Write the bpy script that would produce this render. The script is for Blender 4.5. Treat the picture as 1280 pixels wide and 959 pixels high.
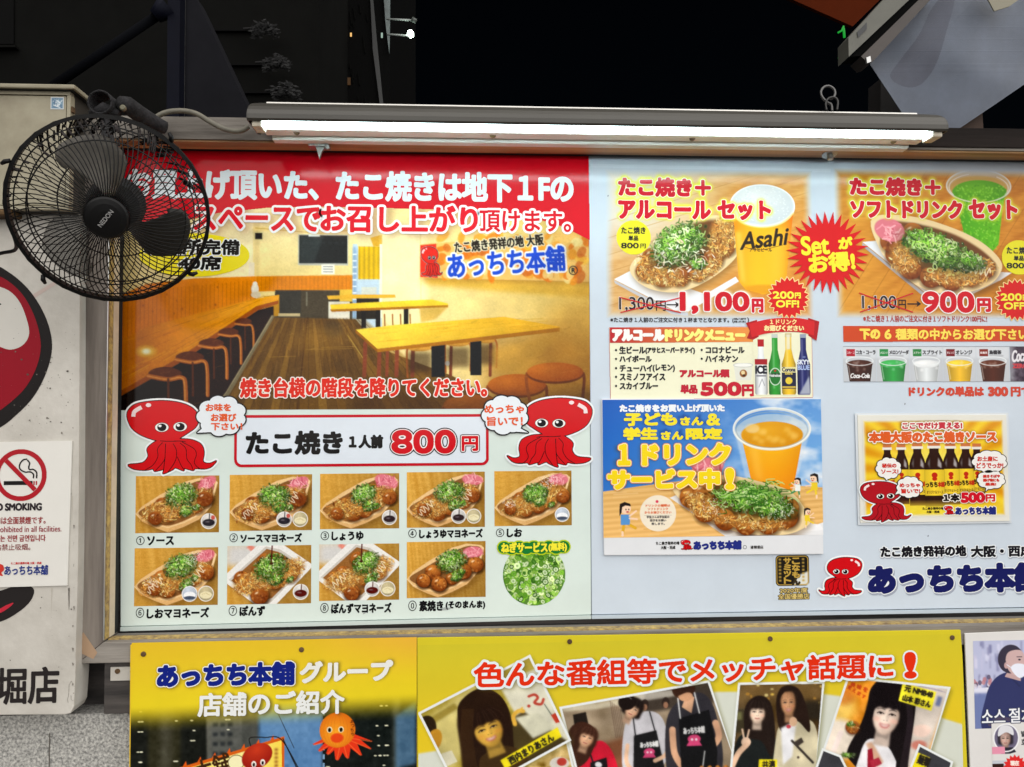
import bpy, bmesh, math, random
import numpy as np
from mathutils import Matrix, Vector

for _o in list(bpy.data.objects):
    bpy.data.objects.remove(_o)
SC = bpy.context.scene
COL = SC.collection

# ------------------------------------------------------------------ camera
K, F, W0, H0 = 0.0014, 967.0, 1280.0, 959.0
D = K * F
CAM = np.array((0.0, -D, 1.62))
YAW, PITCH, ROLL = math.radians(3.1), math.radians(2.0), 0.0043
_d = np.array((math.sin(YAW) * math.cos(PITCH), math.cos(YAW) * math.cos(PITCH), math.sin(PITCH)))
_r = np.array((math.cos(YAW), -math.sin(YAW), 0.0))
_u = np.cross(_r, _d)
CR = _r * math.cos(ROLL) - _u * math.sin(ROLL)
CU = _u * math.cos(ROLL) + _r * math.sin(ROLL)
CD = _d
cam_data = bpy.data.cameras.new('camera')
cam_data.sensor_width = 36.0
cam_data.lens = F / W0 * 36.0
cam_data.clip_start = 0.02
cam_data.clip_end = 500.0
cam = bpy.data.objects.new('camera', cam_data)
COL.objects.link(cam)
cam.matrix_world = Matrix(((CR[0], CU[0], -CD[0], CAM[0]), (CR[1], CU[1], -CD[1], CAM[1]),
                           (CR[2], CU[2], -CD[2], CAM[2]), (0, 0, 0, 1)))
SC.camera = cam

# ------------------------------------------------------------------ night sky, street light, exposure
SUN_EL, SUN_AZ = math.radians(34), math.radians(22)
world = bpy.data.worlds.new('World')
SC.world = world
world.use_nodes = True
_nt = world.node_tree
_sky = _nt.nodes.new('ShaderNodeTexSky')
_sky.sky_type = 'NISHITA'
_sky.sun_disc = False
_sky.sun_elevation = SUN_EL
_sky.sun_rotation = math.radians(180) + SUN_AZ
_bg = _nt.nodes['Background']
_bg.inputs['Strength'].default_value = 0.0003
_nt.links.new(_sky.outputs['Color'], _bg.inputs['Color'])
sun_data = bpy.data.lights.new('street_light', 'SUN')
sun_data.energy = 4.2
sun_data.angle = math.radians(130)
sun_data.color = (1.0, 0.97, 0.93)
sun = bpy.data.objects.new('street_light', sun_data)
COL.objects.link(sun)
sun.location = (0.5, -4, 6)
_sd = Vector((-math.sin(SUN_AZ) * math.cos(SUN_EL), math.cos(SUN_AZ) * math.cos(SUN_EL), -math.sin(SUN_EL)))
sun.rotation_euler = _sd.to_track_quat('-Z', 'Y').to_euler()
SC.view_settings.view_transform = 'Standard'
SC.view_settings.look = 'None'
SC.view_settings.exposure = 0.4
SC.view_settings.gamma = 1.0
SC.view_settings.use_curve_mapping = False
SC.render.engine = 'CYCLES'
SC.cycles.use_denoising = True
SC.cycles.max_bounces = 6
SC.cycles.diffuse_bounces = 3
SC.cycles.caustics_reflective = False
SC.cycles.caustics_refractive = False

# ------------------------------------------------------------------ pixel of the photograph -> point of a plane y = Y
def ray(x, y):
    return CD + CR * ((x - W0 / 2) / F) - CU * ((y - H0 / 2) / F)

def P(x, y, Y=0.0):
    d = ray(x, y)
    return CAM + d * ((Y - CAM[1]) / d[1])

def px(n, Y=0.0):                      # n photograph pixels as metres on plane Y
    return n * (Y - CAM[1]) / F

# ------------------------------------------------------------------ object helpers
ORIG = {}

def link(o, parent=None):
    COL.objects.link(o)
    if parent is not None:
        o.parent = parent
        ORIG[o.name] = ORIG[parent.name]
    return o

def tag(o, label=None, cat=None, group=None, kind=None):
    for k, v in (('label', label), ('category', cat), ('group', group), ('kind', kind)):
        if v:
            o[k] = v
    return o

def mesh_obj(name, verts, faces, mat, parent=None, smooth=False, origin=None, colors=None, fmats=None):
    """verts in world space; faces list of tuples or (n,4) array."""
    verts = np.asarray(verts, dtype=np.float64).reshape(-1, 3)
    me = bpy.data.meshes.new(name)
    o = bpy.data.objects.new(name, me)
    if parent is None:
        og = np.array(origin) if origin is not None else np.array(
            ((verts[:, 0].min() + verts[:, 0].max()) / 2, (verts[:, 1].min() + verts[:, 1].max()) / 2, verts[:, 2].min()))
        ORIG[o.name] = og
        o.location = og
    else:
        og = ORIG[parent.name]
    v = (verts - og).astype(np.float32)
    if isinstance(faces, np.ndarray):
        nf, n = faces.shape
        tot = np.full(nf, n, dtype=np.int32)
        idx = faces.astype(np.int32).ravel()
    else:
        tot = np.array([len(f) for f in faces], dtype=np.int32)
        idx = np.array([i for f in faces for i in f], dtype=np.int32)
    _fill(me, v, idx, tot)
    if colors is not None:
        a = me.attributes.new('ink', 'FLOAT_COLOR', 'POINT')
        c = np.ones((len(v), 4), dtype=np.float32)
        c[:, :3] = colors
        a.data.foreach_set('color', c.ravel())
    for m in (mat if isinstance(mat, (list, tuple)) else [mat]):
        me.materials.append(m)
    if fmats is not None:
        me.polygons.foreach_set('material_index', np.asarray(fmats, dtype=np.int32))
    if smooth:
        me.polygons.foreach_set('use_smooth', np.ones(len(me.polygons), dtype=bool))
    me.update()
    link(o, parent)
    return o

def _fill(me, v, idx, tot):
    me.vertices.add(len(v))
    me.vertices.foreach_set('co', v.ravel())
    me.loops.add(len(idx))
    me.loops.foreach_set('vertex_index', idx)
    me.polygons.add(len(tot))
    st = np.zeros(len(tot), dtype=np.int32)
    st[1:] = np.cumsum(tot)[:-1]
    me.polygons.foreach_set('loop_start', st)
    me.polygons.foreach_set('loop_total', tot)
    me.update(calc_edges=True)
    me.validate()
    me.polygons.foreach_set('use_smooth', np.zeros(len(me.polygons), dtype=bool))

def bm_obj(name, bm, mat, parent=None, smooth=False, bevel=0.0, seg=2):
    if bevel > 0:
        bmesh.ops.bevel(bm, geom=list(bm.edges), offset=bevel, segments=seg, affect='EDGES', profile=0.6, clamp_overlap=True)
    bmesh.ops.recalc_face_normals(bm, faces=bm.faces)
    bm.verts.index_update()
    vs = [tuple(v.co) for v in bm.verts]
    fs = [tuple(v.index for v in f.verts) for f in bm.faces]
    bm.free()
    return mesh_obj(name, vs, fs, mat, parent, smooth)

def add_box(bm, x0, x1, y0, y1, z0, z1):
    v = [bm.verts.new((x, y, z)) for z in (z0, z1) for y in (y0, y1) for x in (x0, x1)]
    for f in ((0, 1, 3, 2), (4, 6, 7, 5), (0, 4, 5, 1), (2, 3, 7, 6), (0, 2, 6, 4), (1, 5, 7, 3)):
        bm.faces.new([v[i] for i in f])
    return v

def box(name, x0, x1, y0, y1, z0, z1, mat, parent=None, bevel=0.0):
    bm = bmesh.new()
    add_box(bm, x0, x1, y0, y1, z0, z1)
    return bm_obj(name, bm, mat, parent, bevel=bevel)

def prism(bm, pts2, y0, y1):
    """outline in (x, z) extruded from y0 to y1"""
    a = [bm.verts.new((p[0], y0, p[1])) for p in pts2]
    b = [bm.verts.new((p[0], y1, p[1])) for p in pts2]
    bm.faces.new(a)
    bm.faces.new(list(reversed(b)))
    n = len(pts2)
    for i in range(n):
        bm.faces.new((a[i], b[i], b[(i + 1) % n], a[(i + 1) % n]))

def tube_data(paths, n=6):
    """paths: list of (points, radius or radii, closed). Returns verts, faces."""
    V, FC = [], []
    for pts, rad, closed in paths:
        p = np.asarray(pts, dtype=float)
        m = len(p)
        rr = np.full(m, rad) if np.isscalar(rad) else np.asarray(rad)
        if closed:
            t = np.roll(p, -1, 0) - np.roll(p, 1, 0)
        else:
            t = np.gradient(p, axis=0)
        t /= np.linalg.norm(t, axis=1)[:, None] + 1e-12
        ref = np.array((0.0, 1.0, 0.0)) if abs(t[0][1]) < 0.9 else np.array((1.0, 0, 0))
        base = len(V)
        nn = ref - t[0] * ref.dot(t[0])
        nn /= np.linalg.norm(nn)
        for i in range(m):
            nn = nn - t[i] * nn.dot(t[i])
            nn /= np.linalg.norm(nn) + 1e-12
            bb = np.cross(t[i], nn)
            for k in range(n):
                a = 2 * math.pi * k / n
                V.append(p[i] + (nn * math.cos(a) + bb * math.sin(a)) * rr[i])
        for i in range(m if closed else m - 1):
            j = (i + 1) % m
            for k in range(n):
                k2 = (k + 1) % n
                FC.append((base + i * n + k, base + i * n + k2, base + j * n + k2, base + j * n + k))
        if not closed:
            FC.append(tuple(base + k for k in reversed(range(n))))
            FC.append(tuple(base + (m - 1) * n + k for k in range(n)))
    return V, FC

def tubes(name, paths, mat, parent=None, n=6):
    V, FC = tube_data(paths, n)
    return mesh_obj(name, V, FC, mat, parent, smooth=True)

def lathe(name, prof, centre, axis, mat, parent=None, n=40):
    """prof: list of (r, h) along axis from centre."""
    ax = Vector(axis).normalized()
    e1 = ax.orthogonal().normalized()
    e2 = ax.cross(e1)
    V, FC = [], []
    c = Vector(centre)
    for r, h in prof:
        for k in range(n):
            a = 2 * math.pi * k / n
            V.append(tuple(c + ax * h + (e1 * math.cos(a) + e2 * math.sin(a)) * r))
    for i in range(len(prof) - 1):
        for k in range(n):
            k2 = (k + 1) % n
            FC.append((i * n + k, i * n + k2, (i + 1) * n + k2, (i + 1) * n + k))
    FC.append(tuple(reversed(range(n))))
    FC.append(tuple((len(prof) - 1) * n + k for k in range(n)))
    o = mesh_obj(name, V, FC, mat, parent, smooth=False)
    return o

# ------------------------------------------------------------------ materials
def lin(c):
    c = np.asarray(c, dtype=np.float64) / 255.0
    return np.where(c <= 0.04045, c / 12.92, ((c + 0.055) / 1.055) ** 2.4)

def mat(name, rgb, rough=0.6, metal=0.0, noise=0.0, nscale=40.0, rgb2=None, bump=0.0, bscale=120.0, stretch=None, spec=0.5, coat=0.0):
    """procedural Principled material; rgb is an sRGB 0-255 surface colour"""
    m = bpy.data.materials.new(name)
    m.use_nodes = True
    nt = m.node_tree
    b = nt.nodes['Principled BSDF']
    b.inputs['Roughness'].default_value = rough
    b.inputs['Metallic'].default_value = metal
    b.inputs['Specular IOR Level'].default_value = spec
    b.inputs['Coat Weight'].default_value = coat
    c1 = tuple(lin(rgb)) + (1,)
    tc = nt.nodes.new('ShaderNodeTexCoord')
    mp = nt.nodes.new('ShaderNodeMapping')
    nt.links.new(tc.outputs['Object'], mp.inputs['Vector'])
    if stretch:
        mp.inputs['Scale'].default_value = stretch
    if noise > 0 or rgb2 is not None:
        n = nt.nodes.new('ShaderNodeTexNoise')
        n.inputs['Scale'].default_value = nscale
        n.inputs['Detail'].default_value = 8
        n.inputs['Roughness'].default_value = 0.65
        nt.links.new(mp.outputs['Vector'], n.inputs['Vector'])
        r = nt.nodes.new('ShaderNodeValToRGB')
        r.color_ramp.elements[0].position = 0.36
        r.color_ramp.elements[1].position = 0.66
        c2 = tuple(lin(rgb2)) + (1,) if rgb2 is not None else tuple(x * (1 - noise) for x in c1[:3]) + (1,)
        r.color_ramp.elements[0].color = c2
        r.color_ramp.elements[1].color = c1
        nt.links.new(n.outputs['Fac'], r.inputs['Fac'])
        nt.links.new(r.outputs['Color'], b.inputs['Base Color'])
    else:
        b.inputs['Base Color'].default_value = c1
    if bump > 0:
        n2 = nt.nodes.new('ShaderNodeTexNoise')
        n2.inputs['Scale'].default_value = bscale
        n2.inputs['Detail'].default_value = 6
        nt.links.new(mp.outputs['Vector'], n2.inputs['Vector'])
        bp = nt.nodes.new('ShaderNodeBump')
        bp.inputs['Strength'].default_value = bump
        bp.inputs['Distance'].default_value = 0.004
        nt.links.new(n2.outputs['Fac'], bp.inputs['Height'])
        nt.links.new(bp.outputs['Normal'], b.inputs['Normal'])
    return m

def emit(name, rgb, strength):
    m = bpy.data.materials.new(name)
    m.use_nodes = True
    nt = m.node_tree
    b = nt.nodes['Principled BSDF']
    b.inputs['Base Color'].default_value = (0.02, 0.02, 0.02, 1)
    b.inputs['Specular IOR Level'].default_value = 0.05
    b.inputs['Emission Color'].default_value = tuple(lin(rgb)) + (1,)
    b.inputs['Emission Strength'].default_value = strength
    return m

def ink_mat(name, rough, spec=0.5, coat=0.0):
    m = bpy.data.materials.new(name)
    m.use_nodes = True
    nt = m.node_tree
    b = nt.nodes['Principled BSDF']
    a = nt.nodes.new('ShaderNodeAttribute')
    a.attribute_name = 'ink'
    # faint grime so that no printed area is perfectly even
    tc = nt.nodes.new('ShaderNodeTexCoord')
    n = nt.nodes.new('ShaderNodeTexNoise')
    n.inputs['Scale'].default_value = 6.0
    n.inputs['Detail'].default_value = 7
    n.inputs['Roughness'].default_value = 0.7
    nt.links.new(tc.outputs['Object'], n.inputs['Vector'])
    mr = nt.nodes.new('ShaderNodeMapRange')
    mr.inputs['From Min'].default_value = 0.3
    mr.inputs['From Max'].default_value = 0.7
    mr.inputs['To Min'].default_value = 0.94
    mr.inputs['To Max'].default_value = 1.03
    nt.links.new(n.outputs['Fac'], mr.inputs['Value'])
    vm = nt.nodes.new('ShaderNodeVectorMath')
    vm.operation = 'SCALE'
    nt.links.new(a.outputs['Color'], vm.inputs[0])
    nt.links.new(mr.outputs['Result'], vm.inputs['Scale'])
    nt.links.new(vm.outputs['Vector'], b.inputs['Base Color'])
    mr2 = nt.nodes.new('ShaderNodeMapRange')
    mr2.inputs['To Min'].default_value = rough * 0.8
    mr2.inputs['To Max'].default_value = rough * 1.25
    nt.links.new(n.outputs['Fac'], mr2.inputs['Value'])
    nt.links.new(mr2.outputs['Result'], b.inputs['Roughness'])
    n3 = nt.nodes.new('ShaderNodeTexNoise')
    n3.inputs['Scale'].default_value = 4.0
    n3.inputs['Detail'].default_value = 2
    nt.links.new(tc.outputs['Object'], n3.inputs['Vector'])
    bp = nt.nodes.new('ShaderNodeBump')
    bp.inputs['Strength'].default_value = 0.5
    bp.inputs['Distance'].default_value = 0.006
    nt.links.new(n3.outputs['Fac'], bp.inputs['Height'])
    nt.links.new(bp.outputs['Normal'], b.inputs['Normal'])
    b.inputs['Specular IOR Level'].default_value = spec
    b.inputs['Coat Weight'].default_value = coat
    return m

INK = ink_mat('printed_vinyl', 0.13, 0.17)
INK_MATT = ink_mat('printed_paper', 0.5, 0.15)

# ------------------------------------------------------------------ lettering: glyph outlines -> mask -> distance field -> clean mesh
_gcache = {}

def glyph_polys(text, spacing=1.0, line=1.0, align='LEFT'):
    key = (text, spacing, line, align)
    if key in _gcache:
        return _gcache[key]
    cu = bpy.data.curves.new('t', 'FONT')
    cu.body = text
    cu.size = 1.0
    cu.space_character = spacing
    cu.space_line = line
    cu.align_x = align
    ob = bpy.data.objects.new('t', cu)
    COL.objects.link(ob)
    dg = bpy.context.evaluated_depsgraph_get()
    c2 = ob.evaluated_get(dg).to_curve(dg)
    polys = []
    for s in c2.splines:
        if s.type == 'BEZIER':
            bp = s.bezier_points
            n = len(bp)
            out = []
            for i in range(n):
                a, b = bp[i], bp[(i + 1) % n]
                p0, p1, p2, p3 = (np.array(q[:2]) for q in (a.co, a.handle_right, b.handle_left, b.co))
                chord = np.linalg.norm(p3 - p0)
                flat = abs((p1 - p0)[0] * (p3 - p0)[1] - (p1 - p0)[1] * (p3 - p0)[0]) + abs((p2 - p0)[0] * (p3 - p0)[1] - (p2 - p0)[1] * (p3 - p0)[0])
                k = 1 if flat < 1e-5 * max(chord, 1e-6) + 1e-9 else 6
                for t in np.arange(k) / k:
                    out.append((1 - t) ** 3 * p0 + 3 * (1 - t) ** 2 * t * p1 + 3 * (1 - t) * t * t * p2 + t ** 3 * p3)
            polys.append(np.array(out))
        else:
            polys.append(np.array([p.co[:2] for p in s.points]))
    ob.evaluated_get(dg).to_curve_clear()
    bpy.data.objects.remove(ob)
    bpy.data.curves.remove(cu)
    _gcache[key] = polys
    return polys

def raster(polys, w, h):
    """nonzero-winding mask (h, w); polygon coordinates in sample units, y down"""
    Wd = np.zeros((h, w + 1), dtype=np.int32)
    for p in polys:
        q = np.roll(p, -1, 0)
        for (xa, ya), (xb, yb) in zip(p, q):
            if ya == yb:
                continue
            s = 1
            if ya > yb:
                xa, ya, xb, yb, s = xb, yb, xa, ya, -1
            j0 = max(0, math.ceil(ya - 0.5))
            j1 = min(h - 1, math.ceil(yb - 0.5) - 1)
            if j1 < j0:
                continue
            js = np.arange(j0, j1 + 1)
            xs = xa + (js + 0.5 - ya) * (xb - xa) / (yb - ya)
            ii = np.clip(np.ceil(xs - 0.5), 0, w).astype(int)
            Wd[js, ii] += s
    return np.cumsum(Wd, axis=1)[:, :w] != 0

def edt(mask, R):
    """distance to the nearest True sample, capped at R+1"""
    h, w = mask.shape
    big = R + 1.0
    ix = np.arange(w)
    l = np.maximum.accumulate(np.where(mask, ix, -10 ** 6), axis=1)
    r = np.minimum.accumulate(np.where(mask, ix, 10 ** 6)[:, ::-1], axis=1)[:, ::-1]
    hd = np.minimum(np.minimum(ix - l, r - ix), big).astype(np.float32) ** 2
    d2 = hd.copy()
    for dy in range(1, int(R) + 1):
        if dy >= h:
            break
        d2[dy:] = np.minimum(d2[dy:], hd[:-dy] + dy * dy)
        d2[:-dy] = np.minimum(d2[:-dy], hd[dy:] + dy * dy)
    return np.minimum(np.sqrt(d2), big)

def sdf(mask, R):
    f = np.where(mask, 0.5 - edt(~mask, 6), edt(mask, R) - 0.5).astype(np.float32)
    g = f.copy()
    g[1:-1, 1:-1] = (4 * f[1:-1, 1:-1] + f[:-2, 1:-1] + f[2:, 1:-1] + f[1:-1, :-2] + f[1:-1, 2:]) / 8
    return g

_MS = {1: (0, 4, 7), 2: (4, 1, 5), 3: (0, 1, 5, 7), 4: (5, 2, 6), 6: (4, 1, 2, 6), 7: (0, 1, 2, 6, 7), 8: (7, 6, 3),
       9: (0, 4, 6, 3), 11: (0, 1, 5, 6, 3), 12: (7, 5, 2, 3), 13: (0, 4, 5, 2, 3), 14: (4, 1, 2, 3, 7),
       5: (0, 4, 5, 2, 6, 7), 10: (4, 1, 5, 6, 3, 7)}

def contour(field, thr):
    """marching squares of field < thr -> list of (n, k, 2) polygon arrays in sample units"""
    g = thr - field
    ins = g > 0
    code = (ins[:-1, :-1] * 1 + ins[:-1, 1:] * 2 + ins[1:, 1:] * 4 + ins[1:, :-1] * 8)
    out = []
    co = ((0, 0), (1, 0), (1, 1), (0, 1))
    for c, toks in _MS.items():
        jj, ii = np.nonzero(code == c)
        if not len(jj):
            continue
        arr = np.zeros((len(jj), len(toks), 2))
        for t, k in enumerate(toks):
            if k < 4:
                arr[:, t, 0] = ii + co[k][0]
                arr[:, t, 1] = jj + co[k][1]
            else:
                a, b = co[k - 4], co[(k - 3) % 4]
                ga = g[jj + a[1], ii + a[0]]
                gb = g[jj + b[1], ii + b[0]]
                s = ga / (ga - gb)
                arr[:, t, 0] = ii + a[0] + (b[0] - a[0]) * s
                arr[:, t, 1] = jj + a[1] + (b[1] - a[1]) * s
        out.append(arr)
    full = np.zeros((code.shape[0], code.shape[1] + 2), dtype=np.int8)
    full[:, 1:-1] = code == 15
    df = np.diff(full, axis=1)
    j0, i0 = np.nonzero(df == 1)
    j1, i1 = np.nonzero(df == -1)
    if len(j0):
        arr = np.zeros((len(j0), 4, 2))
        arr[:, 0] = np.stack((i0, j0), 1)
        arr[:, 1] = np.stack((i1, j0), 1)
        arr[:, 2] = np.stack((i1, j0 + 1), 1)
        arr[:, 3] = np.stack((i0, j0 + 1), 1)
        out.append(arr)
    return out

class Flat:
    """collects coloured flat polygons on a plane y = Y (world space) into one mesh"""
    def __init__(self):
        self.v, self.c, self.tot, self.n = [], [], [], 0

    def polys(self, arrs, to_xz, y, color):
        for a in arrs:
            n, k, _ = a.shape
            p = a.reshape(-1, 2)
            X, Z = to_xz(p[:, 0], p[:, 1])
            self.v.append(np.stack((X, np.full(len(X), y), Z), 1))
            col = color(p) if callable(color) else np.tile(lin(color), (len(X), 1))
            self.c.append(col)
            self.tot.append(np.full(n, k, dtype=np.int32))

    def build(self, name, parent, m=None):
        v = np.concatenate(self.v)
        c = np.concatenate(self.c)
        tot = np.concatenate(self.tot)
        me = bpy.data.meshes.new(name)
        o = bpy.data.objects.new(name, me)
        _fill(me, (v - ORIG[parent.name]).astype(np.float32), np.arange(len(v), dtype=np.int32), tot)
        a = me.attributes.new('ink', 'FLOAT_COLOR', 'POINT')
        cc = np.ones((len(me.vertices), 4), dtype=np.float32)
        cc[:, :3] = c[:len(me.vertices)]
        a.data.foreach_set('color', cc.ravel())
        me.materials.append(m or INK)
        link(o, parent)
        return o

def fit_polys(text, x0, x1, y0, y1, sl=0.0, **kw):
    """glyph outlines with their ink box fitted to x0..x1, y0..y1 (y down)"""
    ps = glyph_polys(text, **kw)
    al = np.concatenate(ps)
    mn, mx = al.min(0), al.max(0)
    sx = (x1 - x0) / max(mx[0] - mn[0], 1e-6)
    sy = (y1 - y0) / max(mx[1] - mn[1], 1e-6)
    out = []
    for p in ps:
        q = np.empty_like(p)
        q[:, 0] = x0 + (p[:, 0] - mn[0]) * sx
        q[:, 1] = y1 - (p[:, 1] - mn[1]) * sy
        q[:, 0] += (y1 - q[:, 1]) * sl
        out.append(q)
    return out

def rot_polys(ps, ang, c):
    ca, sa = math.cos(ang), math.sin(ang)
    return [np.stack((c[0] + (p[:, 0] - c[0]) * ca - (p[:, 1] - c[1]) * sa, c[1] + (p[:, 0] - c[0]) * sa + (p[:, 1] - c[1]) * ca), 1) for p in ps]

def px_map(cx, cy, Y):
    """linear map of photograph pixels around (cx, cy) to the plane: rows stay level, columns upright"""
    o = P(cx, cy, Y)
    sx = (P(cx + 40, cy, Y)[0] - P(cx - 40, cy, Y)[0]) / 80
    sz = (P(cx, cy + 40, Y)[2] - P(cx, cy - 40, Y)[2]) / 80
    return lambda x, y: (o[0] + (x - cx) * sx, o[2] + (y - cy) * sz)

def decal(fl, polys, layers, Y, y_lift=0.0004, s=3.0, pmap=None, step=0.00012, weight=False):
    """polys in photograph pixels; layers [(grow px, colour)] from the outermost in"""
    al = np.concatenate(polys)
    R = max(max(l[0] for l in layers), 0)
    pad = R * 1.3 + 1.5
    mn, mx = al.min(0) - pad, al.max(0) + pad
    w, h = int((mx[0] - mn[0]) * s) + 2, int((mx[1] - mn[1]) * s) + 2
    m = raster([(p - mn) * s for p in polys], w, h)
    f = sdf(m, int(R * s * 1.4) + 4)
    f[0, :] = f[-1, :] = 99
    f[:, 0] = f[:, -1] = 99
    if pmap is None:
        c = (mn + mx) / 2
        # ends of the line are mapped exactly, so the length fits the photograph
        pl, pr = P(mn[0], c[1], Y), P(mx[0], c[1], Y)
        pt, pb = P(c[0], mn[1], Y), P(c[0], mx[1], Y)
        pmap = lambda x, y: (pl[0] + (x - mn[0]) / (mx[0] - mn[0]) * (pr[0] - pl[0]), pt[2] + (y - mn[1]) / (mx[1] - mn[1]) * (pb[2] - pt[2]))
    to = lambda i, j: pmap(mn[0] + (i + 0.5) / s, mn[1] + (j + 0.5) / s)
    for k, (g, colr) in enumerate(layers):
        cf = colr
        ff = f
        if weight and k == len(layers) - 1 and g > 0.3:
            # crowded characters keep thinner strokes, open ones get fuller
            em = (mx[1] - mn[1] - 2 * pad)
            dens = blur(m.astype(np.float32), max(1, em * s * 0.16))
            wt = np.clip(1.95 - 2.3 * dens, 0.3, 1.35)
            ff = f - g * s * (wt - 1)
            ff[0, :] = ff[-1, :] = 99
            ff[:, 0] = ff[:, -1] = 99
        if callable(colr):
            cf = lambda p, colr=colr: colr(mn[0] + p[:, 0] / s, mn[1] + p[:, 1] / s)
        fl.polys(contour(ff, g * s), to, Y - y_lift - k * step, cf)

def text(parent, body, bb, layers, Y=0.0, name='lettering', lift=0.0005, s=3.0, rot=0.0, sl=0.0, m=None, sp=1.0, line=1.0, align='LEFT', shadow=None, label=None):
    """one line of printed lettering; bb = ink box (x0, x1, y0, y1) in the photograph"""
    if not isinstance(layers, list):
        layers = [(0.3, layers)]
    fl = Flat()
    ps = fit_polys(body, *bb, sl=sl, spacing=sp, line=line, align=align)
    if rot:
        ps = rot_polys(ps, rot, ((bb[0] + bb[1]) / 2, (bb[2] + bb[3]) / 2))
    if shadow:
        dx, dy, g, c = shadow
        decal(fl, [p + np.array((dx, dy)) for p in ps], [(g, c)], Y, lift - 0.00012, s)
    decal(fl, ps, layers, Y, lift, s, weight=True)
    o = fl.build(name, parent, m)
    if label:
        o['label'] = label
    return o

def shape(parent, polys, layers, Y=0.0, name='panel', lift=0.0003, s=3.0, m=None):
    fl = Flat()
    decal(fl, [np.asarray(p, dtype=float) for p in polys], layers, Y, lift, s)
    return fl.build(name, parent, m)

def ellipse_pts(cx, cy, rx, ry, n=64, rot=0.0, a0=0.0, a1=2 * math.pi):
    a = np.linspace(a0, a1, n, endpoint=False)
    x, y = np.cos(a) * rx, np.sin(a) * ry
    return np.stack((cx + x * math.cos(rot) - y * math.sin(rot), cy + x * math.sin(rot) + y * math.cos(rot)), 1)

def rrect(x0, x1, y0, y1, r):
    out = []
    for cx, cy, a in ((x1 - r, y1 - r, 0), (x0 + r, y1 - r, 1), (x0 + r, y0 + r, 2), (x1 - r, y0 + r, 3)):
        for t in np.linspace(0, math.pi / 2, 7):
            out.append((cx + r * math.cos(a * math.pi / 2 + t), cy + r * math.sin(a * math.pi / 2 + t)))
    return np.array(out)

def star(cx, cy, r1, r2, n, sq=1.0, rot=0.0):
    a = np.arange(2 * n) * math.pi / n + rot
    r = np.where(np.arange(2 * n) % 2 == 0, r1, r2)
    return np.stack((cx + np.cos(a) * r, cy + np.sin(a) * r * sq), 1)

def spline(pts, n=8, closed=False):
    """Catmull-Rom through points"""
    p = np.asarray(pts, dtype=float)
    m = len(p)
    out = []
    for i in range(m if closed else m - 1):
        if closed:
            a, b, c, d = p[(i - 1) % m], p[i], p[(i + 1) % m], p[(i + 2) % m]
        else:
            a, b, c, d = p[max(i - 1, 0)], p[i], p[i + 1], p[min(i + 2, m - 1)]
        for t in np.arange(n) / n:
            out.append(0.5 * ((2 * b) + (c - a) * t + (2 * a - 5 * b + 4 * c - d) * t * t + (3 * b - a - 3 * c + d) * t ** 3))
    if not closed:
        out.append(p[-1])
    return np.array(out)

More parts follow.
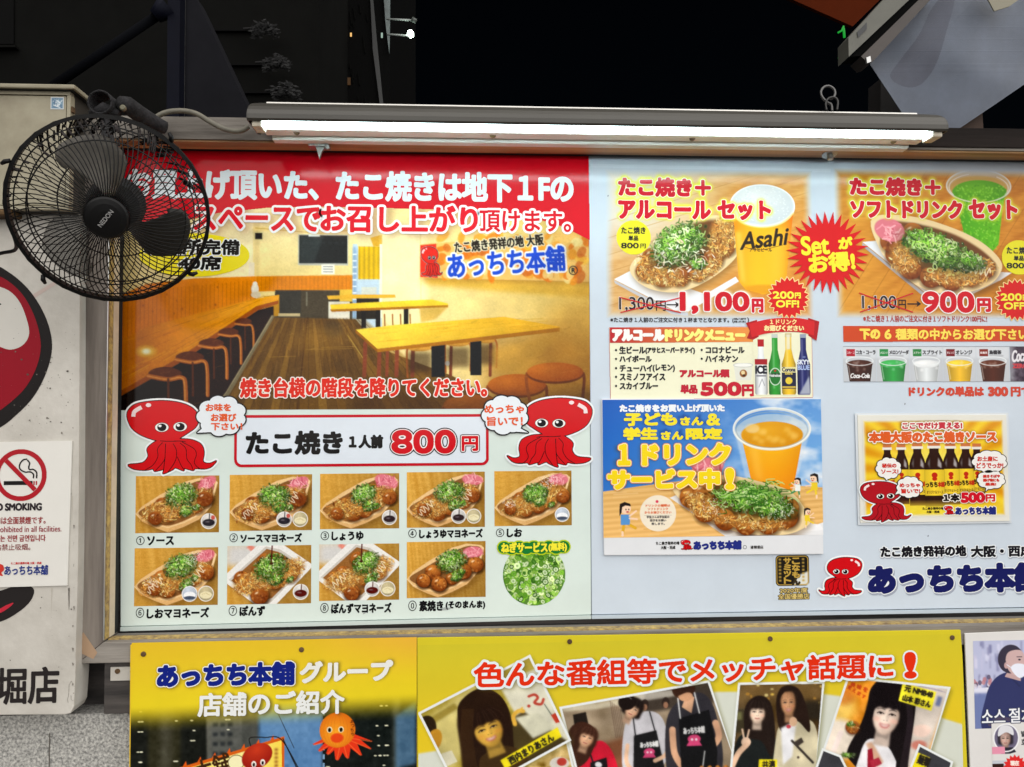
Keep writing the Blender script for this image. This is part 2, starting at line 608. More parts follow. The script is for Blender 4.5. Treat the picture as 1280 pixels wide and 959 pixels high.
# ------------------------------------------------------------------ Canvas: a printed photograph painted in code, kept as point colours of a fine grid
class Canvas:
    def __init__(self, x0, x1, y0, y1, s=1.5, bg=(255, 255, 255), seed=0):
        self.x0, self.x1, self.y0, self.y1, self.s = x0, x1, y0, y1, s
        self.w, self.h = int(round((x1 - x0) * s)) + 1, int(round((y1 - y0) * s)) + 1
        self.a = np.empty((self.h, self.w, 3), dtype=np.float32)
        self.a[:] = bg
        self.R = np.random.RandomState(seed)
        self.gx = x0 + np.arange(self.w) / (self.w - 1) * (x1 - x0)
        self.gy = y0 + np.arange(self.h) / (self.h - 1) * (y1 - y0)

    def win(self, xa, xb, ya, yb):
        sx = (self.w - 1) / (self.x1 - self.x0)
        sy = (self.h - 1) / (self.y1 - self.y0)
        i0, i1 = max(0, int((xa - self.x0) * sx)), min(self.w, int((xb - self.x0) * sx) + 2)
        j0, j1 = max(0, int((ya - self.y0) * sy)), min(self.h, int((yb - self.y0) * sy) + 2)
        return i0, i1, j0, j1

    def blend(self, win, al, col):
        i0, i1, j0, j1 = win
        r = self.a[j0:j1, i0:i1]
        al = np.clip(al, 0, 1)[..., None]
        r += (np.asarray(col, dtype=np.float32) - r) * al

    def ell(self, cx, cy, rx, ry, col, rot=0.0, alpha=1.0, soft=0.7, col2=None, light=(-0.35, -0.5), gam=1.0):
        m = max(rx, ry) + soft
        wn = self.win(cx - m, cx + m, cy - m, cy + m)
        if wn[1] <= wn[0] or wn[3] <= wn[2]:
            return
        X, Y = np.meshgrid(self.gx[wn[0]:wn[1]] - cx, self.gy[wn[2]:wn[3]] - cy)
        if rot:
            c, s_ = math.cos(rot), math.sin(rot)
            X, Y = X * c + Y * s_, -X * s_ + Y * c
        d = np.sqrt((X / rx) ** 2 + (Y / ry) ** 2)
        al = (1 - d) * min(rx, ry) / max(soft, 1e-3) + 0.5
        cc = col
        if col2 is not None:
            t = np.clip(np.sqrt((X / rx - light[0]) ** 2 + (Y / ry - light[1]) ** 2) / 1.45, 0, 1)[..., None] ** gam
            cc = np.asarray(col, dtype=np.float32) * (1 - t) + np.asarray(col2, dtype=np.float32) * t
        self.blend(wn, np.clip(al, 0, 1) * alpha, cc)

    def ring(self, cx, cy, rx, ry, w, col, rot=0.0, alpha=1.0, a0=None, a1=None):
        n = max(12, int((rx + ry) * 1.2))
        if a0 is None:
            p = ellipse_pts(cx, cy, rx, ry, n, rot)
            p = np.vstack((p, p[:1]))
        else:
            p = ellipse_pts(cx, cy, rx, ry, n, rot, a0, a1)
        self.stroke(p, w, col, alpha)

    def poly(self, pts, col, alpha=1.0, soft=0.0, tex=None):
        p = np.asarray(pts, dtype=float)
        mn, mx = p.min(0) - soft - 1, p.max(0) + soft + 1
        wn = self.win(mn[0], mx[0], mn[1], mx[1])
        if wn[1] <= wn[0] or wn[3] <= wn[2]:
            return
        sx = (self.w - 1) / (self.x1 - self.x0)
        sy = (self.h - 1) / (self.y1 - self.y0)
        q = np.stack(((p[:, 0] - self.x0) * sx - wn[0] + 0.5, (p[:, 1] - self.y0) * sy - wn[2] + 0.5), 1)
        w, h = wn[1] - wn[0], wn[3] - wn[2]
        m = raster([q * 3], w * 3, h * 3).astype(np.float32).reshape(h, 3, w, 3).mean((1, 3))
        if soft > 0:
            m = blur(m, soft * self.s)
        cc = col
        if callable(col):
            X, Y = np.meshgrid(self.gx[wn[0]:wn[1]], self.gy[wn[2]:wn[3]])
            cc = col(X, Y)
        self.blend(wn, m * alpha, cc)

    def stroke(self, pts, w, col, alpha=1.0, soft=0.8):
        p = np.asarray(pts, dtype=float)
        hw = w / 2
        mn, mx = p.min(0) - hw - 1, p.max(0) + hw + 1
        wn = self.win(mn[0], mx[0], mn[1], mx[1])
        if wn[1] <= wn[0] or wn[3] <= wn[2]:
            return
        X, Y = np.meshgrid(self.gx[wn[0]:wn[1]], self.gy[wn[2]:wn[3]])
        d = np.full(X.shape, 1e9)
        for a, b in zip(p[:-1], p[1:]):
            ab = b - a
            L = ab.dot(ab) + 1e-9
            t = np.clip(((X - a[0]) * ab[0] + (Y - a[1]) * ab[1]) / L, 0, 1)
            d = np.minimum(d, (X - a[0] - t * ab[0]) ** 2 + (Y - a[1] - t * ab[1]) ** 2)
        al = (hw - np.sqrt(d)) / soft + 0.5
        self.blend(wn, np.clip(al, 0, 1) * alpha, col)

    def rect(self, x0, x1, y0, y1, col, alpha=1.0, soft=0.0):
        self.poly(((x0, y0), (x1, y0), (x1, y1), (x0, y1)), col, alpha, soft)

    def text(self, body, bb, layers, rot=0.0, sl=0.0, **kw):
        if not isinstance(layers, list):
            layers = [(0.2, layers)]
        ps = fit_polys(body, *bb, sl=sl, **kw)
        if rot:
            ps = rot_polys(ps, rot, ((bb[0] + bb[1]) / 2, (bb[2] + bb[3]) / 2))
        self.mask_layers(ps, layers)

    def mask_layers(self, ps, layers):
        al = np.concatenate(ps)
        R = max(l[0] for l in layers)
        mn, mx = al.min(0) - R - 2, al.max(0) + R + 2
        wn = self.win(mn[0], mx[0], mn[1], mx[1])
        if wn[1] <= wn[0] or wn[3] <= wn[2]:
            return
        sx = (self.w - 1) / (self.x1 - self.x0)
        sy = (self.h - 1) / (self.y1 - self.y0)
        w, h = wn[1] - wn[0], wn[3] - wn[2]
        q = [np.stack(((p[:, 0] - self.x0) * sx - wn[0] + 0.5, (p[:, 1] - self.y0) * sy - wn[2] + 0.5), 1) * 3 for p in ps]
        f = sdf(raster(q, w * 3, h * 3), int(R * 3 * self.s) + 3)
        for g, col in layers:
            if len(np.shape(g)):
                g = g[0]
            m = np.clip(g * 3 * self.s - f + 0.5, 0, 1).reshape(h, 3, w, 3).mean((1, 3))
            cc = col
            if callable(col):
                X, Y = np.meshgrid(self.gx[wn[0]:wn[1]], self.gy[wn[2]:wn[3]])
                cc = col(X, Y)
            self.blend(wn, m, cc)

    def glow(self, ps, r, col, alpha=1.0, grow=0.0):
        """soft halo or drop shadow printed round shapes"""
        al = np.concatenate(ps)
        mn, mx = al.min(0) - 3 * r - grow, al.max(0) + 3 * r + grow
        wn = self.win(mn[0], mx[0], mn[1], mx[1])
        if wn[1] <= wn[0] or wn[3] <= wn[2]:
            return
        sx = (self.w - 1) / (self.x1 - self.x0)
        sy = (self.h - 1) / (self.y1 - self.y0)
        w, h = wn[1] - wn[0], wn[3] - wn[2]
        q = [np.stack(((p[:, 0] - self.x0) * sx - wn[0] + 0.5, (p[:, 1] - self.y0) * sy - wn[2] + 0.5), 1) for p in ps]
        m = raster(q, w, h)
        if grow > 0:
            m = edt(m, int(grow * self.s) + 1) <= grow * self.s
        self.blend(wn, blur(m.astype(np.float32), r * self.s) * alpha, col)

    def noise(self, scale, amp, ax=1.0, ay=1.0, win=None):
        n = fnoise(self.h, self.w, scale * self.s * ay, scale * self.s * ax, self.R)
        self.a += (n * amp)[..., None]

    def wood(self, c1, c2, ang=0.0, period=5.0, amp=1.0):
        X, Y = np.meshgrid(self.gx - self.x0, self.gy - self.y0)
        u = X * math.cos(ang) + Y * math.sin(ang)
        v = -X * math.sin(ang) + Y * math.cos(ang)
        R = self.R
        t = np.zeros_like(X)
        for k in range(5):
            t += np.sin(v * 2 * math.pi / (period * (0.5 + R.rand() * 2)) + R.rand() * 6 + 1.5 * np.sin(u / (20 + 60 * R.rand()) + R.rand() * 6)) * R.rand()
        t = 0.5 + 0.22 * t * amp
        t = np.clip(t + 0.12 * fnoise(self.h, self.w, 3, 14, R), 0, 1)[..., None]
        self.a[:] = np.asarray(c1) * (1 - t) + np.asarray(c2) * t

    def fade(self, x0, x1, y0, y1, soft, bg):
        X, Y = np.meshgrid(self.gx, self.gy)
        d = np.minimum(np.minimum(X - x0, x1 - X), np.minimum(Y - y0, y1 - Y))
        t = np.clip(d / soft + 0.5, 0, 1)
        t = (t * t * (3 - 2 * t))[..., None]
        self.a[:] = np.asarray(bg, dtype=np.float32) * (1 - t) + self.a * t

    def mesh(self, name, parent, Y=0.0, lift=0.0002, m=None, keep=None):
        a = np.clip(self.a, 0, 255)
        xs = self.gx
        cx, cy = (self.x0 + self.x1) / 2, (self.y0 + self.y1) / 2
        xl, xr = P(self.x0, cy, Y)[0], P(self.x1, cy, Y)[0]
        zt, zb = P(cx, self.y0, Y)[2], P(cx, self.y1, Y)[2]
        X = np.linspace(xl, xr, self.w)
        Z = np.linspace(zt, zb, self.h)
        XX, ZZ = np.meshgrid(X, Z)
        v = np.stack((XX.ravel(), np.full(XX.size, Y - lift), ZZ.ravel()), 1)
        i = np.arange(self.h * self.w).reshape(self.h, self.w)
        f = np.stack((i[:-1, :-1].ravel(), i[1:, :-1].ravel(), i[1:, 1:].ravel(), i[:-1, 1:].ravel()), 1)
        if keep is not None:
            gx, gy = np.meshgrid((self.gx[1:] + self.gx[:-1]) / 2, (self.gy[1:] + self.gy[:-1]) / 2)
            f = f[keep(gx, gy).ravel()]
        return mesh_obj(name, v, f, m or INK, parent, colors=lin(a.reshape(-1, 3)).astype(np.float32))

def blur(m, r):
    """three box blurs, radius r samples"""
    k = max(1, int(round(r)))
    for _ in range(3):
        for ax in (0, 1):
            p = np.pad(m, [(k + 1, k) if q == ax else (0, 0) for q in (0, 1)], mode='edge')
            c = np.cumsum(p, axis=ax)
            m = (np.take(c, range(2 * k + 1, c.shape[ax]), axis=ax) - np.take(c, range(0, c.shape[ax] - 2 * k - 1), axis=ax)) / (2 * k + 1)
    return m

def fnoise(h, w, sy, sx, R, octv=3):
    out = np.zeros((h, w), dtype=np.float32)
    amp = 1.0
    for o in range(octv):
        gh, gw = max(2, int(h / sy) + 3), max(2, int(w / sx) + 3)
        g = R.randn(gh, gw)
        yy, xx = np.linspace(0, gh - 1.001, h), np.linspace(0, gw - 1.001, w)
        y0, x0 = yy.astype(int), xx.astype(int)
        fy, fx = (yy - y0)[:, None], (xx - x0)[None]
        fy, fx = fy * fy * (3 - 2 * fy), fx * fx * (3 - 2 * fx)
        a = g[y0][:, x0] * (1 - fx) + g[y0][:, np.minimum(x0 + 1, gw - 1)] * fx
        b = g[np.minimum(y0 + 1, gh - 1)][:, x0] * (1 - fx) + g[np.minimum(y0 + 1, gh - 1)][:, np.minimum(x0 + 1, gw - 1)] * fx
        out += amp * (a * (1 - fy) + b * fy)
        amp *= 0.5
        sy, sx = max(sy / 2, 1), max(sx / 2, 1)
    return out
# =================================================================== the place: ground, night street behind, wall, frame
M_asphalt = mat('asphalt', (62, 62, 64), 0.9, noise=0.4, nscale=60, bump=0.4)
M_paving = mat('paving', (120, 116, 110), 0.85, noise=0.3, nscale=30, bump=0.3)
M_granite = mat('granite', (206, 204, 198), 0.8, rgb2=(112, 112, 110), nscale=230, bump=0.5, bscale=150)
M_darkwall = mat('dark_facade', (17, 17, 16), 1.0, noise=0.25, nscale=2.0, spec=0.05)
M_panelgrey = mat('dark_panel', (29, 29, 33), 1.0, noise=0.2, nscale=3.0, spec=0.05)
M_navy = mat('navy_steel', (6, 8, 22), 0.7, noise=0.3, nscale=5, spec=0.1)
M_blackglass = mat('black_glass', (7, 7, 7), 0.7, spec=0.05)
M_dim = mat('dim_metal', (110, 122, 122), 0.5, noise=0.5, nscale=7)
M_weather = mat('weathered_wood', (152, 146, 138), 0.8, rgb2=(88, 82, 76), nscale=26, bump=0.6, bscale=60, stretch=(0.07, 1, 1))
M_weather_v = mat('weathered_wood_upright', (140, 131, 122), 0.8, rgb2=(92, 84, 78), nscale=26, bump=0.6, bscale=60, stretch=(1, 1, 0.07))
M_darkwood = mat('dark_wood', (92, 86, 82), 0.8, rgb2=(38, 35, 34), nscale=18, bump=0.5, bscale=50, stretch=(0.1, 1, 1))
M_lipwood = mat('brown_wood', (205, 160, 105), 0.55, rgb2=(120, 78, 45), nscale=20, stretch=(0.06, 1, 1))
M_yellowinlay = mat('yellowed_sealant', (198, 170, 98), 0.7, rgb2=(124, 104, 74), nscale=110)
M_cream = mat('cream_trim', (214, 200, 176), 0.6, noise=0.25, nscale=20)
M_black = mat('black_gap', (8, 8, 8), 0.8)
M_silver = mat('silver_trim', (190, 190, 190), 0.35, metal=0.8)
M_zinc = mat('zinc_metal', (185, 185, 182), 0.35, metal=0.9, noise=0.4, nscale=200)
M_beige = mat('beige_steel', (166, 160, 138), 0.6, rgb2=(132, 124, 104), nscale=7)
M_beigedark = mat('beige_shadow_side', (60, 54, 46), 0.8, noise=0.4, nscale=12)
M_rust = mat('rusty_steel', (112, 86, 52), 0.9, rgb2=(58, 40, 26), nscale=60)
M_whiteboard = mat('white_board_paint', (206, 202, 194), 0.5, rgb2=(172, 167, 158), nscale=5, bump=0.12, bscale=90)
M_specks = mat('speck_dirt', (96, 92, 86), 0.9)
M_blackpaint = mat('black_paint', (30, 27, 27), 0.5)
M_redpaint = mat('red_paint', (160, 18, 36), 0.5, noise=0.15, nscale=12)
M_orange = mat('orange_awning_cloth', (80, 29, 7), 0.9, noise=0.25, nscale=4, spec=0.05)
M_alu = mat('aluminium', (98, 98, 90), 0.55, metal=0.0, noise=0.15, nscale=25)
M_grooves = mat('dark_brown_rail', (64, 56, 52), 0.5, noise=0.3, nscale=15, stretch=(0.2, 1, 1))

# ground ------------------------------------------------------------
g = box('ground', -60, 60, -60, 60, -0.4, -0.12, M_asphalt)
tag(g, kind='structure')
pv = box('pavement', -8, 8, -2.6, 1.2, -0.12, 0.0, M_paving, bevel=0.01)
tag(pv, kind='structure')

# stall wall --------------------------------------------------------
Yf = -0.055
Zrt, Zrb = P(640, 152.5, Yf)[2], P(640, 179.5, Yf)[2]
Zbt, Zbb = P(135, 803, Yf)[2], P(135, 829, Yf)[2]
Xl0, Xl1 = P(100, 600, Yf)[0], P(131, 600, Yf)[0]
Xr1 = P(1420, 500, Yf)[0]
Xr0 = Xr1 - (Xl1 - Xl0)
Zgr = P(80, 893, -0.03)[2]
wall = box('granite_wall', -2.4, Xr1 + 0.3, -0.03, 0.16, 0.0, Zgr, M_granite)
tag(wall, 'grey speckled granite wall under the white shop sign at lower left', 'wall')
for xx in (P(62, 940, -0.03)[0], P(62, 940, -0.03)[0] - 0.9):
    box('joint', xx - 0.0006, xx + 0.0006, -0.0312, -0.0302, 0.2, Zgr - 0.03, M_specks, wall)
up = box('plank_wall', -2.4, Xr1 + 0.3, 0.009, 0.14, Zgr + 0.001, Zrt - 0.004, M_darkwood)
tag(up, 'dark weathered plank wall behind the sign frame', 'wall')
# short dark plank and bracket between frame and granite
pk = box('plank', P(128, 860, -0.05)[0], P(560, 860, -0.05)[0], -0.045, 0.0085, Zgr + 0.004, Zbb - 0.003, M_darkwood, bevel=0.002)
tag(pk, 'dark weathered wood plank under the frame corner beside the yellow poster', 'plank')
bk = box('steel_bracket', P(138, 840, -0.048)[0], P(172, 840, -0.048)[0], -0.048, -0.0455, P(150, 851, -0.048)[2], P(150, 834, -0.048)[2], M_whiteboard, bevel=0.0005)
tag(bk, 'small white steel bracket under the lower left frame corner', 'bracket')
for sx_ in (147, 166):
    lathe('screw', [(0.0042, 0.0), (0.0042, 0.0012), (0.002, 0.002)], P(sx_, 839, -0.048), (0, -1, 0), M_rust, bk, 12)

# wooden frame ------------------------------------------------------
fr = box('sign_frame', Xl0, Xr1, Yf, -0.0008, Zrb, Zrt, M_weather)
fr['label'] = 'weathered grey wooden frame round the two menu boards'
fr['category'] = 'frame'
bm = bmesh.new()
prism(bm, [(Xl0, Zbb), (Xl1, Zbt), (Xl1, Zrb - 0.0005), (Xl0, Zrb - 0.0005)], Yf, -0.0008)
bm_obj('stile', bm, M_weather_v, fr, bevel=0.0012)
bm = bmesh.new()
prism(bm, [(Xl0 + 0.0008, Zbb), (Xr1, Zbb), (Xr1, Zbt), (Xl1 + 0.0008, Zbt)], Yf, -0.0008)
bm_obj('bottom_rail', bm, M_weather, fr, bevel=0.0012)
box('stile', Xr0, Xr1, Yf, -0.0008, Zbt + 0.0005, Zrb - 0.0005, M_weather_v, fr)
box('dark_rail_end', P(1128, 170, Yf - 0.003)[0], Xr1 - 0.002, Yf - 0.0035, Yf - 0.0003, Zrb + 0.004, Zrt + 0.001, mat('tarred_wood', (36, 30, 28), 0.85, rgb2=(18, 15, 14), nscale=20, bump=0.4, bscale=50, stretch=(0.1, 1, 1), spec=0.15), fr, bevel=0.001)
# worn bare patch on the stile by the corner
shape(fr, [[(101, 795), (104, 790), (122, 816), (117, 824), (103, 817)]], [(0, (166, 138, 112)), ], Yf, 'bare_patch', m=INK_MATT)
# inner linings (seen at an angle between face and boards)
def lining(xa, ya, yb, m, nm, t=0.002):
    x = Xl1
    return box(nm, x, x + t, ya, yb, Zbt + 0.003, Zrb - 0.003, m, fr)
lining(0, Yf + 0.001, Yf + 0.004, M_silver, 'silver_edge', 0.0012)
lining(0, Yf + 0.005, Yf + 0.018, M_yellowinlay, 'sealant_strip')
lining(0, Yf + 0.0185, -0.018, M_cream, 'cream_strip', 0.0025)
lining(0, -0.0175, -0.001, M_black, 'gap_strip', 0.001)
box('sealant_strip', Xl1 + 0.003, Xr0 - 0.003, Yf + 0.013, Yf + 0.030, Zbt, Zbt + 0.002, M_yellowinlay, fr)
box('gap_strip', Xl1 + 0.003, Xr0 - 0.003, -0.0045, -0.001, Zbt, Zbt + 0.0015, M_black, fr)
box('lip_strip', Xl1 + 0.003, Xr0 - 0.003, Yf + 0.004, -0.014, Zrb - 0.003, Zrb, M_lipwood, fr)
box('gap_strip', Xl1 + 0.003, Xr0 - 0.003, -0.0135, -0.001, Zrb - 0.002, Zrb, M_black, fr)  # black strip stands in for the shadow line over the boards

def clamp(xp, yp, wedge, label):
    c = P(xp, yp, -0.03)
    z = Zrb - 0.003
    e = bpy.data.objects.new('fixing_clip', None)
    COL.objects.link(e)
    e.location = (c[0], -0.035, z)
    ORIG[e.name] = np.array((c[0], -0.035, z))
    tag(e, label, 'clip')
    if wedge:
        box('plate', c[0] - 0.018, c[0] + 0.016, -0.054, -0.03, z - 0.005, z - 0.0002, M_zinc, e, bevel=0.001)
        bm = bmesh.new()
        prism(bm, [(c[0] - 0.006, z - 0.0052), (c[0] + 0.010, z - 0.0052), (c[0] + 0.004, z - 0.014), (c[0], z - 0.026), (c[0] - 0.003, z - 0.015)], -0.05, -0.044)
        bm_obj('wedge', bm, mat('dull_steel', (120, 118, 112), 0.5, metal=0.6), e)
        lathe('bolt', [(0.0045, 0), (0.0045, 0.008), (0.003, 0.009)], (c[0] + 0.013, -0.05, z - 0.006), (0.2, -1, -0.3), M_zinc, e, 10)
    else:
        lathe('washer', [(0.013, 0), (0.013, 0.002), (0.008, 0.0025)], (c[0], -0.036, z - 0.0004), (0, -0.25, -1), M_zinc, e, 24)
        lathe('bolt', [(0.0055, 0.0), (0.0055, 0.009), (0.004, 0.010)], (c[0], -0.037, z - 0.0028), (0, -0.25, -1), M_zinc, e, 6)
clamp(402, 190, True, 'small silver clip with pointed wedge above the red banner')
clamp(1035, 196, False, 'round washer and bolt under the frame above the set starburst')

# fluorescent fixture ----------------------------------------------
def yz(Y, yp):
    return (Y, P(640, yp, Y)[2])
M_hood = mat('hood_paint', (66, 64, 58), 0.42, rgb2=(56, 53, 48), nscale=9, stretch=(0.2, 1, 1))
M_refl = mat('white_enamel', (236, 234, 229), 0.4, rgb2=(214, 211, 204), nscale=14, stretch=(0.1, 1, 1))
XL, XR = P(310, 145, -0.15)[0], P(1183, 147, -0.15)[0]
prof = [yz(-0.150, 155.6), yz(-0.1525, 152.5), yz(-0.1525, 147), yz(-0.149, 142), yz(-0.142, 138), yz(-0.132, 135.6), yz(-0.118, 134.6), yz(-0.076, 134.0)]
inner = [(y + 0.0015, z - 0.0015) for y, z in prof[::-1]]
inner[0] = (prof[-1][0], prof[-1][1] - 0.0015)
inner[-1] = (prof[0][0] + 0.0016, prof[0][1] + 0.0002)
def extrude_x(bm, pr, x0, x1):
    a = [bm.verts.new((x0, p[0], p[1])) for p in pr]
    b = [bm.verts.new((x1, p[0], p[1])) for p in pr]
    bm.faces.new(a)
    bm.faces.new(list(reversed(b)))
    for i in range(len(pr)):
        j = (i + 1) % len(pr)
        bm.faces.new((a[i], b[i], b[j], a[j]))
lamp = bpy.data.objects.new('fluorescent_lamp', None)
COL.objects.link(lamp)
lamp.location = ((XL + XR) / 2, -0.07, Zrt)
ORIG[lamp.name] = np.array(lamp.location)
tag(lamp, 'long fluorescent lamp in a grey hood mounted above the menu boards', 'lamp')
bm = bmesh.new()
extrude_x(bm, prof + inner, XL, XR)
bm_obj('hood', bm, M_hood, lamp)
bm = bmesh.new()
pa, pb, pc = yz(-0.113, 166.2), yz(-0.084, 173.6), yz(-0.076, 173.6)
top = prof[-1]
extrude_x(bm, [pa, pb, pc, (top[0], top[1] - 0.003), (top[0] - 0.012, top[1] - 0.003), (pa[0] - 0.001, pa[1] + 0.003)], XL + 0.012, XR - 0.012)
bm_obj('reflector', bm, M_refl, lamp)
s0, s1 = yz(-0.072, 179.2), yz(-0.0755, 175.4)
bm = bmesh.new()
extrude_x(bm, [s0, (Yf - 0.0008, s0[1]), (Yf - 0.0008, s0[1] + 0.03), (-0.0752, s0[1] + 0.03), (-0.0752, s1[1]), (-0.0745, s1[1] - 0.001)], XL + 0.018, XR - 0.02)
bm_obj('mounting_channel', bm, M_refl, lamp)
M_tube = emit('lit_tube', (226, 252, 255), 15.0)
tc_ = yz(-0.1295, 157.6)
V, FC = [], []
x0, x1 = P(331, 158, -0.13)[0], P(1158, 158, -0.13)[0]
lathe('tube', [(0.005, 0), (0.0092, 0.003), (0.0096, 0.006), (0.0096, x1 - x0 - 0.006), (0.0092, x1 - x0 - 0.003), (0.005, x1 - x0)], (x0, tc_[0], tc_[1]), (1, 0, 0), M_tube, lamp, 20)
M_sock = mat('lamp_socket', (214, 204, 184), 0.5, noise=0.3, nscale=60)
for xa, xb in ((XL + 0.004, x0 - 0.001), (x1 + 0.001, XR - 0.004)):
    box('socket', xa, xb, -0.146, -0.114, tc_[1] - 0.013, tc_[1] + 0.015, M_sock, lamp, bevel=0.003)
bm = bmesh.new()
capp = prof + [yz(-0.076, 173), yz(-0.09, 172.5)]
extrude_x(bm, capp, XL - 0.0016, XL - 0.0002)
bm_obj('end_cap', bm, M_hood, lamp)
bm = bmesh.new()
extrude_x(bm, capp, XR + 0.0002, XR + 0.0016)
bm_obj('end_cap', bm, M_hood, lamp)
for xp in (371, 616, 865, 1116):
    c = P(xp, 170.3, -0.098)
    lathe('screw', [(0.005, 0), (0.005, 0.0008), (0.003, 0.0012)], (c[0], -0.0995, P(640, 169.6, -0.0995)[2]), (0, -0.75, -1), M_rust, lamp, 12)

hk = [P(x, y, -0.10) for x, y in spline([(1040, 139), (1039, 131), (1034, 128), (1028, 122), (1026, 115), (1030, 109), (1037, 108), (1043, 113), (1043, 120), (1038, 124)], 6)]
hk2 = [P(x, y, -0.105) for x, y in spline([(1033, 138), (1032, 129), (1036, 123), (1043, 122), (1047, 127), (1046, 138)], 6)]
hook = tubes('wire_hook', [(hk, 0.0022, False)], mat('dull_wire', (96, 96, 96), 0.35, metal=0.8), None, 8)
tag(hook, 'looped steel wire hook standing on the lamp hood', 'hook')
tubes('second_loop', [(hk2, 0.002, False)], mat('dull_wire_dark', (60, 60, 60), 0.35, metal=0.8), hook, 8)

cab = [P(x, y, -0.075) for x, y in spline([(196, 146), (205, 141.5), (217, 139), (232, 139), (247, 143), (262, 152), (277, 160), (292, 164), (303, 163), (311, 158)], 8)]
tag(tubes('cable', [(cab, 0.0042, False)], mat('grey_cable', (112, 108, 96), 0.6, noise=0.3, nscale=60), None, 10),
    'thick grey power cable running from the fan bracket to the lamp', 'cable')

# cabinet at top left ------------------------------------------------
Yc_ = -0.105
cx0, cx1 = P(-120, 180, Yc_)[0], P(87, 180, Yc_)[0]
cz0, cz1 = P(60, 262, Yc_)[2], P(60, 115, Yc_)[2]
ORIGIN_CAB = None
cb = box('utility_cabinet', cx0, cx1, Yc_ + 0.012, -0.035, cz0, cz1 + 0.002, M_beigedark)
tag(cb, 'beige steel utility cabinet behind the fan at the upper left', 'cabinet')
box('door', cx0 + 0.008, cx1 - 0.006, Yc_, Yc_ + 0.0105, cz0 + 0.006, cz1 - 0.006, M_beige, cb, bevel=0.0025)
for a, b, c, d in ((cx0, cx1, cz1 - 0.005, cz1 + 0.002), (cx0, cx1, cz0, cz0 + 0.005)):
    box('door_frame', a, b, Yc_ - 0.001, Yc_ + 0.0118, c, d, M_beige, cb)
box('door_frame', cx1 - 0.0045, cx1 + 0.001, Yc_ - 0.001, Yc_ + 0.0118, cz0 + 0.0055, cz1 - 0.0055, M_beige, cb)
lz = P(50, 107, Yc_ - 0.012)[2]
box('lid', cx0, cx1 + 0.012, Yc_ - 0.012, -0.03, lz - 0.004, lz + 0.003, M_beige, cb, bevel=0.002)
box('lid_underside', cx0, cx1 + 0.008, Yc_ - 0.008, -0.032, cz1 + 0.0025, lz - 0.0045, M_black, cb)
box('hinge', cx1 + 0.0012, cx1 + 0.004, Yc_, Yc_ + 0.008, P(80, 140, Yc_)[2], P(80, 133, Yc_)[2], M_rust, cb)
box('rust_patch', cx0, P(14, 268, Yc_)[0], Yc_ - 0.0015, Yc_ + 0.05, cz0 - 0.009, cz0 - 0.0003, M_rust, cb, bevel=0.003)
cv = Canvas(63.5, 80, 121.5, 137, 4, (200, 205, 208), 3)
cv.rect(64.6, 78.8, 122.6, 135.8, (112, 142, 164))
for _ in range(26):
    a = cv.R.rand(4)
    cv.stroke([(65 + 13 * a[0], 123 + 12 * a[1]), (65 + 13 * a[2], 123 + 12 * a[3])], 1.3, [(226, 230, 232), (150, 178, 196), (84, 112, 140)][cv.R.randint(3)], 0.8)
cv.mesh('sticker', cb, Yc_, 0.0006)

# white shop sign board at left --------------------------------------
Yw = -0.075
wb = [(P(x, y, Yw)[0], P(x, y, Yw)[2]) for x, y in ((-150, 268), (100, 268), (99.5, 430), (98.5, 620), (97, 730), (95, 800), (94, 850), (92, 884), (88, 892), (80, 893.5), (-150, 895))]
bm = bmesh.new()
prism(bm, wb, Yw, -0.0305)
sb = bm_obj('shop_sign', bm, M_whiteboard, None, bevel=0.0015)
tag(sb, 'worn white shop sign board with red and black curves at far left', 'sign board')
R_ = np.random.RandomState(4)
fl = Flat()
for _ in range(150):
    x, y = R_.uniform(-20, 96), R_.uniform(380, 880) if R_.rand() < 0.55 else R_.uniform(400, 540)
    r = 0.35 + 0.9 * R_.rand() ** 3
    decal(fl, [ellipse_pts(x, y, r, r * (0.5 + R_.rand()), 9, R_.rand() * 3)], [(0, tuple(np.array((120, 114, 106)) * (0.6 + 0.6 * R_.rand())))], Yw, 0.0009, 5)
for _ in range(10):
    y = R_.uniform(640, 890)
    x = 94 - 2 * R_.rand()
    decal(fl, [np.array([(x - 3 * R_.rand(), y), (x, y + 2 * R_.rand()), (x - 1, y + 5 * R_.rand() + 1.5)])], [(0, (122, 116, 108))], Yw, 0.0009, 5)
fl.build('dirt_specks', sb, INK_MATT)
# drip stains and hairline cracks
st = Flat()
for _ in range(16):
    x, y = R_.uniform(0, 92), R_.choice([552, 735, 740, 620, 430])
    l = R_.uniform(14, 60)
    w = R_.uniform(0.4, 1.4)
    decal(st, [np.array([(x - w, y), (x + w, y), (x + w * 0.3 + R_.randn() * 0.5, y + l), (x - w * 0.2, y + l)])], [(0, (184, 178, 168))], Yw, 0.0003, 4)
for _ in range(7):
    x, y = R_.uniform(10, 92), R_.uniform(390, 870)
    q = np.cumsum(R_.randn(7, 2) * np.array((1.6, 4.5)) + np.array((0, 3)), axis=0) + np.array((x, y))
    q = q[(q[:, 0] < 94) & (q[:, 1] < 888)]
    if len(q) > 2:
        decal(st, [np.vstack((q, (q + np.array((0.5, 0)))[::-1]))], [(0.05, (140, 134, 126))], Yw, 0.00035, 5)
st.build('drip_stains', sb, INK_MATT)
outer = spline([(-60, 318), (-20, 326), (10, 341), (36, 364), (56, 396), (65, 430), (60, 462), (44, 495), (22, 519), (-4, 538), (-60, 560)], 8)
inn = spline([(-60, 334), (-20, 340), (6, 350), (28, 370), (44, 400), (51, 432), (46, 460), (32, 486), (10, 507), (-14, 522), (-60, 540)], 8)
close = [(-100, 560), (-100, 318)]
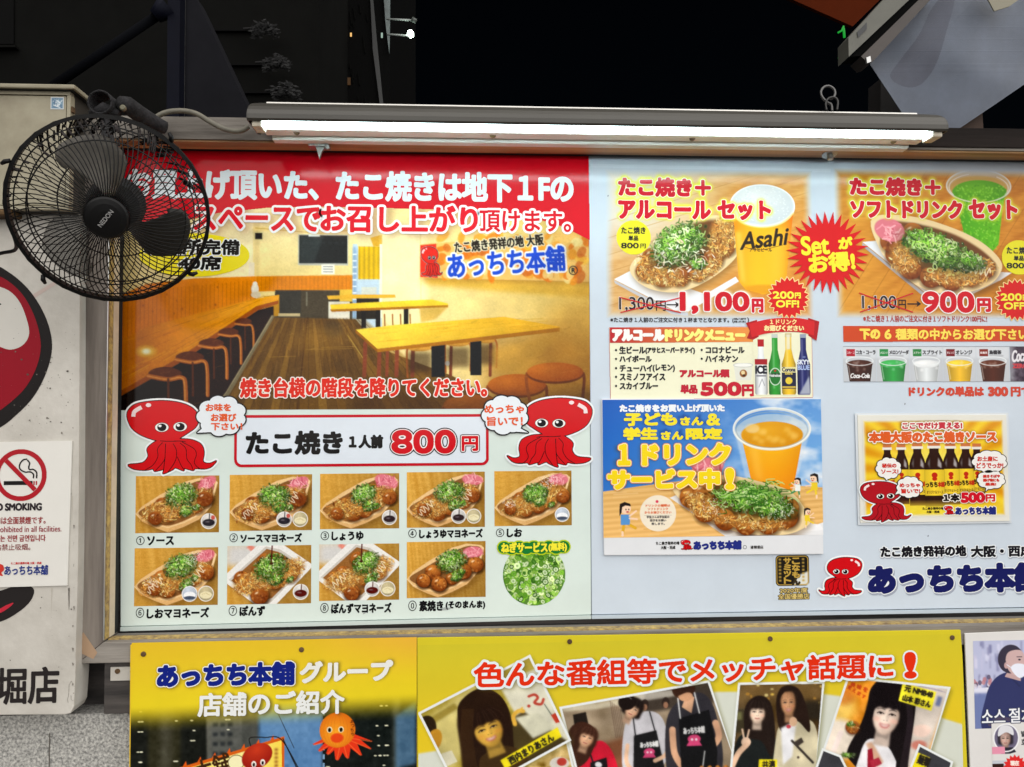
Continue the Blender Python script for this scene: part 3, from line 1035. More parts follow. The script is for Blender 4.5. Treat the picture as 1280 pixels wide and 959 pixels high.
shape(sb, [np.vstack((outer, close))], [(0, (28, 24, 24))], Yw, 'painted_outline', 0.0004, m=INK_MATT)
shape(sb, [np.vstack((inn, close))], [(0, (142, 14, 32))], Yw, 'painted_curve', 0.0006, m=INK_MATT)
shape(sb, [spline([(-60, 352), (-20, 355), (8, 362), (24, 377), (34, 400), (37, 418), (30, 431), (16, 437), (2, 434), (-30, 420), (-60, 410)], 8)], [(0, (203, 200, 193))], Yw, 'painted_highlight', 0.0008, m=INK_MATT)
shape(sb, [[(-10, 400), (70, 350), (72, 354), (-8, 406)]], [(0, (196, 178, 170))], Yw, 'faded_streak', 0.0003, m=INK_MATT)
shape(sb, [spline([(-60, 738), (-10, 740), (18, 733), (32, 732), (41, 736), (42, 744), (35, 756), (20, 768), (2, 777), (-30, 784), (-60, 786)], 8)], [(0, (34, 30, 30))], Yw, 'painted_mouth', 0.0004, m=INK_MATT)
shape(sb, [spline([(-60, 766), (-10, 764), (8, 757), (17, 754), (10, 761), (-6, 768), (-60, 774)], 6)], [(0, (186, 40, 58))], Yw, 'painted_tongue', 0.0006, m=INK_MATT)
text(sb, '堀店', (-4, 73, 835, 879), [(0.9, (38, 33, 33))], Yw, m=INK_MATT, s=3, name='brush_lettering')

# no smoking notice ---------------------------------------------------
Yn = Yw - 0.003
M_lam = mat('laminated_paper', (226, 224, 218), 0.25, noise=0.06, nscale=6)
nb = [(P(x, y, Yn)[0], P(x, y, Yn)[2]) for x, y in ((-70, 554), (90, 551), (84, 732), (-70, 736))]
bm = bmesh.new()
prism(bm, nb, Yn, Yw - 0.0006)
ns = bm_obj('no_smoking_notice', bm, M_lam)
tag(ns, 'laminated no smoking notice taped on the white shop sign', 'notice')
RED = (172, 34, 44)
c_ = (26, 594)
ringo, ringi = ellipse_pts(c_[0], c_[1], 32.5, 32.5, 72), ellipse_pts(c_[0], c_[1], 26.5, 26.5, 72)[::-1]
shape(ns, [ringo, ringi], [(0, RED)], Yn, 'prohibition_ring', 0.0004)
shape(ns, [[(5, 601.5), (41, 601.5), (41, 606.5), (5, 606.5)]], [(0, (30, 28, 28))], Yn, 'cigarette', 0.0004)
shape(ns, [[(42, 601.5), (43.6, 601.5), (43.6, 606.5), (42, 606.5)], [(44.8, 601.5), (46.4, 601.5), (46.4, 606.5), (44.8, 606.5)]], [(0, RED)], Yn, 'cigarette_tip', 0.0004)
smk = []
for pts in ([(42, 598), (42, 593), (38, 590), (31, 590), (25, 586), (25, 580), (29, 575), (34, 574)], [(46, 598), (46, 591), (42, 587), (37, 587), (36, 584), (37, 579), (34, 575)]):
    q = spline(pts, 6)
    t = np.gradient(q, axis=0)
    nrm = np.stack((-t[:, 1], t[:, 0]), 1)
    nrm /= np.linalg.norm(nrm, axis=1)[:, None]
    smk.append(np.vstack((q + nrm * 0.9, (q - nrm * 0.9)[::-1])))
shape(ns, smk, [(0, (36, 34, 34))], Yn, 'smoke', 0.0004, 4)
a = math.radians(45)
shape(ns, [[(c_[0] - 20.5, c_[1] - 16.5), (c_[0] - 16.5, c_[1] - 20.5), (c_[0] + 20.5, c_[1] + 16.5), (c_[0] + 16.5, c_[1] + 20.5)]], [(0, RED)], Yn, 'prohibition_bar', 0.0007)
text(ns, 'NO SMOKING', (-12, 52, 629.5, 638), [(0.45, (48, 42, 46))], Yn)
text(ns, '館内は全面禁煙です。', (-14, 57, 646, 655), [(0.2, (150, 60, 62))], Yn, s=4)
text(ns, 'Smoking is prohibited in all facilities.', (-46, 77, 658, 667.5), [(0.1, (150, 62, 70))], Yn, s=4)
text(ns, '관내에서는 전면 금연입니다', (-26, 57, 669, 677), [(0.2, (150, 52, 56))], Yn, s=4)
text(ns, '館内禁止吸烟。', (-14, 38, 680, 688), [(0.1, (140, 80, 78))], Yn, s=4)
text(ns, 'たこ焼き発祥の地 大阪・西成', (14, 52, 702.5, 705.5), [(0.1, (196, 60, 60))], Yn, s=5)
text(ns, 'あっちち本舗', (6, 60, 707, 718.5), [(0.9, (226, 224, 218)), (0.35, (44, 58, 124))], Yn, s=4)
shape(ns, [spline([(-8, 718), (-4, 710), (-2, 705), (4, 707), (5, 713), (2, 716), (4, 720), (-2, 719)], 5, True)], [(0, (200, 60, 50))], Yn, 'emblem', 0.0004)
# =================================================================== wall fan
M_fanblack = mat('fan_black', (6, 6, 7), 0.45, noise=0.3, nscale=60, spec=0.25)
M_fanwire = mat('fan_wire', (9, 9, 9), 0.5, noise=0.3, nscale=90, spec=0.25)
M_dust = mat('dusty_plastic', (38, 37, 40), 0.95, rgb2=(10, 10, 12), nscale=70, bump=0.6, bscale=200)
FC0 = P(139.2, 264.0, -0.24)
FR = 0.1266
_t, _y = 0.3914, 0.3136
FN = np.array((math.sin(_y) * math.cos(_t), -math.cos(_y) * math.cos(_t), -math.sin(_t)))
E1 = np.cross(FN, (0, 0, 1.0))
E1 /= np.linalg.norm(E1)
if E1[0] < 0:
    E1 = -E1
E2 = np.cross(FN, E1)
if E2[2] < 0:
    E2 = -E2

def fp(r, a, h):
    return FC0 + (E1 * math.cos(a) + E2 * math.sin(a)) * r + FN * h

fan = bpy.data.objects.new('wall_fan', None)
COL.objects.link(fan)
_base = P(160, 140, -0.07)
fan.location = _base
ORIG[fan.name] = np.array(_base)
tag(fan, 'black wall fan with wire guard hanging over the left board edge', 'fan')
HUBH = 0.056

def front_h(r):
    u = min(max((r - 0.027) / (FR - 0.027), 0), 1)
    return HUBH - 0.010 * u - (HUBH - 0.010) * u ** 3.2

NW = 92
wires = []
for i in range(NW):
    a = 2 * math.pi * i / NW
    pts = []
    for u in np.linspace(0, 1, 9):
        r = 0.024 + u * (FR - 0.024)
        pts.append(fp(r, a + 0.26 * u ** 2, front_h(r)))
    wires.append((pts, 0.0008, False))
tubes('front_guard', wires, M_fanwire, fan, 5)
rings = []
for r in (0.098, 0.116):
    rings.append(([fp(r, a, front_h(r) - 0.0006) for a in np.linspace(0, 2 * math.pi, 90, endpoint=False)], 0.001, True))
tubes('guard_ring', rings, M_fanwire, fan, 5)
rear = []
def rear_h(r):
    u = min(max((r - 0.04) / (FR - 0.04), 0), 1)
    return -0.055 + 0.055 * u ** 3
for i in range(46):
    a = 2 * math.pi * i / 46
    pts = []
    for u in np.linspace(0, 1, 9):
        r = 0.04 + u * (FR - 0.04)
        pts.append(fp(r, a - 0.55 * u ** 1.6, rear_h(r)))
    rear.append((pts, 0.00068, False))
rear.append(([fp(0.108, a, rear_h(0.108)) for a in np.linspace(0, 2 * math.pi, 80, endpoint=False)], 0.001, True))
rear.append(([fp(0.075, a, rear_h(0.075)) for a in np.linspace(0, 2 * math.pi, 80, endpoint=False)], 0.001, True))
tubes('rear_guard', rear, M_fanwire, fan, 5)
# greasy dust caught on the upper wires
Rd = np.random.RandomState(12)
dust = []
for k in range(110):
    a = math.radians(Rd.uniform(42, 165))
    u0 = Rd.uniform(0.62, 0.95)
    n_ = 5
    pts = []
    front = Rd.rand() < 0.35
    for u in np.linspace(u0, min(u0 + Rd.uniform(0.04, 0.2), 1.0), n_):
        r = 0.04 + u * (FR - 0.04)
        pts.append(fp(r, a - 0.55 * u ** 1.6 if not front else a + 0.2 * u ** 2, (rear_h(r) if not front else front_h(r)) + Rd.randn() * 0.0006))
    dust.append((pts, [0.0006 + 0.0013 * Rd.rand() for _ in range(n_)], False))
tubes('dust_strand', dust, mat('grey_dust', (66, 62, 62), 1.0, rgb2=(28, 26, 26), nscale=120, spec=0.0), fan, 5)['kind'] = 'stuff'
# rim: flat band with ribs
V, FCs = [], []
n = 120
for k in range(n):
    a = 2 * math.pi * k / n
    rib = 0.0006 if k % 4 == 0 else 0
    for r, h in ((FR - 0.0015, 0.007), (FR + 0.0035 + rib, 0.006), (FR + 0.0035 + rib, -0.008), (FR - 0.0015, -0.009)):
        V.append(fp(r, a, h))
for k in range(n):
    k2 = (k + 1) % n
    for q in range(4):
        FCs.append((k * 4 + q, k2 * 4 + q, k2 * 4 + (q + 1) % 4, k * 4 + (q + 1) % 4))
rim = mesh_obj('guard_rim', V, FCs, M_fanblack, fan)
for ang in (2.72, -0.66, 0.95, 4.0):
    paths = [([fp(FR + 0.004, ang - 0.03, 0.004), fp(FR + 0.009, ang, 0.006), fp(FR + 0.012, ang + 0.04, 0.004)], (0.003, 0.0034, 0.0022), False)]
    tubes('clip', paths, M_fanblack, rim, 8)
# hub cap
hub = lathe('hub_cap', [(0.0285, -0.004), (0.0287, 0.001), (0.0277, 0.004), (0.0255, 0.0062), (0.019, 0.0078), (0.010, 0.0088), (0.0, 0.009)], tuple(fp(0, 0, HUBH - 0.002)), tuple(FN), M_fanblack, fan, 48)
ps = fit_polys('NEDON', -0.0135, 0.0135, -0.0028, 0.0028)
bmv, bmf = [], []
al = np.concatenate(ps)
sc_ = 9000.0
mn = al.min(0) - 0.001
mx = al.max(0) + 0.001
w_, h_ = int((mx[0] - mn[0]) * sc_) + 2, int((mx[1] - mn[1]) * sc_) + 2
f_ = sdf(raster([(p - mn) * sc_ for p in ps], w_, h_), 6)
f_[0, :] = f_[-1, :] = 99
f_[:, 0] = f_[:, -1] = 99
ca, sa = math.cos(math.radians(54)), math.sin(math.radians(54))
for arr in contour(f_, 1.2):
    for poly in arr:
        st_ = len(bmv)
        for q in poly:
            x, y = mn[0] + (q[0] + 0.5) / sc_, -(mn[1] + (q[1] + 0.5) / sc_)
            X, Y = x * ca - y * sa, x * sa + y * ca
            bmv.append(FC0 + E1 * X + E2 * Y + FN * (HUBH + 0.0088 - 2.0 * (X * X + Y * Y) ** 0.5 * 0.02))
        bmf.append(tuple(range(st_, st_ + len(poly))))
mesh_obj('maker_mark', bmv, bmf, mat('silver_print', (150, 150, 150), 0.4), hub)
# blades
M_blade = mat('lit_smoky_blade', (108, 103, 96), 0.5, rgb2=(72, 69, 64), nscale=30)  # upper blade: lit tone of the plastic put into its colour
M_blade2 = mat('shaded_smoky_blade', (48, 46, 43), 0.5, rgb2=(30, 28, 27), nscale=40)  # same plastic, shaded tone put into its colour
def see_through_plastic(m, a):
    m.node_tree.nodes['Principled BSDF'].inputs['Alpha'].default_value = a
    return m
M_blade3 = see_through_plastic(mat('thin_smoky_blade', (76, 73, 68), 0.5, rgb2=(52, 50, 48), nscale=30), 0.45)
see_through_plastic(M_blade, 0.85)
def blade(a0, m):
    V, FCs = [], []
    nr, na = 12, 12
    for side in (0, 1):
        for i in range(nr):
            u = i / (nr - 1)
            r = 0.022 + u * 0.083
            wid = 0.42 + 0.62 * math.sin(min(u * 1.25, 1.0) * math.pi / 2) - 0.35 * max(0, u - 0.8) ** 1.2 * 4
            for j in range(na):
                v = j / (na - 1) - 0.5
                a = a0 + v * wid + 0.35 * u - 0.15
                rr = r - (0.012 * u * (2 * v) ** 4) if u > 0.7 else r
                h = 0.012 + v * 0.030 * (1 - 0.3 * u) + 0.004 * math.cos(v * 3)
                V.append(fp(rr, a, h - side * 0.0014))
    N = nr * na
    for side in (0, 1):
        for i in range(nr - 1):
            for j in range(na - 1):
                q = [side * N + i * na + j, side * N + i * na + j + 1, side * N + (i + 1) * na + j + 1, side * N + (i + 1) * na + j]
                FCs.append(tuple(q if side == 0 else reversed(q)))
    edge = [(i, 0) for i in range(nr)] + [(nr - 1, j) for j in range(1, na)] + [(i, na - 1) for i in range(nr - 2, -1, -1)] + [(0, j) for j in range(na - 2, 0, -1)]
    for (i, j), (i2, j2) in zip(edge, edge[1:] + edge[:1]):
        FCs.append((i * na + j, i2 * na + j2, N + i2 * na + j2, N + i * na + j))
    mesh_obj('blade', V, FCs, m, fan, smooth=True)
blade(math.radians(97), M_blade)
blade(math.radians(-27), M_blade2)
blade(math.radians(217), M_blade3)
lathe('blade_hub', [(0.020, -0.004), (0.021, 0.018), (0.019, 0.036), (0.008, 0.040)], tuple(fp(0, 0, 0)), tuple(FN), M_fanblack, fan, 32)
# motor and bracket
lathe('motor_housing', [(0.020, 0.058), (0.034, 0.05), (0.040, 0.03), (0.040, 0.012), (0.030, 0.0)], tuple(fp(0, 0, -0.085)), tuple(FN), M_dust, fan, 32)
# mount: cage-like joint and clamp arm on the rail
jc = P(131, 133, -0.14)
cage = []
for k in range(9):
    th = math.pi * k / 9
    cage.append(([jc + np.array((math.cos(a) * 0.0175 * math.cos(th * 0), math.cos(a) * math.sin(th) * 0.0 + (k - 4) * 0.004, math.sin(a) * 0.0175)) for a in np.linspace(0, 2 * math.pi, 28, endpoint=False)], 0.0016, True))
for a in (0.2, 0.9, 1.6, 2.4, 3.2, 4.2, 5.2):
    cage.append(([jc + np.array((math.cos(a) * 0.0175, y, math.sin(a) * 0.0175)) for y in np.linspace(-0.018, 0.018, 4)], 0.0016, False))
tubes('pivot_cage', cage, M_dust, fan, 6)
tubes('pivot_core', [([jc + np.array((-0.02, 0, -0.014)), jc + np.array((0.0, -0.003, -0.004)), jc + np.array((0.022, 0, -0.012))], (0.007, 0.009, 0.007), False)], M_dust, fan, 10)
arm = [P(150, 128, -0.15), P(158, 131, -0.14), P(176, 144, -0.11), P(196, 156, -0.085), P(207, 160, -0.075)]
tubes('mount_arm', [(arm, (0.010, 0.0135, 0.0135, 0.0125, 0.010), False)], M_dust, fan, 12)
lathe('knob', [(0.004, 0), (0.0045, 0.006), (0.003, 0.008)], tuple(P(155, 136, -0.165)), (0.1, -1, -0.1), mat('brass_screw', (108, 104, 84), 0.5), fan, 12)
tubes('support_strut', [([P(131, 145, -0.14), fp(0, 0, -0.07)], (0.008, 0.012), False)], M_dust, fan, 10)
cord = [fp(FR + 0.002, math.radians(197), 0.0), P(20, 311, -0.22), P(0, 317, -0.2), P(-30, 326, -0.16), P(-80, 336, -0.1)]
tubes('cord', [(spline(cord, 6), 0.0026, False)], M_fanblack, fan, 8)
# =================================================================== street behind, at night
def solid(name, pts, Y, depth, m, parent=None):
    bm = bmesh.new()
    prism(bm, [(P(x, y, Y)[0], P(x, y, Y)[2]) for x, y in pts], Y, Y + depth)
    return bm_obj(name, bm, m, parent)

YB = 7.0
bx0, bx1 = P(-900, 300, YB)[0], P(398, 100, YB)[0]
bA = box('dark_building', bx0, bx1, YB, YB + 6, -0.12, 14, M_darkwall)
tag(bA, 'plain charcoal building facing the street behind the lamp', 'building')
solid('window', [(-260, -140), (17, -140), (17, 55), (-260, 55)], YB - 0.02, 0.015, M_blackglass, bA)
solid('window_sill', [(-262, 56), (19, 56), (19, 59), (-262, 59)], YB - 0.08, 0.07, M_darkwall, bA)
for y0, xe in ((35, 330), (78, 345), (113, 358)):
    solid('ledge', [(262, y0 + 1), (xe - 8, y0 + 1), (xe - 8, y0 + 3.4), (262, y0 + 3.4)], YB - 0.05, 0.045, M_blackglass, bA)
Rt = np.random.RandomState(5)
M_tuft = mat('dim_leaf', (18, 18, 19), 0.9, noise=0.4, nscale=20)
for xe, yy in ((331, 37), (346, 79), (358, 114)):
    V, FCs = [], []
    c = P(xe, yy, YB - 0.25)
    for k in range(170):
        d = np.clip(Rt.randn(3), -1.5, 1.5) * np.array((0.085, 0.05, 0.035))
        d[2] -= abs(d[0]) * 0.5 - 0.03
        a = Rt.rand() * 6.28
        l, w = 0.045 + 0.05 * Rt.rand(), 0.012
        u = np.array((math.cos(a), Rt.randn() * 0.4, math.sin(a) * 0.5)) * l
        n = np.array((-math.sin(a), 0.3, math.cos(a))) * w
        st = len(V)
        V += [c + d - u * 0.5, c + d + n, c + d + u * 0.5, c + d - n]
        FCs.append((st, st + 1, st + 2, st + 3))
    t = mesh_obj('wall_plant', V, FCs, M_tuft)
    tubes('twig', [([c + np.array((-0.22, 0, 0.0)), c + np.array((-0.05, 0, 0.02)), c + np.array((0.12, 0, -0.03))], 0.012, False)], M_tuft, t, 6)
    tag(t, 'small dim leaf tuft at the ' + {37: 'top', 79: 'middle', 114: 'lowest'}[yy] + ' ledge of the dark building', 'plant', 'tufts on the building ledges')

YP = 5.0
pn = solid('grey_hoarding', [(227, -120), (190, -120), (246, 0), (312, 140), (316, 190), (226, 190)][2:] + [(229, -10), (240, -12)], YP, 0.3, M_panelgrey)
tag(pn, 'dim grey slanted panel behind the left end of the lamp', 'panel')
solid('edge_trim', [(227.5, -12), (231, -12), (229, 190), (225.5, 190)], YP - 0.03, 0.02, mat('pale_trim', (74, 74, 72), 0.7), pn)
sp = bpy.data.objects.new('steel_post', None)
COL.objects.link(sp)
b0 = P(216, 140, 4.2)
sp.location = (b0[0], 4.2, -0.12)
ORIG[sp.name] = np.array(sp.location)
tag(sp, 'navy steel post with a diagonal brace behind the fan', 'post')
xa, xb = P(209, 60, 4.2)[0], P(224.5, 60, 4.2)[0]
box('upright', xa, xb, 4.2, 4.3, -0.12, P(216, -60, 4.2)[2], M_navy, sp)
tubes('brace', [([P(60, 112, 4.25), P(205, 14, 4.25)], 0.034, False)], mat('dark_brace', (7, 8, 12), 0.9, spec=0.05), sp, 10)
tubes('gusset', [([P(194, 21, 4.22), P(210, 8, 4.22)], (0.05, 0.085), False)], M_navy, sp, 8)

YG = 9.0
gb = box('glass_building', P(407, 50, YG)[0], P(487, 50, YG)[0], YG, YG + 5, -0.12, 16, M_blackglass)
tag(gb, 'black glazed building with faint reflections right of the charcoal one', 'building')
solid('corner_post', [(398, -60), (405, -60), (404, 200), (397, 200)], YG - 0.1, 0.06, mat('post_grey', (34, 34, 34), 0.8), gb)
solid('mullion_and_reflection', [(408, 40), (412, 40), (436, 200), (431, 200)], YG - 0.05, 0.03, mat('mullion_dark', (22, 22, 22), 0.6), gb)
solid('glass_edge', [(477, -40), (488, -40), (487, 50), (486.5, 66), (482, 30)], YG - 0.06, 0.04, M_dim, gb)
solid('glass_edge', [(461, -40), (463, -40), (472, 60), (480, 140), (476, 140), (466, 62)], YG - 0.05, 0.03, mat('dim_edge', (20, 22, 23), 0.4), gb)
Rr = np.random.RandomState(8)
for k in range(26):  # thin paler strips stand in for faint reflections in the glass
    x, y = Rr.uniform(412, 458), Rr.uniform(0, 128)
    l = Rr.uniform(4, 22)
    solid('reflection_strip' if False else 'mullion_and_reflection', [(x, y), (x + 1.0, y), (x + 1.0 + l * 0.13, y + l), (x + l * 0.13, y + l)], YG - 0.02, 0.012, M_darkwall, gb)
M_warm = emit('warm_window_light', (255, 200, 120), 0.8)
M_warm2 = emit('dim_window_light', (150, 100, 40), 0.12)
for x, y, w, h, m in ((437.6, 41, 2.0, 4.4, M_warm), (433, 97, 5, 9, M_warm2), (476.2, 41, 2.2, 6, emit('cool_glint', (220, 255, 235), 0.35)), (429, 51, 1.6, 3, M_warm2)):  # lit windows, plus a glowing strip as a painted glint on the glass
    solid('lit_window_and_glint', [(x, y), (x + w, y), (x + w, y + h), (x, y + h)], YG - 0.03, 0.012, m, gb)
fl_ = bpy.data.objects.new('flood_lamp', None)
COL.objects.link(fl_)
q = P(500, 44, YG - 0.3)
fl_.location = q
ORIG[fl_.name] = np.array(q)
tag(fl_, 'bright white flood lamp on a thin arm against the black sky', 'lamp')
M_arm = mat('lamp_arm', (150, 158, 154), 0.5)
tubes('arm', [([P(484, 43, YG - 0.3), P(510, 45, YG - 0.3)], 0.014, False)], M_arm, fl_, 8)
tubes('lamp_head', [([P(512, 39, YG - 0.3), P(513, 42, YG - 0.3), P(514.5, 46, YG - 0.3)], (0.03, 0.045, 0.03), False)], emit('flood_light', (235, 255, 240), 12.0), fl_, 12)
rod = tubes('unlit_lamp', [([P(483, 24, YG - 0.3), P(516, 25.5, YG - 0.3)], 0.013, False)], M_arm, None, 8)
tag(rod, 'unlit lamp on a thin arm just above the bright one', 'lamp')
tubes('lamp_head', [([P(515, 24, YG - 0.32), P(520, 27, YG - 0.32)], 0.032, False)], mat('unlit_head', (70, 76, 72), 0.5), rod, 10)

# green sign far off
gs = bpy.data.objects.new('neon_sign', None)
COL.objects.link(gs)
q = P(1052, 50, 10)
gs.location = q
ORIG[gs.name] = np.array(q)
tag(gs, 'tiny green neon sign far off beside the awning rail', 'sign')
M_green = emit('green_neon', (30, 220, 70), 0.35)
tubes('stroke', [([P(1047.5, 41, 10), P(1052, 38.5, 10), P(1055.5, 31, 10)], 0.014, False), ([P(1054.3, 35, 10), P(1055, 40, 10), P(1055.5, 47, 10)], 0.018, False)], M_green, gs, 6)
tubes('dot', [([P(1048.5, 73, 10), P(1050.5, 69.5, 10)], 0.018, False)], M_green, gs, 6)

# awning, rail and clear sheet at upper right
aw = solid('awning', [(960, -14), (1066, 33), (1130, -30), (1130, -120), (960, -120)], 0.55, 0.012, M_orange)
tag(aw, 'orange cloth awning edge at the top right', 'awning')
rl = bpy.data.objects.new('awning_rail', None)
COL.objects.link(rl)
q = P(1100, 30, 0.3)
rl.location = q
ORIG[rl.name] = np.array(q)
tag(rl, 'slanted aluminium awning rail with dark grooves at the top right', 'rail')
solid('beam', [(1060.5, 47), (1115, -12), (1149, -12), (1061, 71)], 0.30, 0.05, M_alu, rl)
solid('groove', [(1063, 71), (1150.5, -12), (1160, -12), (1076, 70)], 0.315, 0.04, M_blackglass, rl)
solid('channel', [(1076.5, 70.5), (1160.5, -12), (1174, -12), (1091, 77), (1085, 79)], 0.305, 0.05, M_grooves, rl)
solid('maker_plate', [(1071.5, 40), (1083.5, 28), (1083.5, 36.5), (1072.5, 47)], 0.298, 0.0015, mat('rail_label', (38, 40, 44), 0.4), rl)
solid('corner_clip', [(1083, 72), (1088, 70), (1089, 77), (1084, 79)], 0.296, 0.006, M_silver, rl)

# vinyl sheet: a hanging skin with soft folds
outl = [(1086, 79), (1174, -12), (1300, -12), (1300, 92), (1240, 133), (1200, 160), (1183, 163), (1160, 152), (1127, 141)]
nx, ny = 90, 70
poly = np.array(outl, dtype=float)
mx_, my_ = np.meshgrid(np.linspace(1084, 1300, nx), np.linspace(-12, 164, ny))
mk = raster([np.stack(((poly[:, 0] - 1084) / 216 * (nx - 1) + 0.5, (poly[:, 1] + 12) / 176 * (ny - 1) + 0.5), 1)], nx, ny)
fld = sdf(raster([np.stack(((poly[:, 0] - 1080) * 2, (poly[:, 1] + 16) * 2), 1)], 450, 370), 4)
fld[0, :] = fld[-1, :] = 99
fld[:, 0] = fld[:, -1] = 99
fo = [(1166, 8), (1190, -14), (1192, 4), (1184, 34), (1172, 74), (1160, 96), (1146, 108), (1128, 108), (1112, 96), (1124, 76), (1148, 44)]  # outline of the band where fold shading is put in as darker colour
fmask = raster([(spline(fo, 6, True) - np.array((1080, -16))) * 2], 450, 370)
V, FCs, key, fm = [], [], {}, []
def sheet_y(x, y):
    u = (x - 1086) * 0.72 + (y - 79) * 0.70
    w = (x - 1086) * 0.70 - (y - 79) * 0.72
    return 0.36 + 0.006 * math.sin(w / 27 + u / 80) + 0.0022 * math.sin(w / 13.0 - u / 31 + 1) + 0.0018 * math.sin(u / 23 + w / 40) + 0.00022 * max(0, u - 40)
for arr in contour(fld, 0.0):
    if arr.shape[1] == 4:
        # split long runs so that the folds show
        out = []
        for p4 in arr:
            L = p4[1, 0] - p4[0, 0]
            if L > 5 and abs(p4[0, 1] - p4[1, 1]) < 1e-6 and abs(p4[2, 1] - p4[3, 1]) < 1e-6:
                ks = np.linspace(0, 1, int(L / 1.6) + 2)
                for a_, b_ in zip(ks[:-1], ks[1:]):
                    out.append(np.array((p4[0] + (p4[1] - p4[0]) * a_, p4[0] + (p4[1] - p4[0]) * b_, p4[3] + (p4[2] - p4[3]) * b_, p4[3] + (p4[2] - p4[3]) * a_)))
            else:
                out.append(p4)
        arr = out
    for p in arr:
        f = []
        for qx, qy in p:
            x, y = 1080 + (qx + 0.5) / 2, -16 + (qy + 0.5) / 2
            k = (round(x, 2), round(y, 2))
            if k not in key:
                key[k] = len(V)
                V.append(P(x, y, sheet_y(x, y)))
            f.append(key[k])
        FCs.append(tuple(f))
        qc_ = p.mean(0)
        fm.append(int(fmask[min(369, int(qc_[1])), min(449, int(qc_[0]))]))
M_vinyl = mat('cloudy_vinyl', (98, 108, 126), 0.35, rgb2=(80, 88, 103), nscale=5, spec=0.6)
vs = mesh_obj('vinyl_sheet', V, FCs, [M_vinyl, mat('fold_shade_vinyl', (82, 87, 103), 0.4, rgb2=(70, 74, 88), nscale=9)], None, smooth=True, fmats=fm)
tag(vs, 'cloudy blue grey vinyl sheet hanging from the awning rail', 'sheet')
md = vs.modifiers.new('thickness', 'SOLIDIFY')
md.thickness = 0.0012
lf = solid('cream_panel', [(1222, -14), (1236, 1), (1243, 14), (1262, 8), (1292, -14)], 0.325, 0.003, mat('cream_cloth', (142, 138, 122), 0.8))
tag(lf, 'cream cloth corner hanging over the vinyl sheet top', 'cloth')
ps_ = solid('stall_post', [(1101, 98), (1135, 98), (1135, 200), (1100, 200)], 0.48, 0.06, mat('post_dark', (40, 37, 36), 0.7))
tag(ps_, 'dark stall post half hidden behind the vinyl sheet', 'post')
br = solid('wood_block', [(1196, 162), (1228, 140), (1230, 175), (1196, 175)], 0.42, 0.06, mat('block_brown', (66, 48, 38), 0.8))
tag(br, 'brown wood block behind the lower tip of the vinyl sheet', 'block')
# =================================================================== printed food, emblems, shared painters
GREENS = [(78, 132, 34), (112, 170, 48), (150, 200, 78), (48, 96, 24), (190, 222, 124), (92, 150, 40), (216, 236, 176)]
FLAKES = [(232, 182, 100), (206, 144, 66), (246, 214, 150), (180, 112, 48), (240, 194, 110), (140, 78, 30), (224, 150, 60)]

def onions(cv, cx, cy, rx, ry, n, s=1.0, rot=0.0, ringy=0.5):
    R = cv.R
    cv.ell(cx, cy + ry * 0.12, rx * 0.98, ry * 0.95, (48, 70, 22), rot, 0.7, soft=rx * 0.35)
    for k in range(n):
        t = R.rand() ** 0.55 * (0.75 + 0.4 * R.rand())
        a = R.rand() * 6.283
        x, y = math.cos(a) * rx * t, math.sin(a) * ry * t
        hgt = 1 - t * t
        x, y = cx + x * math.cos(rot) - y * math.sin(rot), cy + x * math.sin(rot) + y * math.cos(rot)
        g = np.array(GREENS[R.randint(len(GREENS))], dtype=float)
        g = np.clip(g * (0.5 + 0.68 * (k / n)) * (1.2 - 0.42 * (y - cy + ry) / (2 * ry) - 0.12 * (x - cx) / rx) * (0.72 + 0.38 * hgt), 0, 255)
        if R.rand() < ringy:
            r = s * (0.8 + 1.3 * R.rand())
            w = r * (0.4 + 0.5 * R.rand())
            ro = R.rand() * 3
            cv.ell(x, y + 0.4 * s, r, w, g * 0.45, ro, 0.6)
            cv.ring(x, y, r, w, s * 0.8, g, ro, 0.95)
            if R.rand() < 0.4:
                cv.ell(x - r * 0.3, y - w * 0.5, s * 0.5, s * 0.35, (232, 246, 206), ro, 0.8, 0.4)
        else:
            l = s * (1.0 + 2.0 * R.rand())
            b = R.rand() * 6.283
            d = np.array((math.cos(b), math.sin(b))) * l
            m = np.array((-d[1], d[0])) * (R.rand() - 0.5) * 0.9
            p = np.array((x, y))
            cv.stroke([p - d, p + m, p + d], s * (0.7 + 0.8 * R.rand()), g, 0.95)

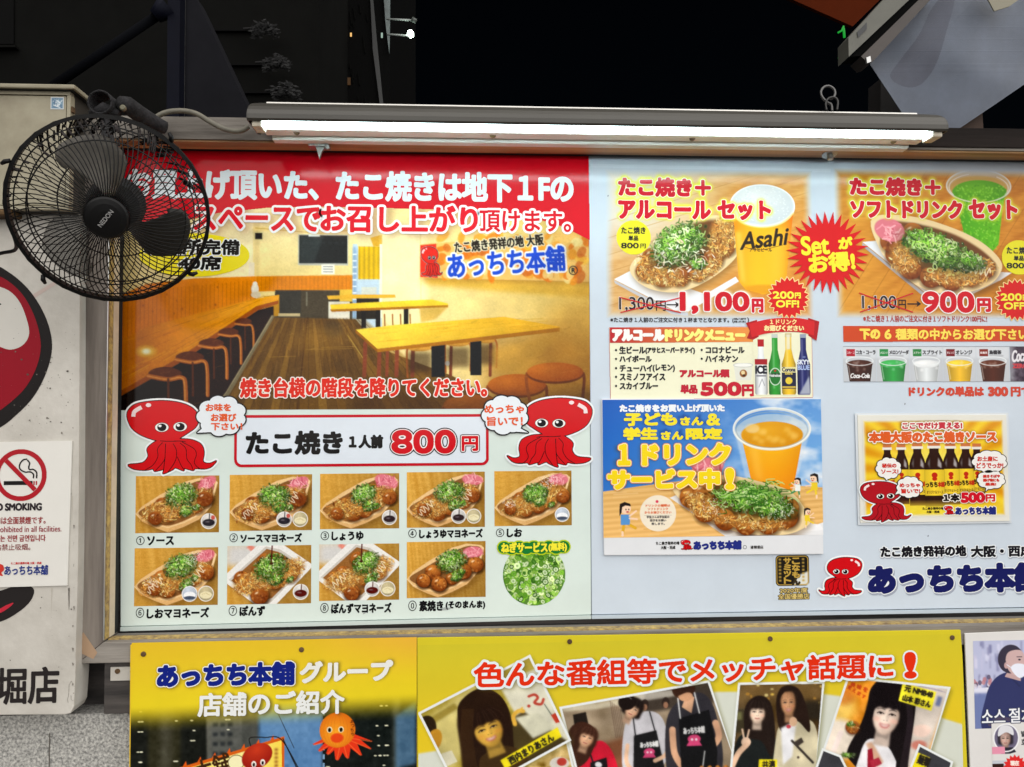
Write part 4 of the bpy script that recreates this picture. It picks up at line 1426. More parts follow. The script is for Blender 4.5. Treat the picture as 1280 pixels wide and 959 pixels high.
def flakes(cv, cx, cy, rx, ry, n, s=1.0, rot=0.0, pal=FLAKES):
    R = cv.R
    if n > 140:
        cv.ell(cx, cy + ry * 0.1, rx * 0.95, ry * 0.9, (176, 116, 46), rot, 0.72, soft=min(rx, ry) * 0.5)
        cv.ell(cx - rx * 0.1, cy - ry * 0.2, rx * 0.7, ry * 0.6, (214, 160, 78), rot, 0.6, soft=min(rx, ry) * 0.5)
    for k in range(n):
        t = R.rand() ** 0.6 * (0.8 + 0.35 * R.rand())
        a = R.rand() * 6.283
        x, y = math.cos(a) * rx * t, math.sin(a) * ry * t
        x, y = cx + x * math.cos(rot) - y * math.sin(rot), cy + x * math.sin(rot) + y * math.cos(rot)
        c = np.clip(np.array(pal[R.randint(len(pal))], dtype=float) * (0.72 + 0.55 * R.rand()), 0, 255)
        b = R.rand() * 6.283
        if R.rand() < 0.45:
            l = s * (0.8 + 1.8 * R.rand())
            cv.ell(x + 0.3, y + 0.5, l, l * (0.2 + 0.3 * R.rand()), (92, 48, 16), b, 0.45, 0.6)
            cv.ell(x, y, l, l * (0.16 + 0.3 * R.rand()), c, b, 0.85, 0.5)
        else:
            l = s * (0.8 + 2.4 * R.rand())
            d = np.array((math.cos(b), math.sin(b))) * l
            m = np.array((-d[1], d[0])) * (R.rand() - 0.5) * 1.2
            p = np.array((x, y))
            cv.stroke([p - d, p + m, p + d], s * (0.35 + 0.6 * R.rand()), c, 0.85)

def takoyaki(cv, x, y, r, sauce=0.0):
    R = cv.R
    cv.ell(x + r * 0.1, y + r * 0.2, r * 1.08, r * 1.0, (52, 26, 8), 0, 0.6, soft=r * 0.4)
    cv.ell(x, y, r, r * 0.93, (226, 142, 56), R.rand(), 1, 0.8, (118, 52, 14), (-0.3, -0.45))
    for _ in range(int(8 + r)):
        a, t = R.rand() * 6.28, R.rand() ** 0.5 * 0.85
        cv.ell(x + math.cos(a) * r * t, y + math.sin(a) * r * t, r * (0.08 + 0.16 * R.rand()), r * (0.06 + 0.1 * R.rand()), [(122, 58, 18), (222, 158, 78), (84, 34, 10), (190, 106, 40)][R.randint(4)], R.rand() * 3, 0.55, soft=r * 0.1)
    if sauce > 0:
        cv.ell(x - r * 0.05, y - r * 0.12, r * 0.85, r * 0.7, (96, 34, 12), 0.3, sauce * 0.8, soft=r * 0.35)
    cv.ell(x - r * 0.35, y - r * 0.42, r * 0.22, r * 0.1, (255, 236, 200), -0.5, 0.75, soft=r * 0.12)

def ginger(cv, x, y, rx, ry, rot=-0.3):
    R = cv.R
    cv.ell(x, y, rx, ry, (226, 120, 134), rot, 1, soft=1.5)
    for _ in range(26):
        a, t = R.rand() * 6.28, R.rand() ** 0.6
        px_, py_ = x + math.cos(a) * rx * t * 0.9, y + math.sin(a) * ry * t * 0.9
        b = R.rand() * 6.28
        l = rx * 0.25
        cv.stroke([(px_ - math.cos(b) * l, py_ - math.sin(b) * l), (px_ + R.randn() * 0.5, py_ + R.randn()), (px_ + math.cos(b) * l, py_ + math.sin(b) * l)], rx * 0.09, [(242, 160, 168), (206, 84, 104), (250, 190, 194), (230, 130, 146)][R.randint(4)], 0.85)

def mayo(cv, cx, cy, rx, ry, rot, s, n=5):
    q = []
    for k in range(n * 8 + 1):
        t = k / (n * 8)
        x, y = (t - 0.5) * 2 * rx, math.sin(t * n * 2 * math.pi) * ry
        q.append((cx + x * math.cos(rot) - y * math.sin(rot), cy + x * math.sin(rot) + y * math.cos(rot)))
    cv.stroke(q, 1.1 * s, (246, 236, 206), 0.95)

def powder(cv, x, y, r, n=60):
    for _ in range(n):
        a, t = cv.R.rand() * 6.28, cv.R.rand() ** 0.7
        cv.ell(x + math.cos(a) * r * t, y + math.sin(a) * r * t * 0.7, 0.5, 0.4, (250, 250, 250), 0, 0.7, soft=0.4)

def dip(cv, x, y, r, kind):
    cv.ell(x, y, r + 0.9, r + 0.9, (250, 250, 250))
    base = {'sauce': (236, 230, 226), 'mayo': (214, 200, 158), 'soy': (228, 224, 222), 'salt': (210, 220, 236), 'ponzu': (240, 236, 232)}[kind]
    cv.ell(x, y, r, r, base, 0, 1, 0.6, tuple(np.array(base) * 0.78), (-0.2, -0.6))
    fillc = {'sauce': (40, 36, 44), 'mayo': (236, 226, 186), 'soy': (46, 30, 34), 'salt': (246, 248, 252), 'ponzu': (84, 16, 12)}[kind]
    cv.ell(x, y + r * 0.2, r * 0.85, r * 0.5, fillc, 0, 1, 0.6)
    if kind in ('sauce', 'soy', 'ponzu'):
        cv.stroke([(x + r * 0.1, y - r), (x + r * 0.05, y + r * 0.2)], 1.1, tuple(np.array(fillc) * 0.8 + 10))
        cv.ell(x - r * 0.2, y + r * 0.1, r * 0.3, r * 0.1, (150, 140, 150), 0, 0.5)
    if kind == 'sauce':
        cv.ell(x + r * 0.6, y - r * 0.5, r * 0.28, r * 0.3, (200, 60, 50), 0, 0.8)
    if kind == 'salt':
        cv.ell(x, y + r * 0.55, r * 0.8, r * 0.25, (52, 62, 84), 0, 0.9)
    if kind == 'mayo':
        cv.stroke([(x - r * 0.5, y + r * 0.1), (x, y - r * 0.1), (x + r * 0.5, y + r * 0.2)], 0.9, (206, 186, 130), 0.7)

def dish(x0, x1, y0, y1, name, parent, seed, tray='boat', dips=(), gin=True, sauce=0.3, may=False, pow_=False, flk=1.0, plain=False, stream=False, label=None):
    cv = Canvas(x0, x1, y0, y1, 1.6, (222, 170, 84), seed)
    R = cv.R
    w, h = x1 - x0, y1 - y0
    cv.wood((214, 164, 74), (192, 138, 48), 1.45, 9)
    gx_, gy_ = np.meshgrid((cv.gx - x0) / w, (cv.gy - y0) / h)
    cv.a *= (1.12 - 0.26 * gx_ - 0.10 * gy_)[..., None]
    k = w / 105.0
    T = lambda u, v: (x0 + u * k, y0 + v * h / 71.0)
    def TP(l):
        return [T(*q) for q in l]
    if tray == 'box':
        cv.rect(x0, x0 + w * 0.42, y0, y0 + h * 0.35, (214, 218, 226), 0.9, 3)
        cv.poly(TP([(28, -2), (40, 6), (34, 10), (24, 2)]), (232, 130, 110), 0.9, 0.8)
        cv.poly(TP([(-4, 44), (50, -6), (66, 0), (110, 26), (104, 34), (62, 74), (40, 80)]), (120, 92, 50), 0.35, 2)
        cv.poly(TP([(-8, 40), (46, -8), (68, -2), (108, 25), (60, 73), (44, 78)]), (238, 236, 232))
        cv.poly(TP([(2, 41), (48, 1), (66, 5), (98, 26), (56, 68), (44, 74)]), (206, 200, 190))
        cv.poly(TP([(5, 42), (49, 4), (64, 8), (94, 27), (56, 64), (42, 68)]), (150, 98, 46))
        food = (50, 35, 36, 24, -0.1)
    else:
        cv.poly(TP([(0, 52), (12, 62), (40, 76), (66, 68), (86, 58), (102, 40), (108, 10), (96, 20)]), (96, 58, 16), 0.45, 2.2)
        cv.poly(TP([(0, 47), (8, 56.5), (26, 65), (41, 70.5), (60, 64), (80, 54.5), (95, 39), (103, 9), (99, 5), (80, 3), (60, 8), (30, 24), (8, 38)]),
                lambda X, Y: np.array((236, 194, 134)) + ((X - x0) / w)[..., None] * np.array((6, 10, 14)) - np.clip((Y - y0) / h - 0.6, 0, 1)[..., None] * np.array((40, 60, 70)))
        cv.poly(TP([(41, 70.5), (60, 64), (80, 54.5), (92, 43), (70, 55), (42, 63)]), (216, 166, 104), 0.6, 0.6)
        cv.poly(TP(spline([(4, 45), (12, 53), (28, 59), (42, 62), (64, 55), (79, 46), (92, 32), (99, 10), (88, 6), (74, 8), (48, 20), (22, 34)], 5, True)), (132, 84, 40), 0.95)
        cv.stroke(TP([(0, 46.5), (9, 55), (26, 61), (41, 64.5), (62, 58), (79, 49), (94, 34), (102, 8)]), 0.9, (250, 224, 176), 0.75)
        food = (52, 36, 40, 17, -0.5)
    balls = [(23, 48, 10), (41, 51, 10), (60, 46, 9), (76, 38, 10), (89, 29, 11), (70, 22, 9), (48, 32, 10), (34, 38, 10)]
    if tray == 'box':
        balls = [(22, 42, 11), (42, 58, 11), (60, 44, 11), (78, 34, 11), (50, 18, 10), (36, 34, 10), (66, 22, 10)]
    balls = [(u + R.randn() * 1.8, v + R.randn() * 1.4, r * (0.9 + 0.2 * R.rand())) for u, v, r in balls]
    ox, oy, osz = R.randn() * 3, R.randn() * 2, 0.95 + 0.3 * R.rand()
    for (u, v, r) in balls:
        takoyaki(cv, *T(u, v), r * k, sauce)
    if gin:
        ginger(cv, *T(88 + R.randn(), 11 + R.randn()), (12 + 4 * R.rand()) * k, (7 + 3 * R.rand()) * k, -0.3 + 0.3 * R.randn())
    if flk > 0:
        flakes(cv, *T(34, 45), 27 * k, 14 * k, int(430 * flk), 0.95 * k, -0.25)
        flakes(cv, *T(72, 33), 26 * k, 14 * k, int(400 * flk), 0.95 * k, -0.5)
    for (u, v, r) in (balls[:1] + balls[4:5] if tray == 'boat' else balls[1:2]):
        if not plain:
            takoyaki(cv, *T(u, v + 2), r * k * 0.86, sauce + 0.2)
    if plain:
        for q in (0, 1, 4, 3):
            takoyaki(cv, *T(*balls[q][:2]), balls[q][2] * k, 0)
    if may:
        mayo(cv, *T(26, 46), 12 * k, 4 * k, -0.7, k * 0.9, 4)
        mayo(cv, *T(78, 34), 13 * k, 5 * k, -0.9, k * 0.9, 4)
    onions(cv, *T(55 + ox, 25 + oy), 17 * k * osz, 13 * k * osz, 520, 0.7 * k, -0.3 + 0.2 * R.randn())
    onions(cv, *T(62 + ox, 43 - oy), 9 * k, 7 * k, 110, 0.7 * k, -0.5)
    onions(cv, *T(78 - ox, 40 + oy), 5 * k, 4 * k, 16, 0.8 * k, -0.5)
    flakes(cv, *T(45, 44), 30 * k, 10 * k, int(80 * flk), 0.6 * k, -0.4)
    if pow_:
        powder(cv, *T(20, 42), 9 * k)
        powder(cv, *T(74, 14), 13 * k, 90)
    if stream:
        cv.stroke([T(56, -2), T(55, 20)], 1.6, (84, 24, 20))
        cv.ell(*T(55, 22), 2.4, 1.6, (60, 16, 12), 0, 0.8)
    q = 92 if len(dips) == 1 else 90
    for kk, dk in enumerate(reversed(dips)):
        dip(cv, *T(q - 20.5 * kk, 57), 9.0 * k, dk)
    cv.a += fnoise(cv.h, cv.w, 2, 2, R)[..., None] * 4
    o = cv.mesh(name, parent)
    if label:
        o['label'] = label
    return o

OCT_HEAD = [(65, 320), (90, 245), (180, 192), (400, 168), (600, 190), (735, 250), (788, 345), (762, 425), (690, 480), (610, 530), (560, 562), (430, 566), (330, 550), (200, 500), (110, 430)]
OCT_SKIRT = [(440, 540), (340, 578), (272, 640), (282, 715), (225, 778), (85, 797), (140, 838), (255, 850), (330, 838), (352, 862), (440, 846), (436, 886), (530, 848), (560, 830), (640, 858), (650, 835), (735, 856), (760, 838), (850, 842), (920, 822), (972, 765), (905, 790), (838, 770), (846, 680), (815, 600), (720, 556), (600, 545)]
OCT_LINES = [[(425, 580), (375, 640), (378, 720), (330, 800), (250, 850)], [(455, 590), (452, 690), (440, 760), (355, 858)], [(450, 740), (438, 850)], [(530, 590), (566, 660), (556, 760), (480, 876)], [(575, 720), (612, 800), (645, 850)],
             [(600, 585), (660, 640), (672, 740), (715, 800), (735, 850)], [(620, 575), (740, 640), (768, 700), (748, 780), (800, 838), (850, 840)], [(660, 575), (600, 566), (480, 568), (400, 562)]]

def octopus(parent, x0, x1, y0, y1, flip=False, white=3.2, lw=1.0, Y=0.0, lift=0.0012, s=4.0, m=None, canvas=None, red=(208, 16, 24)):
    """plain red octopus emblem, head over a skirt of arms"""
    def T(l):
        a = np.asarray(l, dtype=float)
        u = (a[:, 0] - 65) / 907.0
        if flip:
            u = 1 - u
        return np.stack((x0 + u * (x1 - x0), y0 + (a[:, 1] - 168) / 718.0 * (y1 - y0)), 1)
    body = [T(spline(OCT_HEAD, 6, True)), T(spline(OCT_SKIRT, 4, True))]
    def orient(p):
        a = np.sum(p[:, 0] * np.roll(p[:, 1], -1) - np.roll(p[:, 0], -1) * p[:, 1])
        return p if a > 0 else p[::-1]
    body = [orient(b) for b in body]
    def ribbon(q, w):
        t = np.gradient(q, axis=0)
        n = np.stack((-t[:, 1], t[:, 0]), 1)
        n /= np.linalg.norm(n, axis=1)[:, None] + 1e-9
        return orient(np.vstack((q + n * w, (q - n * w)[::-1])))
    lines = [ribbon(T(spline(l, 5)), lw * 0.42) for l in OCT_LINES]
    k = (x1 - x0) / 907.0
    ky = (y1 - y0) / 718.0
    e = [T([(420, 430)])[0], T([(605, 425)])[0]]
    white_eye = [orient(ellipse_pts(p[0], p[1], 68 * k, 44 * ky, 28)) for p in e]
    pupil = [orient(ellipse_pts(p[0] - (12 * k if not flip else -12 * k) * 0, p[1], 46 * k, 38 * ky, 24)) for p in e]
    glint = [orient(ellipse_pts(p[0] - 18 * k, p[1] - 14 * ky, 16 * k, 13 * ky, 14)) for p in e]
    shine = [ribbon(T(spline([(135, 325), (145, 275), (215, 232)], 5)), 20 * ky), orient(ellipse_pts(*T([(285, 212)])[0], 28 * k, 20 * ky, 18))]
    stack = [(body, [(white, (240, 242, 244))] if white else []), (body, [(lw, (24, 10, 12)), (0, red)]), (lines, [(0, (24, 10, 12))]), (white_eye, [(lw * 0.5, (24, 10, 12)), (0, (244, 240, 236))]), (pupil, [(0, (16, 12, 14))]), (glint, [(0, (244, 244, 244))]), (shine, [(0, (246, 222, 222))])]
    if canvas is not None:
        for ps, ly in stack:
            if ly:
                canvas.mask_layers(ps, ly)
        return None
    fl = Flat()
    z = lift
    for ps, ly in stack:
        if ly:
            decal(fl, ps, ly, Y, z, s)
            z += 0.00013 * len(ly)
    return fl.build('octopus_emblem', parent, m)

def cloud(cx, cy, rx, ry, n=9, k=0.36, seed=0, tail=None):
    R = np.random.RandomState(seed)
    out = [ellipse_pts(cx, cy, rx * 0.82, ry * 0.8, 40)]
    for i in range(n):
        a = 2 * math.pi * i / n + 0.3
        out.append(ellipse_pts(cx + math.cos(a) * rx * 0.66, cy + math.sin(a) * ry * 0.66, rx * (k + 0.05 * R.rand()), ry * (k + 0.04 * R.rand()), 26))
    if tail:
        out.append(np.array(tail if np.cross(np.array(tail[1]) - np.array(tail[0]), np.array(tail[2]) - np.array(tail[1])) > 0 else tail[::-1], dtype=float))
    return out

def bubble(parent, cx, cy, rx, ry, lines, tail, Y=0.0, lift=0.0019, lw=1.6, seed=0, m=None):
    o = shape(parent, cloud(cx, cy, rx - lw, ry - lw, 9, 0.36, seed, tail), [(lw, (22, 18, 20)), (0, (232, 238, 244))], Y, 'speech_bubble', lift, 4, m)
    for body, bb in lines:
        text(o, body, bb, [(0.35, (228, 88, 34))], Y, lift=lift + 0.0004, s=4, m=m)
    return o

def ink_panel(name, x0, x1, y0, y1, Y, thick, colour, parent=None, m=None, bevel=0.0008, pts=None, **kw):
    """a printed board: bevelled slab with one print colour; pts (photograph px) may give its outline"""
    pts = pts or [(x0, y0), (x1, y0), (x1, y1), (x0, y1)]
    bm = bmesh.new()
    prism(bm, [(P(x, y, Y)[0], P(x, y, Y)[2]) for x, y in pts], Y, Y + thick)
    bmesh.ops.bevel(bm, geom=list(bm.edges), offset=bevel, segments=2, affect='EDGES', clamp_overlap=True)
    bmesh.ops.recalc_face_normals(bm, faces=bm.faces)
    bm.verts.index_update()
    vs = [tuple(v.co) for v in bm.verts]
    fs = [tuple(v.index for v in f.verts) for f in bm.faces]
    bm.free()
    return mesh_obj(name, vs, fs, m or INK, parent, colors=np.tile(lin(colour), (len(vs), 1)))

# =================================================================== left menu board
WHITE_L = (216, 229, 223)
xs = 738.2
ztop = Zrb + 0.02
bl = ink_panel('menu_board', 0, 0, 0, 0, 0.0, 0.006, WHITE_L, pts=[(150, 178), (735.2, 190), (739.0, 768.5), (150.5, 783)])
tag(bl, 'large menu board with red banner, dining room photo and ten takoyaki prices', 'menu board')
ink_panel('edge_strip', 0, 0, 0, 0, -0.003, 0.008, (196, 208, 204), bl, pts=[(150, 784.2), (739, 769.6), (739, 774.0), (150, 789.4)], bevel=0.0004)

# --- room photograph
cv = Canvas(150.6, 736.6, 188, 511.8, 1.3, (240, 220, 160), 11)
R = cv.R
def grad(c1, c2, x0, x1, y0=None, y1=None):
    c1, c2 = np.array(c1, float), np.array(c2, float)
    def f(X, Y):
        t = np.clip((X - x0) / (x1 - x0), 0, 1) if y0 is None else np.clip((Y - y0) / (y1 - y0), 0, 1)
        return c1 + (c2 - c1) * t[..., None]
    return f
cv.rect(150, 320, 250, 380, (0, 0, 0))
cv.poly([(150, 230), (318, 230), (318, 352), (150, 376)], grad((226, 206, 150), (246, 232, 188), 150, 318))
cv.poly([(312, 230), (480, 230), (480, 400), (312, 400)], grad((246, 230, 180), (236, 216, 150), 250, 400, 270, 350))
cv.rect(313, 320, 282, 352, (214, 190, 130), 0.5, 1)
cv.poly([(312, 286), (362, 284), (440, 286), (440, 290), (362, 289), (312, 291)], (250, 224, 150), 0.8, 0.6)
cv.stroke([(315, 287), (395, 293), (440, 288)], 1.2, (190, 150, 60), 0.6)
cv.rect(307, 314, 330, 350, (236, 224, 196))
# wainscot
cv.poly([(150, 371), (183, 357), (240, 350), (316, 347), (316, 377), (183, 411), (150, 428)], grad((206, 122, 22), (222, 140, 36), 150, 316))
for k in range(34):
    x = 150 + k * 5.0
    cv.stroke([(x, 352 + (316 - x) * 0.1), (x, 376 + (316 - x) * 0.32)], 0.7, (150, 82, 10), 0.55)
for k in range(20):
    x, y = R.uniform(152, 312), R.uniform(356, 400)
    cv.ell(x, y, 1.0, 1.4, (138, 70, 10), 0, 0.5)
cv.poly([(316, 347), (437, 345), (436, 363), (316, 366)], (214, 136, 28))
for k in range(24):
    x = 318 + k * 5
    cv.stroke([(x, 347), (x, 364)], 0.6, (160, 90, 14), 0.5)
# back of the room
cv.poly([(340, 364), (436, 364), (438, 400), (336, 402)], (74, 66, 52))
cv.poly([(340, 366), (372, 364), (372, 396), (340, 398)], (58, 56, 50))
cv.rect(378, 380, 366, 384, (120, 116, 100))
cv.poly([(326, 372), (345, 370), (345, 396), (330, 398)], (190, 142, 34))
cv.rect(344, 371, 393, 396.5, (196, 180, 140))
cv.rect(420, 437, 363, 378, (228, 190, 80))
cv.rect(368, 430.5, 294.5, 333, (196, 196, 184))
cv.rect(369.5, 429.5, 295.5, 330.5, (30, 34, 34))
cv.poly([(370, 296), (400, 296), (388, 330), (370, 330)], (52, 60, 60), 0.8, 1)
cv.rect(381, 395, 294, 297, (230, 236, 230))
for k in range(7):
    cv.rect(374 + k * 8, 378 + k * 8, 304, 306, (70, 78, 78), 0.5, 0.6)
cv.rect(397, 413.5, 332, 344, (240, 238, 228))
for k in range(3):
    cv.rect(399, 411.5, 334 + k * 3.2, 335.2 + k * 3.2, (120, 120, 116), 0.7)
cv.rect(314.5, 323.5, 293, 301, (44, 42, 40))
cv.rect(406, 432.5, 378, 402, (226, 222, 206))
cv.rect(409, 430, 381, 383, (190, 186, 170))
cv.ell(315, 363, 4.6, 7, (236, 230, 214))
cv.ell(315, 357, 3, 3.4, (240, 234, 220))
cv.ell(316, 370, 6, 4, (220, 206, 180))
# hall with yellow curtain
cv.rect(436, 473, 306, 412, (196, 214, 224))
cv.rect(436, 441, 310, 400, (130, 160, 190), 0.8, 1)
for k in range(9):
    cv.rect(436, 441, 318 + k * 8, 320 + k * 8, (240, 246, 250), 0.8)
cv.rect(443, 471.5, 309, 350, (214, 176, 16))
for k in range(10):
    x = 444.5 + k * 3
    cv.stroke([(x, 309), (x + R.randn() * 0.4, 350)], 1.0, [(172, 134, 6), (240, 206, 50)][k % 2], 0.8)
cv.rect(442, 472, 290, 309, (236, 220, 170))
cv.poly([(458, 298), (486, 290), (486, 308), (462, 309)], (214, 168, 60))
cv.rect(447, 466, 360, 372, (214, 218, 206))
cv.rect(470, 474, 306, 398, (250, 246, 226))
# right wall
cv.poly([(473, 280), (737, 260), (737, 512), (600, 512), (520, 436), (473, 400)], grad((246, 228, 172), (240, 208, 124), 473, 737))
cv.poly([(520, 345), (737, 352), (737, 372), (640, 366), (520, 356)], (222, 176, 66), 0.8, 2.5)
cv.poly([(473, 280), (528, 280), (530, 402), (473, 402)], (250, 236, 190), 0.7, 3)
cv.stroke([(521, 290), (522, 400)], 1.4, (214, 190, 120), 0.5)
cv.poly([(690, 380), (737, 370), (737, 512), (640, 512), (660, 440)], (206, 150, 56), 0.55, 14)
cv.poly([(600, 420), (700, 412), (737, 430), (737, 512), (600, 512)], (150, 96, 26), 0.5, 12)
# floor
cv.poly([(334, 398), (440, 400), (470, 436), (560, 470), (640, 512), (270, 512), (283, 488)], grad((112, 84, 44), (118, 86, 28), 0, 1, 398, 512))
for k in range(26):
    t0 = k / 25.0
    x0_, x1_ = 338 + t0 * 108, 262 + t0 * 300
    c_ = [(92, 66, 24), (138, 102, 40), (104, 74, 20), (150, 114, 50), (84, 60, 26)][R.randint(5)]
    cv.poly([(x0_, 399), (x0_ + 4.3, 399), (x1_ + 12, 512), (x1_, 512)], c_, 0.5, 0.8)
    cv.stroke([(x0_, 399), (x1_, 512)], 0.7, (66, 44, 14), 0.6)
for k in range(150):
    t0, yy = R.rand(), R.uniform(402, 508)
    f0 = (yy - 398) / 114.0
    x = (338 + t0 * 108) * (1 - f0) + (262 + t0 * 300) * f0
    l = R.uniform(6, 26)
    cv.stroke([(x, yy), (x + (t0 - 0.4) * 0.9 * l * 0.6, yy + l)], R.uniform(0.6, 1.8), [(160, 122, 54), (76, 52, 18), (140, 108, 60), (96, 70, 30)][R.randint(4)], 0.4)
cv.stroke([(380, 398), (368, 512)], 1.4, (70, 44, 14), 0.7)
cv.stroke([(430, 420), (449, 448)], 1.0, (196, 170, 90), 0.8)
for xx in ((378, 436, 436.5), (333, 366, 446), (398, 440, 434)):
    cv.stroke([(xx[0], xx[2] + 1), (xx[1], xx[2])], 0.7, (176, 140, 70), 0.6)
cv.ell(412, 412, 12, 10, (70, 58, 40), 0, 0.5, 6)
cv.ell(395, 424, 34, 16, (170, 130, 56), 0, 0.3, soft=14)
# counter along the left wall
cv.poly([(150, 428), (183, 410), (310, 376), (345, 370), (344, 377), (317, 384), (220, 449), (150, 489)], grad((196, 116, 10), (232, 166, 40), 150, 330))
for k in range(50):
    t = R.rand()
    x = 150 + 160 * R.rand()
    yb, yf = 428 - (x - 150) * 0.32, 489 - (x - 150) * 0.63
    y = yb + (yf - yb) * t
    cv.stroke([(x, y), (x + 22, y - 22 * (0.32 + 0.31 * t))], 0.8, [(160, 88, 4), (240, 184, 64)][R.randint(2)], 0.4)
cv.ell(183, 440, 10, 6, (255, 226, 130), 0, 0.8, soft=6)
cv.ell(183, 440, 4.5, 3, (255, 255, 226), 0, 1, soft=3)
cv.poly([(150, 489), (220, 449), (317, 384), (344, 377), (344, 381), (319, 389), (222, 455), (150, 496)], (156, 84, 10))
cv.poly([(150, 496), (222, 455), (319, 389), (338, 384), (338, 399), (284, 488), (270, 512), (150, 512)], (30, 14, 6))
cv.poly([(230, 470), (330, 392), (336, 398), (284, 488), (260, 512), (200, 512)], (46, 24, 8), 0.7, 5)
for (x, y, w, h, l) in ((206, 468, 20, 9, 60), (236, 448, 17, 8, 46), (262, 431, 15, 7, 42), (283, 417, 12, 6, 38), (301, 404, 10, 5, 34)):
    cv.ell(x, y, w, h, (72, 34, 14))
    cv.ell(x, y - 1.5, w, h * 0.7, (96, 50, 22))
    q = spline([(x - w, y + 2), (x + w * 0.2, y + h * 0.7), (x + w, y + 4), (x + w * 1.25, y + 14), (x + w * 1.3, y + l)], 5)
    cv.stroke(q, w * 0.26, (176, 104, 44))
    cv.stroke(q + np.array((-w * 0.06, 0)), w * 0.09, (218, 150, 80))
    cv.stroke([(x + w * 0.2, y + 6), (x + w * 0.25, y + l)], w * 0.14, (96, 50, 22))
cv.stroke([(337, 397), (284, 490), (268, 512)], 4.0, (128, 118, 92))
cv.stroke([(336, 397), (281, 490), (264, 512)], 1.2, (176, 166, 136))
# tables
cv.poly([(404, 371), (440, 369), (489, 369), (490, 373), (406, 375.5)], (226, 180, 66))
cv.rect(441, 469, 374, 400, (40, 34, 24))
for x in (447, 465, 500):
    cv.rect(x, x + 6, 386, 411, (26, 22, 18))
for x in (476, 486, 496, 508):
    cv.stroke([(x, 394), (x + 1, 420)], 1.6, (150, 90, 30))
cv.poly([(408, 382), (437, 380), (536, 375), (556, 380), (556, 384), (440, 388.5), (410, 390)], (246, 208, 66))
cv.poly([(408, 388), (556, 382), (556, 385), (410, 391)], (170, 116, 24))
cv.poly([(520, 386), (556, 384), (540, 400), (522, 404)], (206, 168, 78), 0.8, 1)
for x, w in ((452, 5), (470, 5), (492, 5), (512, 5), (560, 4), (610, 4), (480, 4)):
    cv.stroke([(x, 430), (x - 1, 470)], w, (134, 72, 46))
for x, y, w in ((520, 436, 15), (568, 430, 15), (604, 426, 12)):
    cv.ell(x, y, w, 4, (214, 160, 70))
    cv.stroke(spline([(x - w, y), (x - w - 1, y + 8), (x - w, y + 36)], 4), 2.4, (160, 92, 40))
    cv.stroke(spline([(x + w, y), (x + w + 2, y + 8), (x + w + 1, y + 34)], 4), 2.4, (176, 108, 50))
    cv.rect(x - w, x + w, y + 5, y + 30, (50, 34, 18), 0.6, 2)
cv.rect(535, 552, 430, 472, (22, 24, 28))
cv.rect(584, 598, 424, 470, (22, 24, 28))
cv.ell(555, 455, 3, 3, (150, 150, 150), 0, 0.8)
cv.poly([(610, 438), (660, 425), (700, 415), (690, 425), (650, 470), (615, 466)], (206, 160, 70), 0.6, 3)
cv.poly([(440, 413), (490, 407), (627, 396.5), (698, 409), (698, 411), (580, 424), (467, 437)], grad((244, 214, 86), (232, 178, 46), 440, 690))
for k in range(40):
    x, y = R.uniform(455, 670), 0
    t = R.rand()
    y = 412 - (x - 455) * 0.07 + t * 18
    if y < 437 - (x - 467) * 0.115:
        cv.stroke([(x, y), (x + 26, y - 2)], 0.7, [(250, 210, 96), (204, 150, 30)][R.randint(2)], 0.45)
cv.poly([(467, 437), (580, 424), (698, 410), (698, 415), (580, 429), (467, 441)], (176, 118, 20))
cv.poly([(440, 413), (467, 437), (467, 441), (440, 417)], (150, 96, 16))
for cx, cy, rx, ry in ((643, 482, 37, 13.5), (692, 466, 36, 12), (586, 507, 36, 13)):
    cv.stroke(spline([(cx - rx, cy + 2), (cx - rx - 1, cy + 12), (cx - rx + 4, cy + 40)], 4), 4, (150, 84, 34))
    cv.stroke(spline([(cx + rx, cy + 2), (cx + rx + 1, cy + 12), (cx + rx - 2, cy + 40)], 4), 4, (120, 64, 24))
    cv.ell(cx, cy + 3, rx, ry, (116, 62, 16))
    cv.ell(cx, cy, rx, ry, (204, 124, 44), 0, 1, 0.7, (170, 92, 26), (-0.4, -0.4))
cv.poly([(440, 486), (620, 498), (737, 490), (737, 512), (440, 512)], (70, 44, 14), 0.55, 8)
# banner in the room
bq = np.array([(521, 306), (640, 296), (737, 284), (737, 352), (640, 350), (521, 348)])
cv.poly(bq + np.array((1, 3)), (150, 100, 30), 0.5, 2)
cv.poly(bq, (240, 196, 118))
for k in range(110):
    x, y = R.uniform(545, 735), R.uniform(294, 350)
    cv.ell(x, y, R.uniform(4, 10), R.uniform(3, 7), [(236, 150, 40), (220, 116, 20), (246, 196, 80), (200, 110, 40), (246, 226, 160), (240, 170, 60)][R.randint(6)], R.rand() * 3, 0.75, 1.5)
cv.poly([(521, 307), (541, 305), (543, 348), (521, 347)], (222, 60, 40))
octopus(None, 522, 549, 309, 347, white=0.8, lw=0.5, canvas=cv, red=(214, 50, 36))
cv.text('たこ焼き発祥の地 大阪', (564, 678, 297, 311), [(1.6, (246, 236, 206)), (0.5, (40, 34, 26))], rot=-0.10)
cv.text('あっちち本舗', (556, 705, 312, 343), [(3.2, (250, 248, 244)), (1.0, (28, 82, 196))], rot=-0.075)
cv.ring(716, 337.5, 5.4, 5.4, 1.2, (40, 40, 40))
cv.text('R', (714, 718.4, 334.5, 340.5), [(0.3, (40, 40, 40))])
